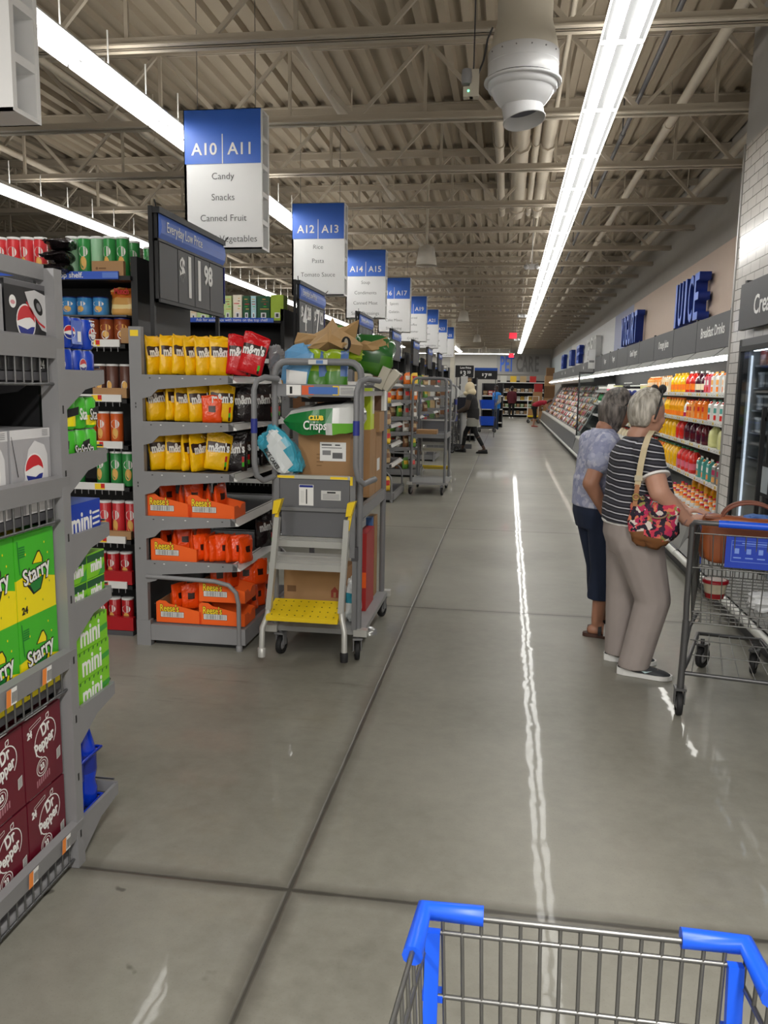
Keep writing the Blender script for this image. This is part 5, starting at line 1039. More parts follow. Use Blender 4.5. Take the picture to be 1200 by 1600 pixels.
shelf_row(1.30, 2.06, [('carton', 'white', 1160, 1110, 5, 'teal', 'red', 1), ('carton', 'orange', 1108, 1088, 3, 'red', 'peach', 1.0), ('carton', 'peach', 1087, 1078, 2, 'red', 'orange', .95), ('bottle', 'white', 1077, 1072, 1, 'magenta', 'orange', .9), ('bottle', 'amber', 1071, 1050, 5, 'orange', 'orange', 1), ('bottle', 'yellow', 1049, 1042, 2, 'orange', 'orange', 1), ('carton', 'cream', 1041, 1024, 5, 'green', 'orange', 1.05), ('bottle', 'pink', 1022, 1006, 6, 'white', 'red', .95), ('carton', 'peach', 1003, 968, 12, 'orange', 'white', 1), ('bottle', 'green', 950, 936, 6, 'white', 'green', .95), ('bottle', 'grey', 965, 951, 5, 'white', 'white', .95)])
shelf_row(1.04, 2.04, [('jug', 'pale yellow', 1156, 1110, 3, 'pale yellow', 'green', .9), ('jug', 'maroon', 1109, 1092, 2, 'dark purple', 'black', .88), ('jug', 'dark purple', 1091, 1073, 2, 'maroon', 'white', .9), ('jug', 'red', 1072, 1061, 2, 'red', 'white', .88), ('jug', 'yellow', 1060, 1040, 4, 'yellow', 'yellow', .9), ('bottle', 'amber', 1039, 1028, 4, 'yellow', 'green', 1.05), ('jug', 'pale yellow', 1027, 964, 13, 'cream', 'green', .88), ('carton', 'peach', 960, 940, 6, 'orange', 'orange', 1)])
shelf_row(.70, 2.02, [('carton', 'grey', 1150, 1124, 3, 'magenta', 'peach', 1), ('carton', 'teal', 1123, 1098, 3, 'white', 'orange', 1), ('jug', 'red', 1092, 1066, 4, 'pink', 'green', 1), ('jug', 'yellow', 1064, 1040, 5, 'yellow', 'green', 1), ('jug', 'orange', 1039, 1030, 3, 'yellow', 'green', 1), ('jug', 'cream', 1028, 945, 16, 'white', 'red', 1)])
for r_i, xx in enumerate((1.86, 1.95, 2.05)):
    n = 11
    for i in range(n):
        y = 7.85+.19*i+.06*r_i; c, c2, c3 = ('peach', 'white', ['red', 'red', 'orange', 'magenta'][(i+r_i) % 4])
        set_out('small', c, (xx, y, .40+(xx-1.76)*.076+.003), f'orange small bottle, {c3} cap, {nth(i+1)} from tiled wall, {["front", "middle", "back"][r_i]} row, lowest deck', 'small bottles on the lowest cooler deck', c2, c3, 1.0)
for i in range(14): set_out('jug', 'white', (1.9, 10.1+.22*i+.3*max(0, i-3), .422), f'white jug, {nth(i+1)} from the small bottles on the lowest deck', 'white jugs on the lowest cooler deck', 'white', ['green', 'pale yellow', 'green', 'amber'][i % 4], .8)
for i in range(4): set_out('jug', 'amber', (2.2, 8.9+.3*i, .447), f'amber jug, {nth(i+1)} from the tiled wall behind the small bottles', 'amber jugs behind the small bottles', 'yellow', 'orange', .85)
# ---- meat trays on the sloped case
MT = {'pink': (214, 110, 116), 'red': (160, 40, 48), 'pale': (226, 196, 190), 'brown': (120, 84, 64), 'yellow': (222, 176, 80), 'white': (226, 222, 218), 'dark': (60, 48, 48)}
mtt = {}
for k, v in MT.items():
    t = thing('meat_tray', 'x', 'meat tray'); part(t, 'tray', MB().box(-.086, .086, -.13, .13, 0, .025, mat('tray_black' if k in ('red', 'white', 'yellow') else 'tray_white', (40, 40, 42) if k in ('red', 'white', 'yellow') else (226, 224, 220), .4)))
    part(t, 'meat', crumple((0, 0, .03), (.074, .115, .028), mat('meat_'+k, v, .25, n=.25, sc_=26), 5+len(k), .2, .6, flat=False, n=12, k=6)); part(t, 'label', MB().box(.02, .09, -.05, .03, .055, .058, INKW)); mtt[k] = [tree(t), False]
for j in range(7):
    for i in range(40):
        k = list(MT)[(i*5+j*3+(i*j) % 3) % 7]; p = mtt[k]; u = (j+.5)/7; loc = (1.795+.62*u, 20.75+.41*i+.04*(j % 2), .57+1.13*u); lab = f'{k} meat tray, {nth(i+1)} from the juice cooler in the {nth(j+1)} row up'; rot = (0, R(-60), R(rnd.uniform(-9, 9)))
        if not p[1]: p[1] = True; o = p[0][0]; o.location = loc; o.rotation_euler = rot; o['label'] = lab; o['group'] = 'meat trays in the case'
        else: dup(p[0], loc, None, lab, 'meat trays in the case', rot)
# ---- glass door cooler in the tiled wall
gd = thing('glass_door_cooler', 'black framed glass door cooler set in the tiled wall', 'cooler', (1.9, 6.0, 0), world=True)
part(gd, 'cabinet', MB().box(1.93, 2.5, 7.2, 7.22, .13, 2.02, mat('cabinet_pale', (150, 154, 156), .5)).box(2.48, 2.5, DY0, 7.2, .13, 2.02, MATS['cabinet_pale']).box(1.93, 2.5, DY0, 7.2, .13, .16, MATS['cabinet_pale']).box(1.93, 2.5, DY0, 7.2, 2.0, 2.02, MATS['cabinet_pale']))
part(gd, 'frame', MB().box(1.868, 1.93, 7.15, 7.225, .125, 2.025, BLACK).box(1.868, 1.93, DY0, 7.15, 1.97, 2.025, mat('frame_grey', (88, 88, 90), .4)).box(1.868, 1.93, DY0, 7.15, .125, .2, BLACK))
part(gd, 'kick_bumper', MB().rod((1.58, DY0, .135), (1.58, 7.67, .135), .03, CLT, 10).box(1.62, 1.9, DY0, 7.67, .0, .17, CDK).prism([(1.6, .17), (1.9, .17), (1.9, .30), (1.66, .28)], 1, DY0, 7.67, CGR))
part(gd, 'lamp', MB().box(1.96, 1.975, 7.185, 7.195, .3, 1.9, emis('added_door_glow', (226, 234, 245), 1.1)), 'added glowing strip upright inside the frame'); part(gd, 'lamp', MB().box(1.95, 1.97, 3.4, 7.1, 1.93, 1.95, emis('added_top_glow', (236, 244, 255), 7)), 'added light strip along the top inside the frame')  # both glowing strips are added, the top one to brighten the cabinet inside
for i in range(4):
    yb_ = 7.14-.96*i; d = part(gd, 'door', MB().box(1.85, 1.885, yb_-.04, yb_, .2, 1.965, BLACK).box(1.85, 1.885, yb_-.95, yb_-.91, .2, 1.965, BLACK).box(1.85, 1.885, yb_-.91, yb_-.04, 1.925, 1.965, BLACK).box(1.85, 1.885, yb_-.91, yb_-.04, .2, .25, BLACK))
    part(d, 'door_glass', MB().box(1.865, 1.869, yb_-.91, yb_-.04, .25, 1.925, glass('door_glass', (236, 240, 242), .2)), 'tinted door glass', root=gd)
    part(d, 'door_handle', MB().box(1.80, 1.83, yb_-.93, yb_-.91, .45, 1.5, BLACK).box(1.82, 1.85, yb_-.93, yb_-.91, .5, .53, BLACK).box(1.82, 1.85, yb_-.93, yb_-.91, 1.4, 1.43, BLACK), root=gd)
part(gd, 'notice', MB().box(1.846, 1.85, 6.34, 6.37, .86, 1.1, BLACK).box(1.846, 1.85, 6.08, 6.11, .86, 1.1, BLACK).box(1.846, 1.85, 6.11, 6.34, .86, .885, BLACK).box(1.846, 1.85, 6.11, 6.34, 1.075, 1.1, BLACK).box(1.848, 1.85, 6.11, 6.34, .885, 1.075, mat('notice_pale', (190, 200, 206), .3)).box(1.846, 1.848, 6.28, 6.33, 1.0, 1.06, RED), 'black framed notice on the glass')
part(gd, 'door_sticker', MB().box(1.866, 1.868, 7.16, 7.2, 1.83, 1.97, PNAV).box(1.866, 1.868, 7.16, 7.2, 1.75, 1.81, YEL), 'blue and yellow sticker on the frame')
for z in (1.82, 1.64, 1.46, 1.28, 1.08, .86, .55):
    part(gd, 'shelf', MB().box(1.99, 2.47, DY0+.02, 7.18, z-.012, z, CHROME))
pk = thing('food_pack', 'x', 'food pack'); part(pk, 'tub_body', MB().box(-.07, .07, -.09, .09, 0, .1, mat('pack_clear_grey', (104, 108, 112), .2, n=.3, sc_=14)).box(-.075, .075, -.095, .095, .1, .12, mat('pack_lid', (176, 182, 186), .2))); pkt = tree(pk)
pr2 = thing('food_pack', 'x', 'food pack'); part(pr2, 'tub_body', MB().box(-.07, .07, -.09, .09, 0, .11, mat('pack_red', (120, 44, 44), .3, n=.3, sc_=14)).box(-.072, -.07, -.06, .06, .03, .08, mat('pack_red_label', (176, 140, 140), .4))); prt = tree(pr2)
fi = [0, 0]
for zi, z in enumerate((1.82, 1.64, 1.46, 1.28)):
    for i in range(17):
        tr_ = prt if zi == 0 else pkt; q = 0 if zi == 0 else 1; lab = f'{"red" if zi == 0 else "clear"} food pack, {nth(i+1)} from the door frame on the {nth(zi+1)} shelf behind glass'; loc = (2.08, 7.04-.2*i, z+.003)
        if not fi[q]: fi[q] = 1; o = tr_[0]; o.location = loc; o['label'] = lab; o['group'] = 'food packs behind the glass door'
        else: dup(tr_, loc, 0, lab, 'food packs behind the glass door')
cs_ = thing('header_sign', 'charcoal sign beginning with Crea above the glass door cooler', 'sign', (1.83, 6.0, 2.09), world=True)
part(cs_, 'panel', MB().box(1.82, 1.86, 4.9, 7.12, 2.09, 2.45, HDR).box(1.83, 1.89, 7.0, 7.05, 2.45, 2.475, BLACK).box(1.86, 1.9, 6.9, 6.94, 2.2, 2.24, BLACK).box(1.86, 1.9, 5.2, 5.24, 2.2, 2.24, BLACK)); txt(cs_, 'Creamer', INKW, .2, (1.818, 6.36, 2.25), '-x', root=cs_, bold=.003)
# ================================================================ shopping carts
WIRE = mat('cart_wire', (116, 116, 114), .32, metal=.75, n=.06); WIRED = mat('cart_tube', (92, 92, 93), .35, metal=.5, n=.05); CBLU = mat('cart_blue', (24, 88, 226), .35, n=.04); CBLD = mat('cart_panel_blue', (22, 60, 178), .4, n=.05)
def panel(b, A, B, C, D, nu, nv, r=.0028, rim=.0, m=None):
    """wire grid on the quad A (bottom left) B (bottom right) C (top right) D (top left)"""
    A, B, C, D = map(Vector, (A, B, C, D)); m = m or WIRE
    for i in range(nu+1): b.rod(A.lerp(B, i/nu), D.lerp(C, i/nu), r, m, 5)
    for v in nv: b.rod(A.lerp(D, v), B.lerp(C, v), r*1.25, m, 5)
def shopping_cart(lab, loc, rz=0, dense=16, zr=.93, zf=.90, ad=True):
    t = thing('shopping_cart', lab, 'shopping cart', loc, rz); L = .85; a, f = .265, .207; zb, zbf = .48, .56; ab, fb_ = .235, .185
    fr = MB()
    for s in (-1, 1):
        fr.tube([(s*a, .0, .97), (s*a, .02, .6), (s*a*.985, .03, .47)], .014, WIRED, 8)
        fr.tube([(s*a*.985, .03, .49), (s*.262, .03, .35), (s*.265, .02, .14)], .017, WIRED, 8)
        fr.tube([(s*.262, .03, .3), (s*.24, .1, .44), (s*.2, .3, .47)], .01, WIRED, 8)
    lr = [(-.262, .03, .22), (-.235, .12, .26), (-.17, L, .2), (.17, L, .2), (.235, .12, .26), (.262, .03, .22)]
    fr.tube(lr, .011, WIRED, 8).rod((-.262, .03, .22), (.262, .03, .22), .011, WIRED, 8)
    part(t, 'frame', fr)
    rk = MB()
    for i in range(7): x = -.19+.0633*i; rk.rod((x*1.15, .04, .225), (x*.85, L-.01, .2), .0025, WIRE, 5)
    for y in (.3, .58): rk.rod((-.235+.03*y, y, .235), (.235-.03*y, y, .235), .003, WIRE, 5)
    part(t, 'lower_rack', rk)
    for s in (-1, 1):
        sd = MB(); panel(sd, (s*ab, .04, zb), (s*fb_, L-.05, zbf), (s*f, L, zf), (s*a, .0, zr), dense+6, (.12, .5, .86, 1)); part(t, 'side_panel', sd)
    fp = MB(); panel(fp, (-fb_, L-.05, zbf), (fb_, L-.05, zbf), (f, L, zf), (-f, L, zf), dense, (0, .35, .68, .93)); fp.rod((-f, L, zf), (f, L, zf), .0042, WIRE, 6); part(t, 'front_panel', fp)
    bk = MB(); panel(bk, (-ab, .04, zb), (ab, .04, zb), (a, .0, zr), (-a, .0, zr), 11, (0, .12, .62, 1)); part(t, 'rear_panel', bk)
    fl = MB(); panel(fl, (-ab, .04, zb), (ab, .04, zb), (fb_, L-.05, zbf), (-fb_, L-.05, zbf), 14, [i/14 for i in range(15)], .0022); part(t, 'basket_floor', fl)
    st = MB(); panel(st, (-.22, .05, .76), (.22, .05, .76), (.215, .2, .74), (-.215, .2, .74), 9, (0, .5, 1)); panel(st, (-.215, .2, .74), (.215, .2, .74), (.22, .24, .93), (-.22, .24, .93), 9, (.5, 1)); part(t, 'child_seat', st)
    h = part(t, 'handle', MB().tube([(-a, .0, .965), (-a+.01, -.015, .985), (-a+.05, -.02, .985), (a-.05, -.02, .985), (a-.01, -.015, .985), (a, .0, .965)], .013, WIRED, 8))
    part(h, 'grip', MB().rod((-.15, -.02, .985), (.17, -.02, .985), .0175, CBLU, 10), 'bright blue plastic grip')
    if ad:
        ap = MB().box(-.11, .14, .004, .012, .775, .925, CBLD); p = part(t, 'seat_flap', ap, 'blue plastic child seat flap'); g = MB(); w = mat('flap_print', (120, 150, 226), .5)
        for x0, x1, z0, z1 in ((-.085, .125, .905, .907), (-.085, .125, .805, .807), (-.085, -.083, .805, .907), (.123, .125, .805, .907), (-.083, .123, .885, .887), (-.04, .08, .893, .898)): g.box(x0, x1, .0032, .004, z0, z1, w)
        for k in range(4): g.box(-.07+.052*k, -.05+.052*k, .0032, .004, .845, .87, w).box(-.074+.052*k, -.04+.052*k, .0032, .004, .822, .828, w)
        part(p, 'print', g)
    for s in (-1, 1):
        e = MB().tube([(s*(f+.0055), L-.085, zf-.002), (s*f, L+.004, zf+.001), (s*(f-.08), L+.005, zf+.001)], .0135, CBLU, 10)
        e.prism([(L-.013, zf-.02), (L-.001, zf-.02), (L-.04, zbf+.02), (L-.05, zbf+.02)], 0, s*(f-.014)-.0095, s*(f-.014)+.0095, CBLU)
        for zz in (zf-.11, zf-.2): e.box(s*(f-.016)-.014, s*(f-.016)+.014, L-.02, L-.0, zz-.006, zz+.003, CBLU)
        part(t, 'corner_bumper', e, 'bright blue corner bumper')
    for x, y, r, an in ((-.265, .02, .062, 96), (.265, .02, .062, 80), (-.14, L-.02, .062, 60), (.14, L-.02, .062, 75)): caster(t, x, y, r, 0, an, WIRED)
    return t
cA = shopping_cart('wire shopping cart with blue grip beside the two women', (1.16, 4.0, 0), -R(11)); ctree = tree(cA)
cF = shopping_cart('wire shopping cart with bright blue corner bumpers in the bottom right corner', (.122, .158, 0), 0, dense=16)
dup(ctree, (-1.24, 20.5, 0), R(82), 'shopping cart pushed by the person in the cream hood')
def cw(x, y): a = -R(11); return (1.16+x*math.cos(a)-y*math.sin(a), 4.0+x*math.sin(a)+y*math.cos(a))
TAN_L = mat('tote_leather', (142, 74, 36), .4, n=.16, sc_=6)
x, y = cw(.0, .135); tt_ = thing('tote_bag', 'brown leather tote bag sitting in the cart seat beside the women', 'bag', (x, y, .775), -R(11))
part(tt_, 'bag_body', crumple((-.02, 0, .115), (.2, .062, .115), TAN_L, 77, .07, .35, flat=False, n=32, k=16)); part(tt_, 'rim', MB().tube([(-.205, -.045, .22), (.17, -.045, .212), (.175, .045, .212), (-.205, .045, .22)], .008, mat('tote_edge', (112, 56, 28), .4), 6, True))
for yy in (-.04, .045): part(tt_, 'strap', MB().tube([(-.13+.125-.125*math.cos(a), yy, .215+.085*math.sin(a)) for a in [PI*i/14 for i in range(15)]], .007, mat('tote_strap', (120, 66, 46), .45), 8))
solo('wallet', crumple((0, 0, .02), (.06, .03, .022), mat('wallet_blue', (70, 110, 176), .5, n=.3, sc_=30), 7, .2, .7), 'blue patterned pouch on top of the brown tote bag', 'pouch', (x+.03, y+.01, .975))
x, y = cw(-.12, .42); tb_ = thing('food_tub', 'clear food tub with red lid in the wire cart', 'food tub', (x, y, .523), R(10))
part(tb_, 'tub_body', MB().lathe([(.045, 0), (.062, .085)], mat('tub_clear', (206, 196, 170), .15, n=.3, sc_=18), n=16).lathe([(.046, .002), (.052, .03)], mat('tub_red_print', (150, 30, 34), .4), n=16, cap=False)); part(tb_, 'lid', MB().lathe([(.066, .083), (.067, .098), (.055, .1)], mat('tub_lid_red', (170, 20, 36), .3), n=16).lathe([(.054, .1005), (.001, .102)], mat('tub_label', (236, 214, 206), .4), n=16))
x, y = cw(.12, .3); solo('food_packet', crumple((0, 0, .04), (.09, .06, .04), mat('packet_white', (222, 224, 226), .25), 15, .25, .6, paint=lambda x, y, z: mat('packet_navy', (40, 44, 90), .4) if x > .35 else None), 'white and navy packet lying in the wire cart', 'packet', (x, y, .515))
# ================================================================ people
dgraph = lambda: bpy.context.evaluated_depsgraph_get()
def capsule(b, p0, p1, r0, r1, m, n=12):
    p0, p1 = Vector(p0), Vector(p1); t = (p1-p0); l = t.length
    if l < 1e-5: return
    t /= l; up = Vector((0, 0, 1)) if abs(t.z) < .9 else Vector((1, 0, 0)); x = t.cross(up).normalized(); y = x.cross(t); rings = []
    for k in range(-4, 5):
        a = PI/2*k/4
        if k <= 0: c, r = p0+t*r0*math.sin(a), r0*math.cos(a)
        if k == 0: rings.append([c+max(r, .0005)*(math.cos(2*PI*j/n)*x+math.sin(2*PI*j/n)*y) for j in range(n)])
        if k >= 0: c, r = p1+t*r1*math.sin(a), r1*math.cos(a)
        rings.append([c+max(r, .0005)*(math.cos(2*PI*j/n)*x+math.sin(2*PI*j/n)*y) for j in range(n)])
    b.loft(rings, m)
def chain(b, pts, rs, m):
    for i in range(len(pts)-1): capsule(b, pts[i], pts[i+1], rs[i], rs[i+1], m)
def rings_loft(b, rg, m, n=20):
    """rg: (x, y, z, half depth, half width); closed at both ends"""
    R_ = []
    for x, y, z, a, w in rg: R_.append([(x+a*math.copysign(abs(math.cos(q))**.85, math.cos(q)), y+w*math.copysign(abs(math.sin(q))**.85, math.sin(q)), z) for q in [2*PI*i/n for i in range(n)]])
    b.loft(R_, m)
def skin_over(b, name, t, vox, smooth=6, label=None, zmin=None):
    """join overlapping volumes into one continuous surface"""
    o = bpy.data.objects.new(name, b.mesh(name)); col.objects.link(o)
    md = o.modifiers.new('r', 'REMESH'); md.mode = 'VOXEL'; md.voxel_size = vox; md.use_smooth_shade = True
    s = o.modifiers.new('s', 'SMOOTH'); s.iterations = smooth; s.factor = .5
    me = bpy.data.meshes.new_from_object(o.evaluated_get(dgraph())); mats_ = b.ms
    o.modifiers.clear(); old = o.data; o.data = me; bpy.data.meshes.remove(old); me.name = name
    me.materials.clear()
    for m in mats_: me.materials.append(m)
    if zmin is not None:
        for v in me.vertices:
            if v.co.z < zmin: v.co.z = zmin
    for p in me.polygons: p.use_smooth = True
    o.parent = t
    if label: o['label'] = label
    return o
def hand(b, wr, tip, side, m, palm=(0, 0, -1), curl=.5, s=1):
    """palm and five fingers; wr wrist, tip direction of the knuckles, side +1 left hand -1 right hand"""
    wr, tip = Vector(wr), Vector(tip); d = (tip-wr).normalized(); pn = Vector(palm); pn = (pn-d*pn.dot(d)).normalized(); la = d.cross(pn)*side   # towards the little finger
    for k in range(4): capsule(b, wr+la*(.012*(k-1.5))*s, wr+d*.085*s+la*(.0195*(k-1.5))*s, .014*s, .0115*s, m, 8)
    for k, l in enumerate((.068, .078, .072, .055)):
        q = wr+d*.085*s+la*(.0205*(k-1.5))*s; a = 0; L_ = [.42, .32, .26]; r = .0095*s; dd = d
        for j in range(3):
            a += curl*(.75 if j == 0 else .6); dd = (d*math.cos(a)+pn*math.sin(a)).normalized(); q2 = q+dd*l*L_[j]*s*1.25; capsule(b, q, q2, r, r*.9, m, 8); q = q2; r *= .9
    q = wr+d*.03*s-la*.024*s; q2 = q+(d*.6-la*.75+pn*.35).normalized()*.045*s; q3 = q2+(d*.9-la*.1+pn*.4).normalized()*.035*s; capsule(b, q, q2, .013*s, .011*s, m, 8); capsule(b, q2, q3, .0105*s, .009*s, m, 8)
def headM(J): return Matrix.Translation(J['head'])@Matrix.Rotation(R(J.get('hyaw', 0)), 4, 'Z')@Matrix.Rotation(R(J.get('hpitch', 0)), 4, 'Y')
def figure(label, loc, deg, J, skin, vox=.007, torso=None):
    t = thing('person', label, 'person', loc, R(deg)); b = MB(); H = headM(J)
    b.ell((0, 0, .012), (.096, .076, .108), skin, 20, 12, H); b.ell((.03, 0, -.052), (.064, .057, .068), skin, 16, 10, H); b.ell((.02, 0, -.085), (.055, .045, .035), skin, 14, 8, H)
    b.ell((.098, 0, -.025), (.016, .012, .022), skin, 10, 6, H); b.ell((.088, 0, .0), (.012, .009, .03), skin, 10, 6, H); b.ell((.085, 0, -.066), (.012, .024, .012), skin, 10, 6, H)
    for s in (-1, 1): b.ell((-.005, s*.077, -.02), (.02, .011, .032), skin, 10, 8, H); b.ell((.06, s*.036, -.035), (.03, .026, .026), skin, 10, 6, H)
    hd = Vector(J['head']); chain(b, [hd+Vector((-.015, 0, -.06)), Vector(J['neck'])], [.056, .062], skin)
    T = torso or J['torso']; rings_loft(b, [(x, y, z, a-.014, w-.014) for x, y, z, a, w in T], skin)
    for s, k in ((1, 'L'), (-1, 'R')):
        chain(b, [J['sh'+k], J['el'+k], J['wr'+k]], J.get('armr', [.05, .043, .028]), skin); hand(b, J['wr'+k], J['hd'+k], s, skin, J.get('palm'+k, (0, 0, -1)), J.get('curl'+k, .45))
        chain(b, [J['hip'+k], J['kn'+k], Vector(J['kn'+k]).lerp(Vector(J['an'+k]), .3), J['an'+k]], J.get('legr', [.085, .055, .056, .036]), skin)
        f = Vector(J['toe'+k]); a = Vector(J['an'+k]); h = Vector((a.x, a.y, a.z-.055)); chain(b, [h-f*.03, h+f*.06, h+f*.13], [.032, .03, .022], skin); chain(b, [a, h+f*.05], [.034, .028], skin)
    skin_over(b, 'body', t, vox, 5)
    e = MB()
    for s in (-1, 1): e = MB().ell((.0835, s*.032, .0), (.011, .014, .009), INKW, 10, 6, H).ell((.0925, s*.032, .0), (.004, .006, .006), INK, 8, 6, H); part(t, 'eye', e)
    part(t, 'mouth', MB().ell((.0945, 0, -.069), (.006, .022, .0045), mat('lips', (164, 84, 78), .5), 10, 6, H))
    return t
def hair(t, J, m, cut, k=1.13, down=0, seed=1, strands=.05, flat_=0, wav=30):
    """hair close over the skull: outside where cut(direction) > 0, tucked under the skin elsewhere"""
    H = headM(J); b = MB(); n, kk = 48, 30; V = []
    for i in range(kk+1):
        f = -PI/2+PI*i/kk
        for j in range(n):
            a = 2*PI*j/n; d = Vector((math.cos(f)*math.cos(a), math.cos(f)*math.sin(a), math.sin(f))); c = max(0, min(1, cut(d)*5+.5))
            q = .86+(k-.86)*c; q += c*strands*(noise.noise(Vector((a*2.2, f*1.3+seed, seed)))+.4*noise.noise(Vector((a*wav/3, f*2, seed)))); p = Vector((d.x*.096*q, d.y*.076*q, .012+d.z*.108*q))
            if down and c > .5 and d.z < 0: p.z -= down*(-d.z)*c; p.x *= 1+.1*c; p.y *= 1+.18*c
            V.append(H@p)
    F = [(i*n+j, i*n+(j+1) % n, (i+1)*n+(j+1) % n, (i+1)*n+j) for i in range(kk) for j in range(n)]
    b.add(V, F, m, True); return part(t, 'hair', b)
def shirt(t, J, m, sleeve=.55, sr=(.068, .062), grow=.006, vox=.009, name='shirt', hem=None, extra=None, fore=False, smooth=8, label=None, zmin=None):
    b = MB(); rings_loft(b, [(x, y, z, a+grow, w+grow) for x, y, z, a, w in J['torso'] if hem is None or z >= hem], m)
    for k in 'LR':
        s, e, w = (Vector(J[q+k]) for q in ('sh', 'el', 'wr')); nk = Vector(J['neck']); capsule(b, s, s.lerp(e, sleeve) if not fore else e, sr[0], sr[1], m)
        capsule(b, s, (s+nk)/2+Vector((0, 0, -.01)), .058, .055, m)
        if fore: capsule(b, e, w, sr[1], sr[1]*.75, m)
    if extra: extra(b, m)
    return skin_over(b, name, t, vox, smooth, label, zmin)
def trousers(t, J, m, rs, end=None, vox=.009, name='trousers', top=None, smooth=6, zmin=None):
    b = MB(); T = [r for r in J['torso'] if r[2] <= (top or J['torso'][2][2])]; rings_loft(b, [(x, y, z, a+.004, w+.004) for x, y, z, a, w in T], m)
    for k in 'LR':
        h, kn, an = (Vector(J[q+k]) for q in ('hip', 'kn', 'an')); e = kn.lerp(an, end) if end else Vector((an.x, an.y, an.z-.03)); chain(b, [h, h.lerp(kn, .5), kn, kn.lerp(e, .5), e], rs, m)
    return skin_over(b, name, t, vox, smooth, None, zmin)
def shoe(t, an, f, up, sole, L=.28, h=.085, name='shoe', mark=None, label=None):
    a = Vector(an); f = Vector(f).normalized(); l = Vector((-f.y, f.x, 0)); o = Vector((a.x, a.y, 0))-f*.075; b = MB(); n = 14
    def ring_(u, w, z0, z1, r=1): return [o+f*u*L+l*w*math.cos(q)*r+Vector((0, 0, (z0+z1)/2+(z1-z0)/2*math.sin(q))) for q in [2*PI*i/n for i in range(n)]]
    us = [(-.03, .018, .03, .05), (0, .034, .012, h*.95), (.12, .038, .01, h), (.3, .038, .01, h*1.0), (.5, .043, .01, h*.78), (.7, .048, .01, h*.62), (.87, .044, .012, h*.5), (.97, .03, .014, h*.38), (1.01, .012, .018, h*.28)]
    b.loft([ring_(*q) for q in us], up)
    s = []
    for u, w in ((-.05, .012), (-.03, .028), (.1, .042), (.35, .041), (.6, .048), (.8, .05), (.95, .036), (1.03, .012)): s.append([o+f*u*L+l*w*1.04*x+Vector((0, 0, z)) for x, z in ((-1, .002), (1, .002), (1.04, .042 if u < .3 else .027), (-1.04, .042 if u < .3 else .027))])
    b.loft(s, sole, False)
    p = part(t, name, b, label)
    if mark:
        g = MB(); sd = -l*.0445
        g.quad([o+f*(.38*L)+sd*1.02+Vector((0, 0, .05)), o+f*(.52*L)+sd*1.12+Vector((0, 0, .034)), o+f*(.66*L)+sd*1.06+Vector((0, 0, .052)), o+f*(.55*L)+sd*1.08+Vector((0, 0, .044)), o+f*(.48*L)+sd*1.06+Vector((0, 0, .045))], mark); part(p, 'side_mark', g, 'pale curved mark')
    return p
def shirt_stripes():
    m = bpy.data.materials.new('striped_jersey'); m.use_nodes = True; N = m.node_tree.nodes; L = m.node_tree.links; b = N['Principled BSDF']; b.inputs['Roughness'].default_value = .85
    tc = N.new('ShaderNodeTexCoord'); sp = N.new('ShaderNodeSeparateXYZ'); L.new(tc.outputs['Object'], sp.inputs[0]); no = N.new('ShaderNodeTexNoise'); no.inputs['Scale'].default_value = 5; L.new(tc.outputs['Object'], no.inputs['Vector'])
    def mt(op, a, c):
        n = N.new('ShaderNodeMath'); n.operation = op
        for k, v in enumerate((a, c)):
            if isinstance(v, (int, float)): n.inputs[k].default_value = v
            else: L.new(v, n.inputs[k])
        return n.outputs[0]
    z = mt('ADD', mt('ADD', sp.outputs['Z'], mt('MULTIPLY', no.outputs['Fac'], .03)), mt('MULTIPLY', sp.outputs['X'], .12)); q = mt('FRACT', mt('DIVIDE', z, .036), 0)
    c1 = mt('LESS_THAN', q, .17); c2 = mt('MULTIPLY', mt('GREATER_THAN', q, .42), mt('LESS_THAN', q, .78)); mx = N.new('ShaderNodeMix'); mx.data_type = 'RGBA'; mx.inputs['A'].default_value = (*S(30, 30, 38), 1); mx.inputs['B'].default_value = (*S(58, 58, 68), 1); L.new(c2, mx.inputs['Factor'])
    m2 = N.new('ShaderNodeMix'); m2.data_type = 'RGBA'; m2.inputs['B'].default_value = (*S(196, 196, 204), 1); L.new(mx.outputs['Result'], m2.inputs['A']); L.new(c1, m2.inputs['Factor']); L.new(m2.outputs['Result'], b.inputs['Base Color']); return m
def patchy(name, cols, scale, rough=.8):
    m = bpy.data.materials.new(name); m.use_nodes = True; N = m.node_tree.nodes; L = m.node_tree.links; b = N['Principled BSDF']; b.inputs['Roughness'].default_value = rough
    tc = N.new('ShaderNodeTexCoord'); no = N.new('ShaderNodeTexNoise'); no.inputs['Scale'].default_value = scale*.6; L.new(tc.outputs['Object'], no.inputs['Vector']); mxv = N.new('ShaderNodeMix'); mxv.data_type = 'VECTOR'; mxv.inputs['Factor'].default_value = .06
    L.new(tc.outputs['Object'], mxv.inputs['A']); L.new(no.outputs['Color'], mxv.inputs['B']); v = N.new('ShaderNodeTexVoronoi'); v.inputs['Scale'].default_value = scale; L.new(mxv.outputs['Result'], v.inputs['Vector']); sp = N.new('ShaderNodeSeparateColor'); L.new(v.outputs['Color'], sp.inputs[0])
    r = N.new('ShaderNodeValToRGB'); r.color_ramp.interpolation = 'CONSTANT'; e = r.color_ramp.elements
    while len(e) < len(cols): e.new(.5)
    for i, c in enumerate(cols): e[i].position = i/len(cols); e[i].color = (*S(*c), 1)
    L.new(sp.outputs[0], r.inputs[0]); L.new(r.outputs[0], b.inputs['Base Color']); return m
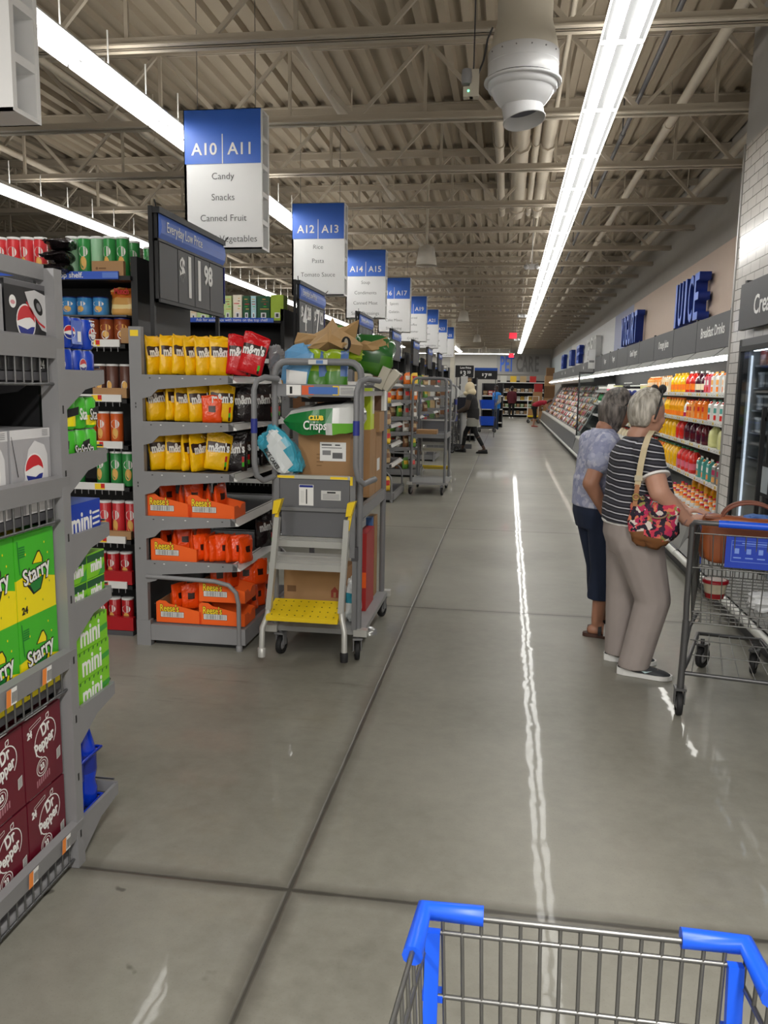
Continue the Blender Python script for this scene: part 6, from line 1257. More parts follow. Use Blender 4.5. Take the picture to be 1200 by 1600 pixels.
def strand(name, a, c):
    m = bpy.data.materials.new(name); m.use_nodes = True; N = m.node_tree.nodes; L = m.node_tree.links; b = N['Principled BSDF']; b.inputs['Roughness'].default_value = .42
    tc = N.new('ShaderNodeTexCoord'); mp = N.new('ShaderNodeMapping'); mp.inputs['Scale'].default_value = (60, 60, 9); mp.inputs['Rotation'].default_value = (0, .5, 0); no = N.new('ShaderNodeTexNoise'); no.inputs['Scale'].default_value = 1; no.inputs['Detail'].default_value = 4
    L.new(tc.outputs['Object'], mp.inputs[0]); L.new(mp.outputs[0], no.inputs['Vector']); r = N.new('ShaderNodeValToRGB'); r.color_ramp.elements[0].position = .34; r.color_ramp.elements[1].position = .68; r.color_ramp.elements[0].color = (*S(*a), 1); r.color_ramp.elements[1].color = (*S(*c), 1)
    L.new(no.outputs['Fac'], r.inputs[0]); L.new(r.outputs[0], b.inputs['Base Color']); bp = N.new('ShaderNodeBump'); bp.inputs['Strength'].default_value = .8; bp.inputs['Distance'].default_value = .008; L.new(no.outputs['Fac'], bp.inputs['Height']); L.new(bp.outputs[0], b.inputs['Normal']); return m
SK1 = mat('skin_fair', (196, 148, 126), .5, n=.07, sc_=12); SK2 = mat('skin_tanned', (168, 120, 96), .5, n=.08, sc_=12); SK3 = mat('skin_dark', (74, 52, 42), .5, n=.06); HS = strand('hair_silver', (128, 122, 112), (206, 200, 190)); HD = strand('hair_grey_dark', (44, 40, 38), (132, 124, 118)); HB = mat('hair_black', (24, 20, 20), .5, n=.1)
TAUPE = mat('trouser_taupe', (160, 150, 146), .85, n=.1, sc_=7, bump=.6); NAVY = mat('capri_navy', (22, 34, 58), .85, n=.1, sc_=8, bump=.2)
V = Vector
# --- woman in the striped top, at the cart
J2 = dict(head=V((.03, -.0, 1.478)), neck=V((-.015, 0, 1.355)), hyaw=22, hpitch=2, torso=[(-.0, 0, .70, .13, .17), (0, 0, .80, .165, .205), (.005, 0, .92, .168, .205), (.012, 0, 1.03, .175, .205), (0, 0, 1.15, .155, .2), (-.02, 0, 1.25, .125, .19), (-.025, 0, 1.31, .085, .15), (-.018, 0, 1.35, .058, .07)],
    shR=V((.0, -.18, 1.272)), elR=V((.045, -.285, 1.075)), wrR=V((.205, -.27, .925)), hdR=V((.3, -.235, .955)), shL=V((.0, .175, 1.262)), elL=V((.11, .18, 1.06)), wrL=V((.24, -.07, .955)), hdL=V((.33, -.14, .965)), palmR=(0, 0, -1), curlR=.55, curlL=.5, armr=[.064, .054, .031],
    hipR=V((.0, -.088, .78)), knR=V((.105, -.085, .45)), anR=V((.025, -.062, .085)), toeR=V((.94, -.34, 0)), hipL=V((.0, .09, .78)), knL=V((-.01, .15, .45)), anL=V((.0, .18, .085)), toeL=V((.96, -.28, 0)))
w2 = figure('person in a navy striped top and taupe trousers leaning on the wire cart', (.735, 4.70, 0), 5, J2, SK1)
hair(w2, J2, HS, lambda d: (.42-d.x) if d.z > .25 else (.02-d.x if d.z > -.2 else (-.25-d.x if d.z > -.72 else -1)), 1.2, .0, 3, .09)
shirt(w2, J2, shirt_stripes(), .36, (.086, .074), .008, hem=.9, name='striped_top', zmin=.885, extra=lambda b, m: rings_loft(b, [(0, 0, .86, .178, .218), (0, 0, .92, .182, .218), (.005, 0, 1.0, .184, .216)], m))
trousers(w2, J2, TAUPE, [.142, .118, .098, .092, .088], top=.93, zmin=.05, smooth=14)
part(w2, 'shirt_hem', MB().lathe([(.178, .872), (.183, .88), (.18, .89)], INKW, n=24, cap=False, T=Matrix.Diagonal((1, 1.2, 1, 1))), 'white hem under the striped top')
e_ = J2['shR'].lerp(J2['elR'], .58); d_ = (J2['elR']-J2['shR']).normalized(); part(w2, 'sleeve_band', MB().rod(e_, e_+d_*.012, .078, INKW, 18), 'white sleeve band')
shs = mat('shoe_grey', (56, 58, 62), .7, n=.1); shw = mat('shoe_sole_white', (226, 226, 224), .5)
for k in 'RL': shoe(w2, J2['an'+k], J2['toe'+k], shs, shw, mark=mat('shoe_mark', (176, 200, 202), .4) if k == 'R' else None)
H = headM(J2); part(w2, 'sunglasses', MB().tube([H@V((-.018, -.09, -.03)), H@V((-.005, -.098, .03)), H@V((.02, -.084, .1)), H@V((.04, -.06, .128))], .005, BLACK, 6).tube([H@V((.04, .06, .128)), H@V((.02, .084, .1)), H@V((-.01, .095, .03))], .004, BLACK, 6).ell((.055, -.035, .135), (.012, .034, .026), BLACK, 10, 6, H).ell((.055, .035, .135), (.012, .034, .026), BLACK, 10, 6, H), 'dark sunglasses pushed up on the hair')
part(w2, 'bracelet', MB().rod(J2['wrR']+V((-.02, 0, .012)), J2['wrR']+V((-.013, 0, .009)), .034, mat('bracelet_tan', (150, 116, 110), .5), 14))
# her shoulder bag
hb = thing('shoulder_bag', 'floral shoulder bag with tan base hanging at the striped top', 'bag', (.785, 4.428, .80), R(-8))
FL = patchy('floral_cloth', [(36, 26, 44), (206, 54, 84), (60, 32, 60), (40, 30, 50), (226, 128, 96), (34, 28, 40), (226, 214, 206), (190, 44, 90), (48, 40, 52), (220, 84, 92), (150, 146, 80)], 46)
LTH = mat('bag_tan', (128, 82, 46), .5, n=.1)
part(hb, 'bag_body', crumple((0, 0, .115), (.122, .042, .125), FL, 5, .16, .6, flat=False, n=28, k=16, paint=lambda x, y, z: LTH if z+.25*x < -.55 else None))
part(hb, 'pocket_trim', MB().tube([(.02+.045*math.cos(a), -.055-.004*math.sin(a), .175+.03*math.sin(a)) for a in [PI+PI*i/8 for i in range(9)]], .005, mat('trim_olive', (146, 120, 90), .5), 6)); part(hb, 'zip_pull', MB().tube([(-.02, -.052, .2), (-.01, -.06, .235), (.012, -.058, .23)], .004, CHROME, 6))
BG = mat('strap_beige', (206, 190, 156), .8, n=.04); sp_ = [V((.0, .25, .57)), V((-.031, .19, .585)), V((-.052, .065, .558)), V((-.069, -.02, .506)), V((-.083, -.038, .413)), V((-.092, -.036, .305))]
s_ = MB(); rr = []
for i, p in enumerate(sp_):
    q = (sp_[min(i+1, 5)]-sp_[max(i-1, 0)]).normalized(); nrm = V((-.25, -1, .2)) if i > 2 else V((-.15, -.6, 1)); wv = q.cross(nrm).normalized()*.0155; nn = wv.cross(q).normalized()*.003; rr.append([p-wv-nn, p+wv-nn, p+wv+nn, p-wv+nn])
s_.loft(rr, BG, False); part(hb, 'strap', s_, 'beige webbing strap')
part(hb, 'strap_buckle', MB().box(-.02, .02, -.008, .008, -.014, .014, mat('buckle_beige', (196, 186, 160), .4), Matrix.Translation(V((-.089, -.038, .35)))))
part(hb, 'strap_end', MB().bar((-.092, -.038, .315), (-.1, -.03, .2), .024, .008, mat('strap_leather', (176, 122, 84), .6)).tube([(-.096+.016*math.cos(a), -.044, .25+.016*math.sin(a)) for a in [2*PI*i/12 for i in range(12)]], .004, mat('brass', (176, 150, 90), .35, metal=.7), 6, True), 'tan leather strap end with ring')
# --- woman in the lavender tee
J1 = dict(head=V((.06, -.0, 1.485)), neck=V((-.01, 0, 1.365)), hyaw=0, hpitch=10, torso=[(-.03, 0, .72, .12, .16), (-.03, 0, .82, .145, .185), (-.03, 0, .93, .145, .18), (-.025, 0, 1.05, .145, .18), (-.025, 0, 1.16, .135, .18), (-.03, 0, 1.25, .115, .17), (-.035, 0, 1.315, .08, .14), (-.025, 0, 1.36, .055, .065)],
    shR=V((-.085, -.165, 1.265)), elR=V((-.19, -.2, 1.03)), wrR=V((-.08, -.2, .845)), hdR=V((.0, -.19, .79)), palmR=(0, 1, 0), shL=V((-.03, .165, 1.265)), elL=V((.02, .2, 1.05)), wrL=V((.17, .12, .98)), hdL=V((.25, .08, .99)), armr=[.055, .05, .03],
    hipR=V((-.03, -.085, .79)), knR=V((-.0, -.075, .45)), anR=V((-.02, -.05, .1)), toeR=V((.85, -.53, 0)), hipL=V((-.03, .085, .79)), knL=V((.05, .09, .45)), anL=V((.08, .09, .1)), toeL=V((.9, -.43, 0)))
w1 = figure('person with dark grey bob in a lavender tee and navy capris', (.635, 5.40, 0), 20, J1, SK2)
hair(w1, J1, HD, lambda d: (.5-d.x) if d.z > .3 else (.25-d.x if d.z > -.95 else -1), 1.16, .055, 8, .05, wav=60)
TEE = patchy('lavender_tee', [(160, 164, 190), (176, 178, 200), (142, 148, 178), (188, 190, 206), (166, 170, 194), (150, 154, 184)], 38)
shirt(w1, J1, TEE, .46, (.078, .082), .006, hem=.85, name='tee_shirt', extra=lambda b, m: rings_loft(b, [(-.03, 0, .86, .155, .195), (-.03, 0, .95, .156, .19), (-.03, 0, 1.05, .155, .19)], m))
trousers(w1, J1, NAVY, [.108, .1, .09, .09, .088], end=.5, top=.95, zmin=.262)
for k in 'RL':
    a = J1['an'+k]; f = J1['toe'+k].normalized(); l = V((-f.y, f.x, 0)); o = V((a.x, a.y, 0))-f*.065; b = MB(); sl = mat('sandal_sole', (70, 44, 34), .7); bs = mat('sandal_black', (28, 26, 28), .6)
    b.loft([[o+f*u+l*w*x+V((0, 0, z)) for x, z in ((-1, .001), (1, .001), (1, .024), (-1, .024))] for u, w in ((-.02, .015), (0, .032), (.08, .036), (.17, .046), (.225, .04), (.25, .016))], sl, False); p = part(w1, 'sandal', b)
    for u, hh in ((.09, .062), (.125, .056), (.165, .05)):
        part(p, 'sandal_strap', MB().loft([[o+f*(u+x)+l*.043*math.cos(q)+V((0, 0, .02+hh*math.sin(q)*1.2+e)) for x, e in ((-.011, 0), (.011, 0), (.011, .004), (-.011, .004))] for q in [PI*i/10 for i in range(11)]], bs if u != .125 else mat('sandal_silver', (190, 190, 186), .4), False))
H = headM(J1); part(w1, 'sunglasses', MB().tube([H@V((-.01, -.09, .0)), H@V((.03, -.094, .06)), H@V((.055, -.07, .098))], .005, BLACK, 6).ell((.075, -.036, .108), (.012, .036, .026), PNAV, 10, 6, H).ell((.075, .036, .108), (.012, .036, .026), PNAV, 10, 6, H).tube([H@V((-.01, .09, .0)), H@V((.03, .094, .06)), H@V((.055, .07, .098))], .005, BLACK, 6), 'dark sunglasses pushed up on the hair')
# --- people farther down the aisle
def std(lean=0, **k):
    J = dict(head=V((.03+lean*1.5, 0, 1.60)), neck=V((lean*1.3, 0, 1.46)), torso=[(0, 0, .80, .11, .155), (0, 0, .9, .12, .165), (lean*.3, 0, 1.03, .115, .155), (lean*.6, 0, 1.2, .125, .17), (lean, 0, 1.34, .11, .18), (lean*1.2, 0, 1.41, .075, .14), (lean*1.3, 0, 1.46, .05, .06)],
        shR=V((lean, -.18, 1.37)), elR=V((lean-.02, -.22, 1.1)), wrR=V((lean+.12, -.2, .9)), hdR=V((lean+.2, -.18, .84)), shL=V((lean, .18, 1.37)), elL=V((lean-.02, .22, 1.1)), wrL=V((lean+.12, .2, .9)), hdL=V((lean+.2, .18, .84)), palmR=(0, 1, 0), palmL=(0, -1, 0),
        hipR=V((0, -.09, .87)), knR=V((.03, -.09, .48)), anR=V((0, -.09, .09)), toeR=V((1, -.1, 0)), hipL=V((0, .09, .87)), knL=V((.03, .09, .48)), anL=V((0, .09, .09)), toeL=V((1, .1, 0)))
    J.update(k); return J
JH = std(.06, knR=V((.2, -.08, .5)), anR=V((.26, -.08, .09)), knL=V((-.1, .08, .5)), anL=V((-.33, .08, .12)), elR=V((.1, -.24, 1.12)), wrR=V((.3, -.2, 1.02)), hdR=V((.4, -.18, 1.0)), elL=V((.1, .24, 1.12)), wrL=V((.3, .2, 1.02)), hdL=V((.4, .18, 1.0)))
ph = figure('person in a cream hood, dark vest, grey shorts and black leggings walking left', (-.83, 20.5, 0), 168, JH, SK3, .012)
Hh = headM(JH); hm = MB(); hm.ell((-.015, 0, .0), (.125, .11, .15), mat('hood_cream', (226, 210, 176), .85, n=.06), 20, 12, Hh); hm.ell((-.06, 0, -.1), (.12, .13, .1), MATS['hood_cream'], 16, 10, Hh); hm.ell((.02, 0, -.14), (.13, .1, .07), MATS['hood_cream'], 16, 10, Hh)
skin_over(hm, 'hood', ph, .012, 4); DV = mat('vest_black', (38, 37, 38), .85, n=.1); shirt(ph, JH, mat('sleeve_brown', (66, 54, 46), .85), .9, (.07, .062), .006, .012, 'undershirt', fore=True)
shirt(ph, JH, DV, .15, (.085, .08), .022, .012, 'vest', extra=lambda b, m: rings_loft(b, [(-.02, 0, .78, .12, .17), (-.01, 0, .95, .14, .18), (0, 0, 1.1, .14, .18)], m)); sh_ = MB(); rings_loft(sh_, [(0, 0, .66, .14, .2), (0, 0, .8, .145, .19), (0, 0, .95, .13, .175)], mat('shorts_grey', (150, 148, 140), .85)); part(ph, 'shorts', sh_)
trousers(ph, JH, mat('leggings_black', (24, 24, 26), .85), [.085, .075, .058, .055, .048], end=.75, vox=.012, name='leggings')
for k in 'RL': shoe(ph, JH['an'+k], JH['toe'+k], BLACK, BLACK, .27, .11, 'boot')
JV = std(0, elR=V((-.03, -.23, 1.1)), wrR=V((.0, -.22, .86)), hdR=V((.03, -.22, .78)), elL=V((.0, .22, 1.1)), wrL=V((.14, .12, .98)), hdL=V((.2, .06, .98)), hyaw=20, hpitch=14)
pv = figure('person in a bright blue vest, grey sleeves and jeans facing left', (-.42, 32, 0), 215, JV, SK3, .013)
hair(pv, JV, HB, lambda d: .35-d.x if d.z > .1 else -.3-d.x, 1.1, 0, 2, .02)
shirt(pv, JV, mat('sleeve_grey', (168, 166, 160), .85), .9, (.068, .058), .005, .013, 'long_sleeve_shirt', fore=True); VB = mat('vest_blue', (28, 132, 222), .6, n=.04)
shirt(pv, JV, VB, .08, (.075, .07), .016, .013, 'vest', extra=lambda b, m: rings_loft(b, [(0, 0, .84, .135, .18), (0, 0, 1.0, .13, .175)], m)); part(pv, 'name_badge', MB().box(.135, .142, .04, .1, 1.3, 1.34, INKW)); trousers(pv, JV, mat('jeans', (36, 54, 78), .85, n=.2, sc_=10), [.09, .082, .068, .062, .06], vox=.013, name='jeans')
for k in 'RL': shoe(pv, JV['an'+k], JV['toe'+k], WHITE, WHITE, .29)
JM = std(0, hyaw=-10); pm3 = figure('person in a maroon top and black trousers standing at the pet shelves', (.22, 45.2, 0), 80, JM, SK3, .014); hair(pm3, JM, HB, lambda d: .4-d.x if d.z > -.3 else -.2-d.x, 1.15, .03, 2, .02)
shirt(pm3, JM, mat('top_maroon', (88, 24, 38), .8), .9, (.075, .065), .02, .014, 'top', fore=True, extra=lambda b, m: rings_loft(b, [(0, 0, .8, .14, .2), (0, 0, 1.0, .135, .18)], m)); trousers(pm3, JM, mat('leggings_black', (24, 24, 26), .85), [.088, .08, .065, .055, .05], vox=.014)
for k in 'RL': shoe(pm3, JM['an'+k], JM['toe'+k], WHITE, WHITE, .27)
JR = dict(head=V((.62, 0, 1.06)), neck=V((.50, 0, 1.06)), hpitch=45, torso=[(0, 0, .80, .11, .16), (.0, 0, .88, .13, .175), (.08, 0, .94, .12, .17)], shR=V((.42, -.17, 1.05)), elR=V((.48, -.18, .9)), wrR=V((.53, -.15, .76)), hdR=V((.59, -.13, .73)), shL=V((.42, .17, 1.05)), elL=V((.48, .18, .9)), wrL=V((.54, .13, .77)), hdL=V((.6, .11, .74)),
    hipR=V((-.02, -.09, .84)), knR=V((.02, -.09, .47)), anR=V((-.02, -.09, .09)), toeR=V((1, -.1, 0)), hipL=V((-.02, .09, .84)), knL=V((.02, .09, .47)), anL=V((-.02, .09, .09)), toeL=V((1, .1, 0)))
def lean_torso(b, m, g=0):
    for k in range(6):
        u = k/5; capsule(b, (.0+.4*u, -.075, .9+.13*math.sin(u*1.8)), (.0+.4*u, .075, .9+.13*math.sin(u*1.8)), .115+g-.02*u, .115+g-.02*u, m)
    capsule(b, (.38, -.12, 1.03), (.38, .12, 1.03), .08+g, .08+g, m)
_f = rings_loft
pr_ = thing('person', 'person in a red top and black capris bending over the meat case', 'person', (1.16, 35.8, 0), 0)
b = MB(); Hr = headM(JR); b.ell((0, 0, .012), (.096, .076, .108), SK1, 16, 10, Hr); b.ell((.03, 0, -.052), (.064, .057, .068), SK1, 14, 8, Hr); b.ell((.098, 0, -.025), (.016, .012, .022), SK1, 8, 6, Hr); chain(b, [JR['head']+V((-.04, 0, .0)), JR['neck'], V((.4, 0, 1.04))], [.055, .06, .08], SK1); lean_torso(b, SK1, -.012)
for s, k in ((1, 'L'), (-1, 'R')):
    chain(b, [JR['sh'+k], JR['el'+k], JR['wr'+k]], [.052, .044, .03], SK1); hand(b, JR['wr'+k], JR['hd'+k], s, SK1); chain(b, [JR['hip'+k], JR['kn'+k], JR['kn'+k].lerp(JR['an'+k], .3), JR['an'+k]], [.085, .058, .06, .038], SK1); a = JR['an'+k]; chain(b, [a, V((a.x-.03, a.y, .04)), V((a.x+.13, a.y, .035))], [.036, .034, .026], SK1)
skin_over(b, 'body', pr_, .012, 4); b = MB(); lean_torso(b, mat('top_red', (164, 30, 52), .8), .008); [capsule(b, JR['sh'+k], JR['sh'+k].lerp(JR['el'+k], .25), .066, .062, MATS['top_red']) for k in 'LR']; skin_over(b, 'top', pr_, .012, 5)
b = MB(); rings_loft(b, [(-.02, 0, .74, .12, .17), (-.01, 0, .85, .145, .185), (.06, 0, .97, .12, .17)], NAVY); b.ms[0] = MATS['leggings_black']
for k in 'LR': chain(b, [JR['hip'+k], JR['kn'+k], JR['kn'+k].lerp(JR['an'+k], .25)], [.105, .075, .068], MATS['leggings_black'])
skin_over(b, 'capris', pr_, .012, 4); hair(pr_, JR, mat('hair_brown', (74, 52, 40), .5), lambda d: .3-d.x if d.z > -.2 else -.2-d.x, 1.2, .05, 2, .03)
for k in 'RL': shoe(pr_, JR['an'+k], JR['toe'+k], mat('shoe_red', (170, 60, 66), .6), MATS['shoe_red'], .25, .05, 'flat_shoe')
# ================================================================ ceiling fixtures
DW = mat('duct_white', (222, 222, 224), .25, n=.02); DT = mat('duct_cream', (206, 199, 184), .5, n=.03)
du = thing('duct_fan', 'white round ceiling fan duct with short nozzle', 'duct', (.015, 5.45, 3.27))
part(du, 'drop_duct', MB().lathe([(.185, .62), (.185, 1.4)], DT, n=28).lathe([(.236, .40), (.225, .46), (.186, .60), (.185, .62)], DT, n=28, cap=False))
part(du, 'fan_drum', MB().lathe([(.236, .22), (.24, .23), (.24, .40), (.236, .405)], DW, n=32, cap=False).lathe([(.2405, .318), (.2425, .322), (.2405, .326)], DW, n=32, cap=False))
part(du, 'flange_ring', MB().lathe([(.238, .205), (.262, .205), (.264, .212), (.262, .222), (.236, .224)], DW, n=32)); part(du, 'seam', MB().lathe([(.2405, .226), (.2408, .232), (.2405, .234)], INK, n=32, cap=False), 'dark seam line')
part(du, 'bowl', MB().lathe([(.138, .055), (.165, .08), (.195, .12), (.216, .158), (.217, .162), (.232, .164), (.236, .205)], DW, n=32, cap=False))
Tn = Matrix.Translation((.005, 0, .06))@Matrix.Rotation(R(-10), 4, 'Y')@Matrix.Rotation(R(-8), 4, 'X')
part(du, 'nozzle', MB().lathe([(.14, .03), (.138, -.085), (.147, -.094), (.146, -.102), (.136, -.098), (.132, .02), (.001, .022)], DW, n=28, cap=False, T=Tn).lathe([(.131, -.01), (.001, -.008)], mat('nozzle_inside', (110, 110, 122), .6), n=28, cap=False, T=Tn))
du.scale = (.9, .9, .9)
for k in range(6): a = R(-150+24*k); part(du, 'screw', MB().rod((.241*math.cos(a), .241*math.sin(a), .375), (.246*math.cos(a), .246*math.sin(a), .375), .005, STEEL, 6))
bx = thing('control_box', 'small white control box with green light left of the fan duct', 'control box', (-.29, 5.5, 3.4)); part(bx, 'box_body', MB().box(-.02, .035, -.03, .03, 0, .16, DT).box(-.06, .0, -.025, .025, .0, .06, DT).lathe([(.03, 0), (.036, .04), (.03, .085)], mat('dome_grey', (150, 150, 152), .4), (-.04, -.02, .075), 14))
part(bx, 'hanger_rod', MB().rod((.0, 0, .16), (.0, 0, ZD-3.4), .005, STEELD, 5).tube([(.03, 0, .14), (.06, 0, .22), (.08, .0, .34), (.11, -.02, .4)], .006, STEELD, 6)); part(bx, 'indicator_light', MB().ell((-.028, -.0265, .035), (.006, .003, .006), emis('led_green', (90, 255, 170), 4), 8, 6), 'lit green indicator')
pl_ = thing('pendant_shade', 'white bucket shaped ceiling pendant nearest over the aisle signs', 'pendant', (-1.3, 12.8, 3.42)); part(pl_, 'shade', MB().lathe([(.165, 0), (.16, .004), (.115, .27), (.05, .3)], mat('pendant_white', (226, 222, 214), .5), n=24, cap=False).lathe([(.155, .01), (.001, .05)], mat('pendant_inside', (170, 160, 146), .6), n=24, cap=False)); part(pl_, 'stem', MB().rod((0, 0, .29), (0, 0, ZD-3.42), .02, DT, 8)); ptree = tree(pl_); pl_['group'] = 'bucket pendants'
for i, y in enumerate((23.4, 33.7, 43.5)): dup(ptree, (-1.3, y, 3.42), 0, f'white bucket shaped ceiling pendant, {nth(i+2)} from the front', 'bucket pendants')
for i, (x, y, z) in enumerate(((.32, 14.7, 3.62), (.3, 23.6, 3.55), (.25, 34, 3.5))):
    el = thing('emergency_light', f'white twin head emergency light, {nth(i+1)} from the front over the aisle', 'emergency light', (x, y, z), 0, 'emergency lights'); part(el, 'box_body', MB().box(-.05, .05, -.03, .03, .0, .09, DW).rod((0, 0, .09), (0, 0, ZD-z), .008, DW, 6))
    for s in (-1, 1): part(el, 'lamp_head', MB().ell((s*.09, -.02, .04), (.045, .05, .045), DW, 12, 8).tube([(s*.05, 0, .08), (s*.1, 0, .11), (s*.1, -.01, .07)], .008, DW, 6))
for i, (x, y, z) in enumerate(((.1, 30.0, 3.35), (.1, 44.0, 3.2))):
    es = thing('hanging_sign', f'small red hanging sign, {["nearer", "farther"][i]} of two over the aisle', 'sign', (x, y, z), 0, 'red hanging signs'); part(es, 'sign_body', MB().box(-.13, .13, -.03, .03, 0, .2, emis('sign_red', (226, 40, 58), .9))); part(es, 'hanger', MB().rod((0, 0, .2), (0, 0, ZD-z), .006, STEELD, 5))
# ================================================================ far end of the store
pc = thing('pet_care_sign', 'large PET CARE letters on the back wall', 'wall letters', (.65, 51.9, 2.5), world=True); part(pc, 'sign_panel', MB().box(-.75, 2.5, 51.93, 51.98, 2.45, 3.7, mat('petcare_panel', (176, 174, 172), .6)))
for s, x, m in (('P', -.42, LB), ('E', -.12, LB), ('T', .14, LB), ('C', .62, mat('letter_grey', (128, 126, 124), .5)), ('A', .97, MATS['letter_grey']), ('R', 1.33, MATS['letter_grey']), ('E', 1.68, MATS['letter_grey'])): txt(pc, s, m, 1.28, (x, 51.9, 3.05), '-y', name='letter', ext=.03, sx=.42, bold=.03, root=pc)
def far_shelf(name, lab, x0, x1, y, zt, levels, fill, cat='shelf'):
    t = thing(name, lab, cat, ((x0+x1)/2, y, 0), world=True); part(t, 'back_panel', MB().box(x0, x1, y+.4, y+.45, 0, zt, DARK))
    for x in (x0, x1): part(t, 'side_panel', MB().box(x-.02, x+.02, y, y+.45, 0, zt, STEELD))
    for i, z in enumerate(levels):
        part(t, 'shelf', MB().box(x0, x1, y, y+.4, z-.03, z, STEEL).box(x0, x1, y-.01, y, z-.04, z+.01, STRIPW))
        if z > zt-.12: continue
        w = x1-x0; n = max(2, int(w/.22))
        for k in range(n):
            c = fill[(k*3+i*5) % len(fill)]; put('box', c, (x0+.12+k*(w-.2)/n, y+.15, z+.002), 0, f'{c} box, {nth(k+1)} from the left on the {nth(i+1)} level of the {lab.split(" with")[0]}'[:110], 'boxes on the far shelves')
    return t
far_shelf('pet_shelf', 'long pet shelf with dark top below the back wall letters', -.6, 2.2, 47.6, 2.05, (.15, .55, .95, 1.4, 1.95), ['grey', 'white', 'brown', 'tan', 'yellow', 'green'])
far_shelf('end_stand', 'shelf stand with rows of bottles under the three dollar board', -1.45, -.95, 25.2, 1.9, (.2, .65, 1.0, 1.35, 1.7), ['brown', 'tan', 'white', 'brown'])
far_shelf('end_stand', 'shelf stand with red boxes under the seven dollar board', -1.05, -.2, 34.5, 1.8, (.2, .75, 1.3), ['red', 'red', 'brown', 'grey'])
def board2(lab, x0, x1, y, z0, z1, hdr, d, c):
    t = thing('price_board', lab, 'price sign', ((x0+x1)/2, y, 0), group='dark price boards facing the aisle', world=True); part(t, 'panel', MB().box(x0, x1, y, y+.02, z0, z1, BLACK))
    if hdr: part(t, 'header', MB().box(x0, x1, y-.006, y, z1-.09, z1, BLUE))
    else: txt(t, 'Low Price', INKW, .08, (x0+.3, y-.004, z1-.07), '-y', root=t, bold=.003)
    xm = (x0+x1)/2; txt(t, d, INKW, .2, (xm-.0, y-.004, z0+.11), '-y', root=t, bold=.006); txt(t, '$', INKW, .11, (xm-.1, y-.004, z0+.15), '-y', root=t, bold=.003); txt(t, c, INKW, .11, (xm+.13, y-.004, z0+.15), '-y', root=t, bold=.003)
    for x in (x0+.05, x1-.05): part(t, 'post', MB().box(x-.012, x+.012, y+.02, y+.04, 0, z1, STEELD))
board2('black price board reading three dollars thirty-three beyond the hooded person', -1.56, -1.02, 24.6, 1.9, 2.25, False, '3', '33'); board2('black price board with blue top reading seven dollars eighty-eight', -1.1, -.36, 27.2, 1.88, 2.25, True, '7', '88')
struct('column_1', MB().box(-2.15, -2.0, 30.8, 30.95, 0, ZD, mat('column_cream', (226, 220, 204), .6)))
mo = thing('display_stand', 'dark display screen with white flag beside the empty stocking cart', 'display', (-1.2, 21.9, 0)); part(mo, 'stand', MB().box(-.3, .3, -.1, .1, 0, .12, STEELD).rod((0, 0, .12), (0, 0, .95), .03, STEEL, 8)); part(mo, 'screen', MB().box(-.2, .2, -.03, .03, .95, 1.35, mat('screen_dark', (30, 32, 44), .3)))
part(mo, 'flag', MB().prism([(-.28, 1.25), (.05, 1.45), (-.28, 1.75)], 1, -.035, -.03, WHITE)); part(mo, 'sign_post', MB().box(-.04, .14, .05, .09, .12, 1.9, mat('post_pale', (206, 206, 204), .5)))
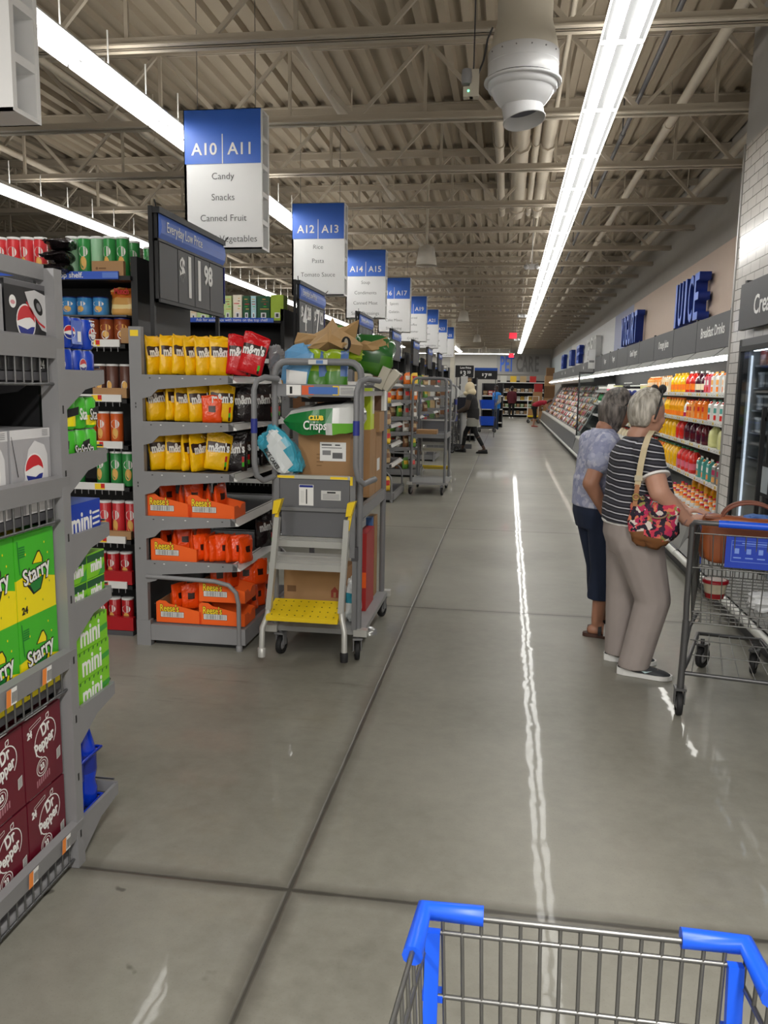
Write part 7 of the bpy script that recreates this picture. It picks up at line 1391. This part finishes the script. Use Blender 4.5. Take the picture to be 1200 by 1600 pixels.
# blue cart by the vest, hand truck, stacked cartons at the far right
bc = thing('picking_cart', 'blue plastic picking cart beside the person in the blue vest', 'cart', (-.72, 30.5, 0), R(100)); part(bc, 'frame', MB().tube([(-.22, -.3, .15), (-.22, -.3, 1.2), (.22, -.3, 1.2), (.22, -.3, .15)], .018, STEELD, 8).tube([(-.22, -.3, .15), (-.22, .3, .15), (.22, .3, .15), (.22, -.3, .15)], .018, STEELD, 8))
for z in (.25, .85):
    part(bc, 'basket', MB().loft([[(x*s, y*s, z+h) for x, y in ((-.22, -.28), (.22, -.28), (.22, .28), (-.22, .28))] for s, h in ((.82, 0), (1, .32))], CBLU, False, False).box(-.18, .18, -.23, .23, z, z+.01, CBLU))
part(bc, 'paper_tag', MB().box(-.08, .08, -.325, -.32, .75, .95, WHITE)); [caster(bc, x, y, .06) for x in (-.2, .2) for y in (-.28, .28)]
ht = thing('flat_cart', 'small stocking cart with yellow step near the bending person', 'cart', (.95, 39.6, 0)); part(ht, 'frame', MB().tube([(0, 0, .2), (0, 0, 1.25), (.5, 0, 1.25), (.5, 0, .2)], .02, WHITE, 8).box(0, .55, -.3, .5, .18, .22, STEEL)); part(ht, 'step', MB().box(.0, .5, -.35, -.1, .3, .36, SYEL)); [caster(ht, x, y, .07) for x in (.04, .5) for y in (-.25, .45)]
cbox('carton', 'cardboard carton on the small cart near the bending person', 'carton', (.98, 39.5, .222), .45, .4, .45, CARD)
for i in range(9):
    x, y, z, w, h, c = [(1.2, 42.0, 0, .55, .5, CARD), (1.2, 42.0, .5, .5, .45, CARDD), (1.25, 42, .95, .45, .5, CARD), (1.3, 42, 1.45, .4, .4, mat('carton_red', (170, 34, 34), .5)), (1.75, 42, 0, .6, .6, CARD), (1.78, 42, .6, .55, .55, CARD), (1.8, 42, 1.15, .5, .6, CARDD), (1.8, 42, 1.75, .5, .5, CARD), (1.85, 42, 2.25, .4, .4, CARDD)][i]
    cbox('carton', f'cardboard carton, {nth(i+1 if i < 4 else i-3)} up in the {["left", "right"][i > 3]} stack beyond the meat case', 'carton', (x, y, z), w, .5, h, c, grp='cartons stacked beyond the meat case')
for k in range(4): cbox('pet_bag_carton', f'{["white", "yellow", "tan", "red"][k]} package, {nth(k+1)} from the left on the pet shelf top', 'package', (-.45+.55*k, 47.62, 1.953), .35, .3, .35, sm_[["white", "yellow", "tan", "red"][k]], grp='packages on the pet shelf top')
for p in (bagp, boxp):
    for k, v in p.items():
        if v[0].get('label') == 'x':
            for c in v[1]: bpy.data.objects.remove(c[0])
            bpy.data.objects.remove(v[0])
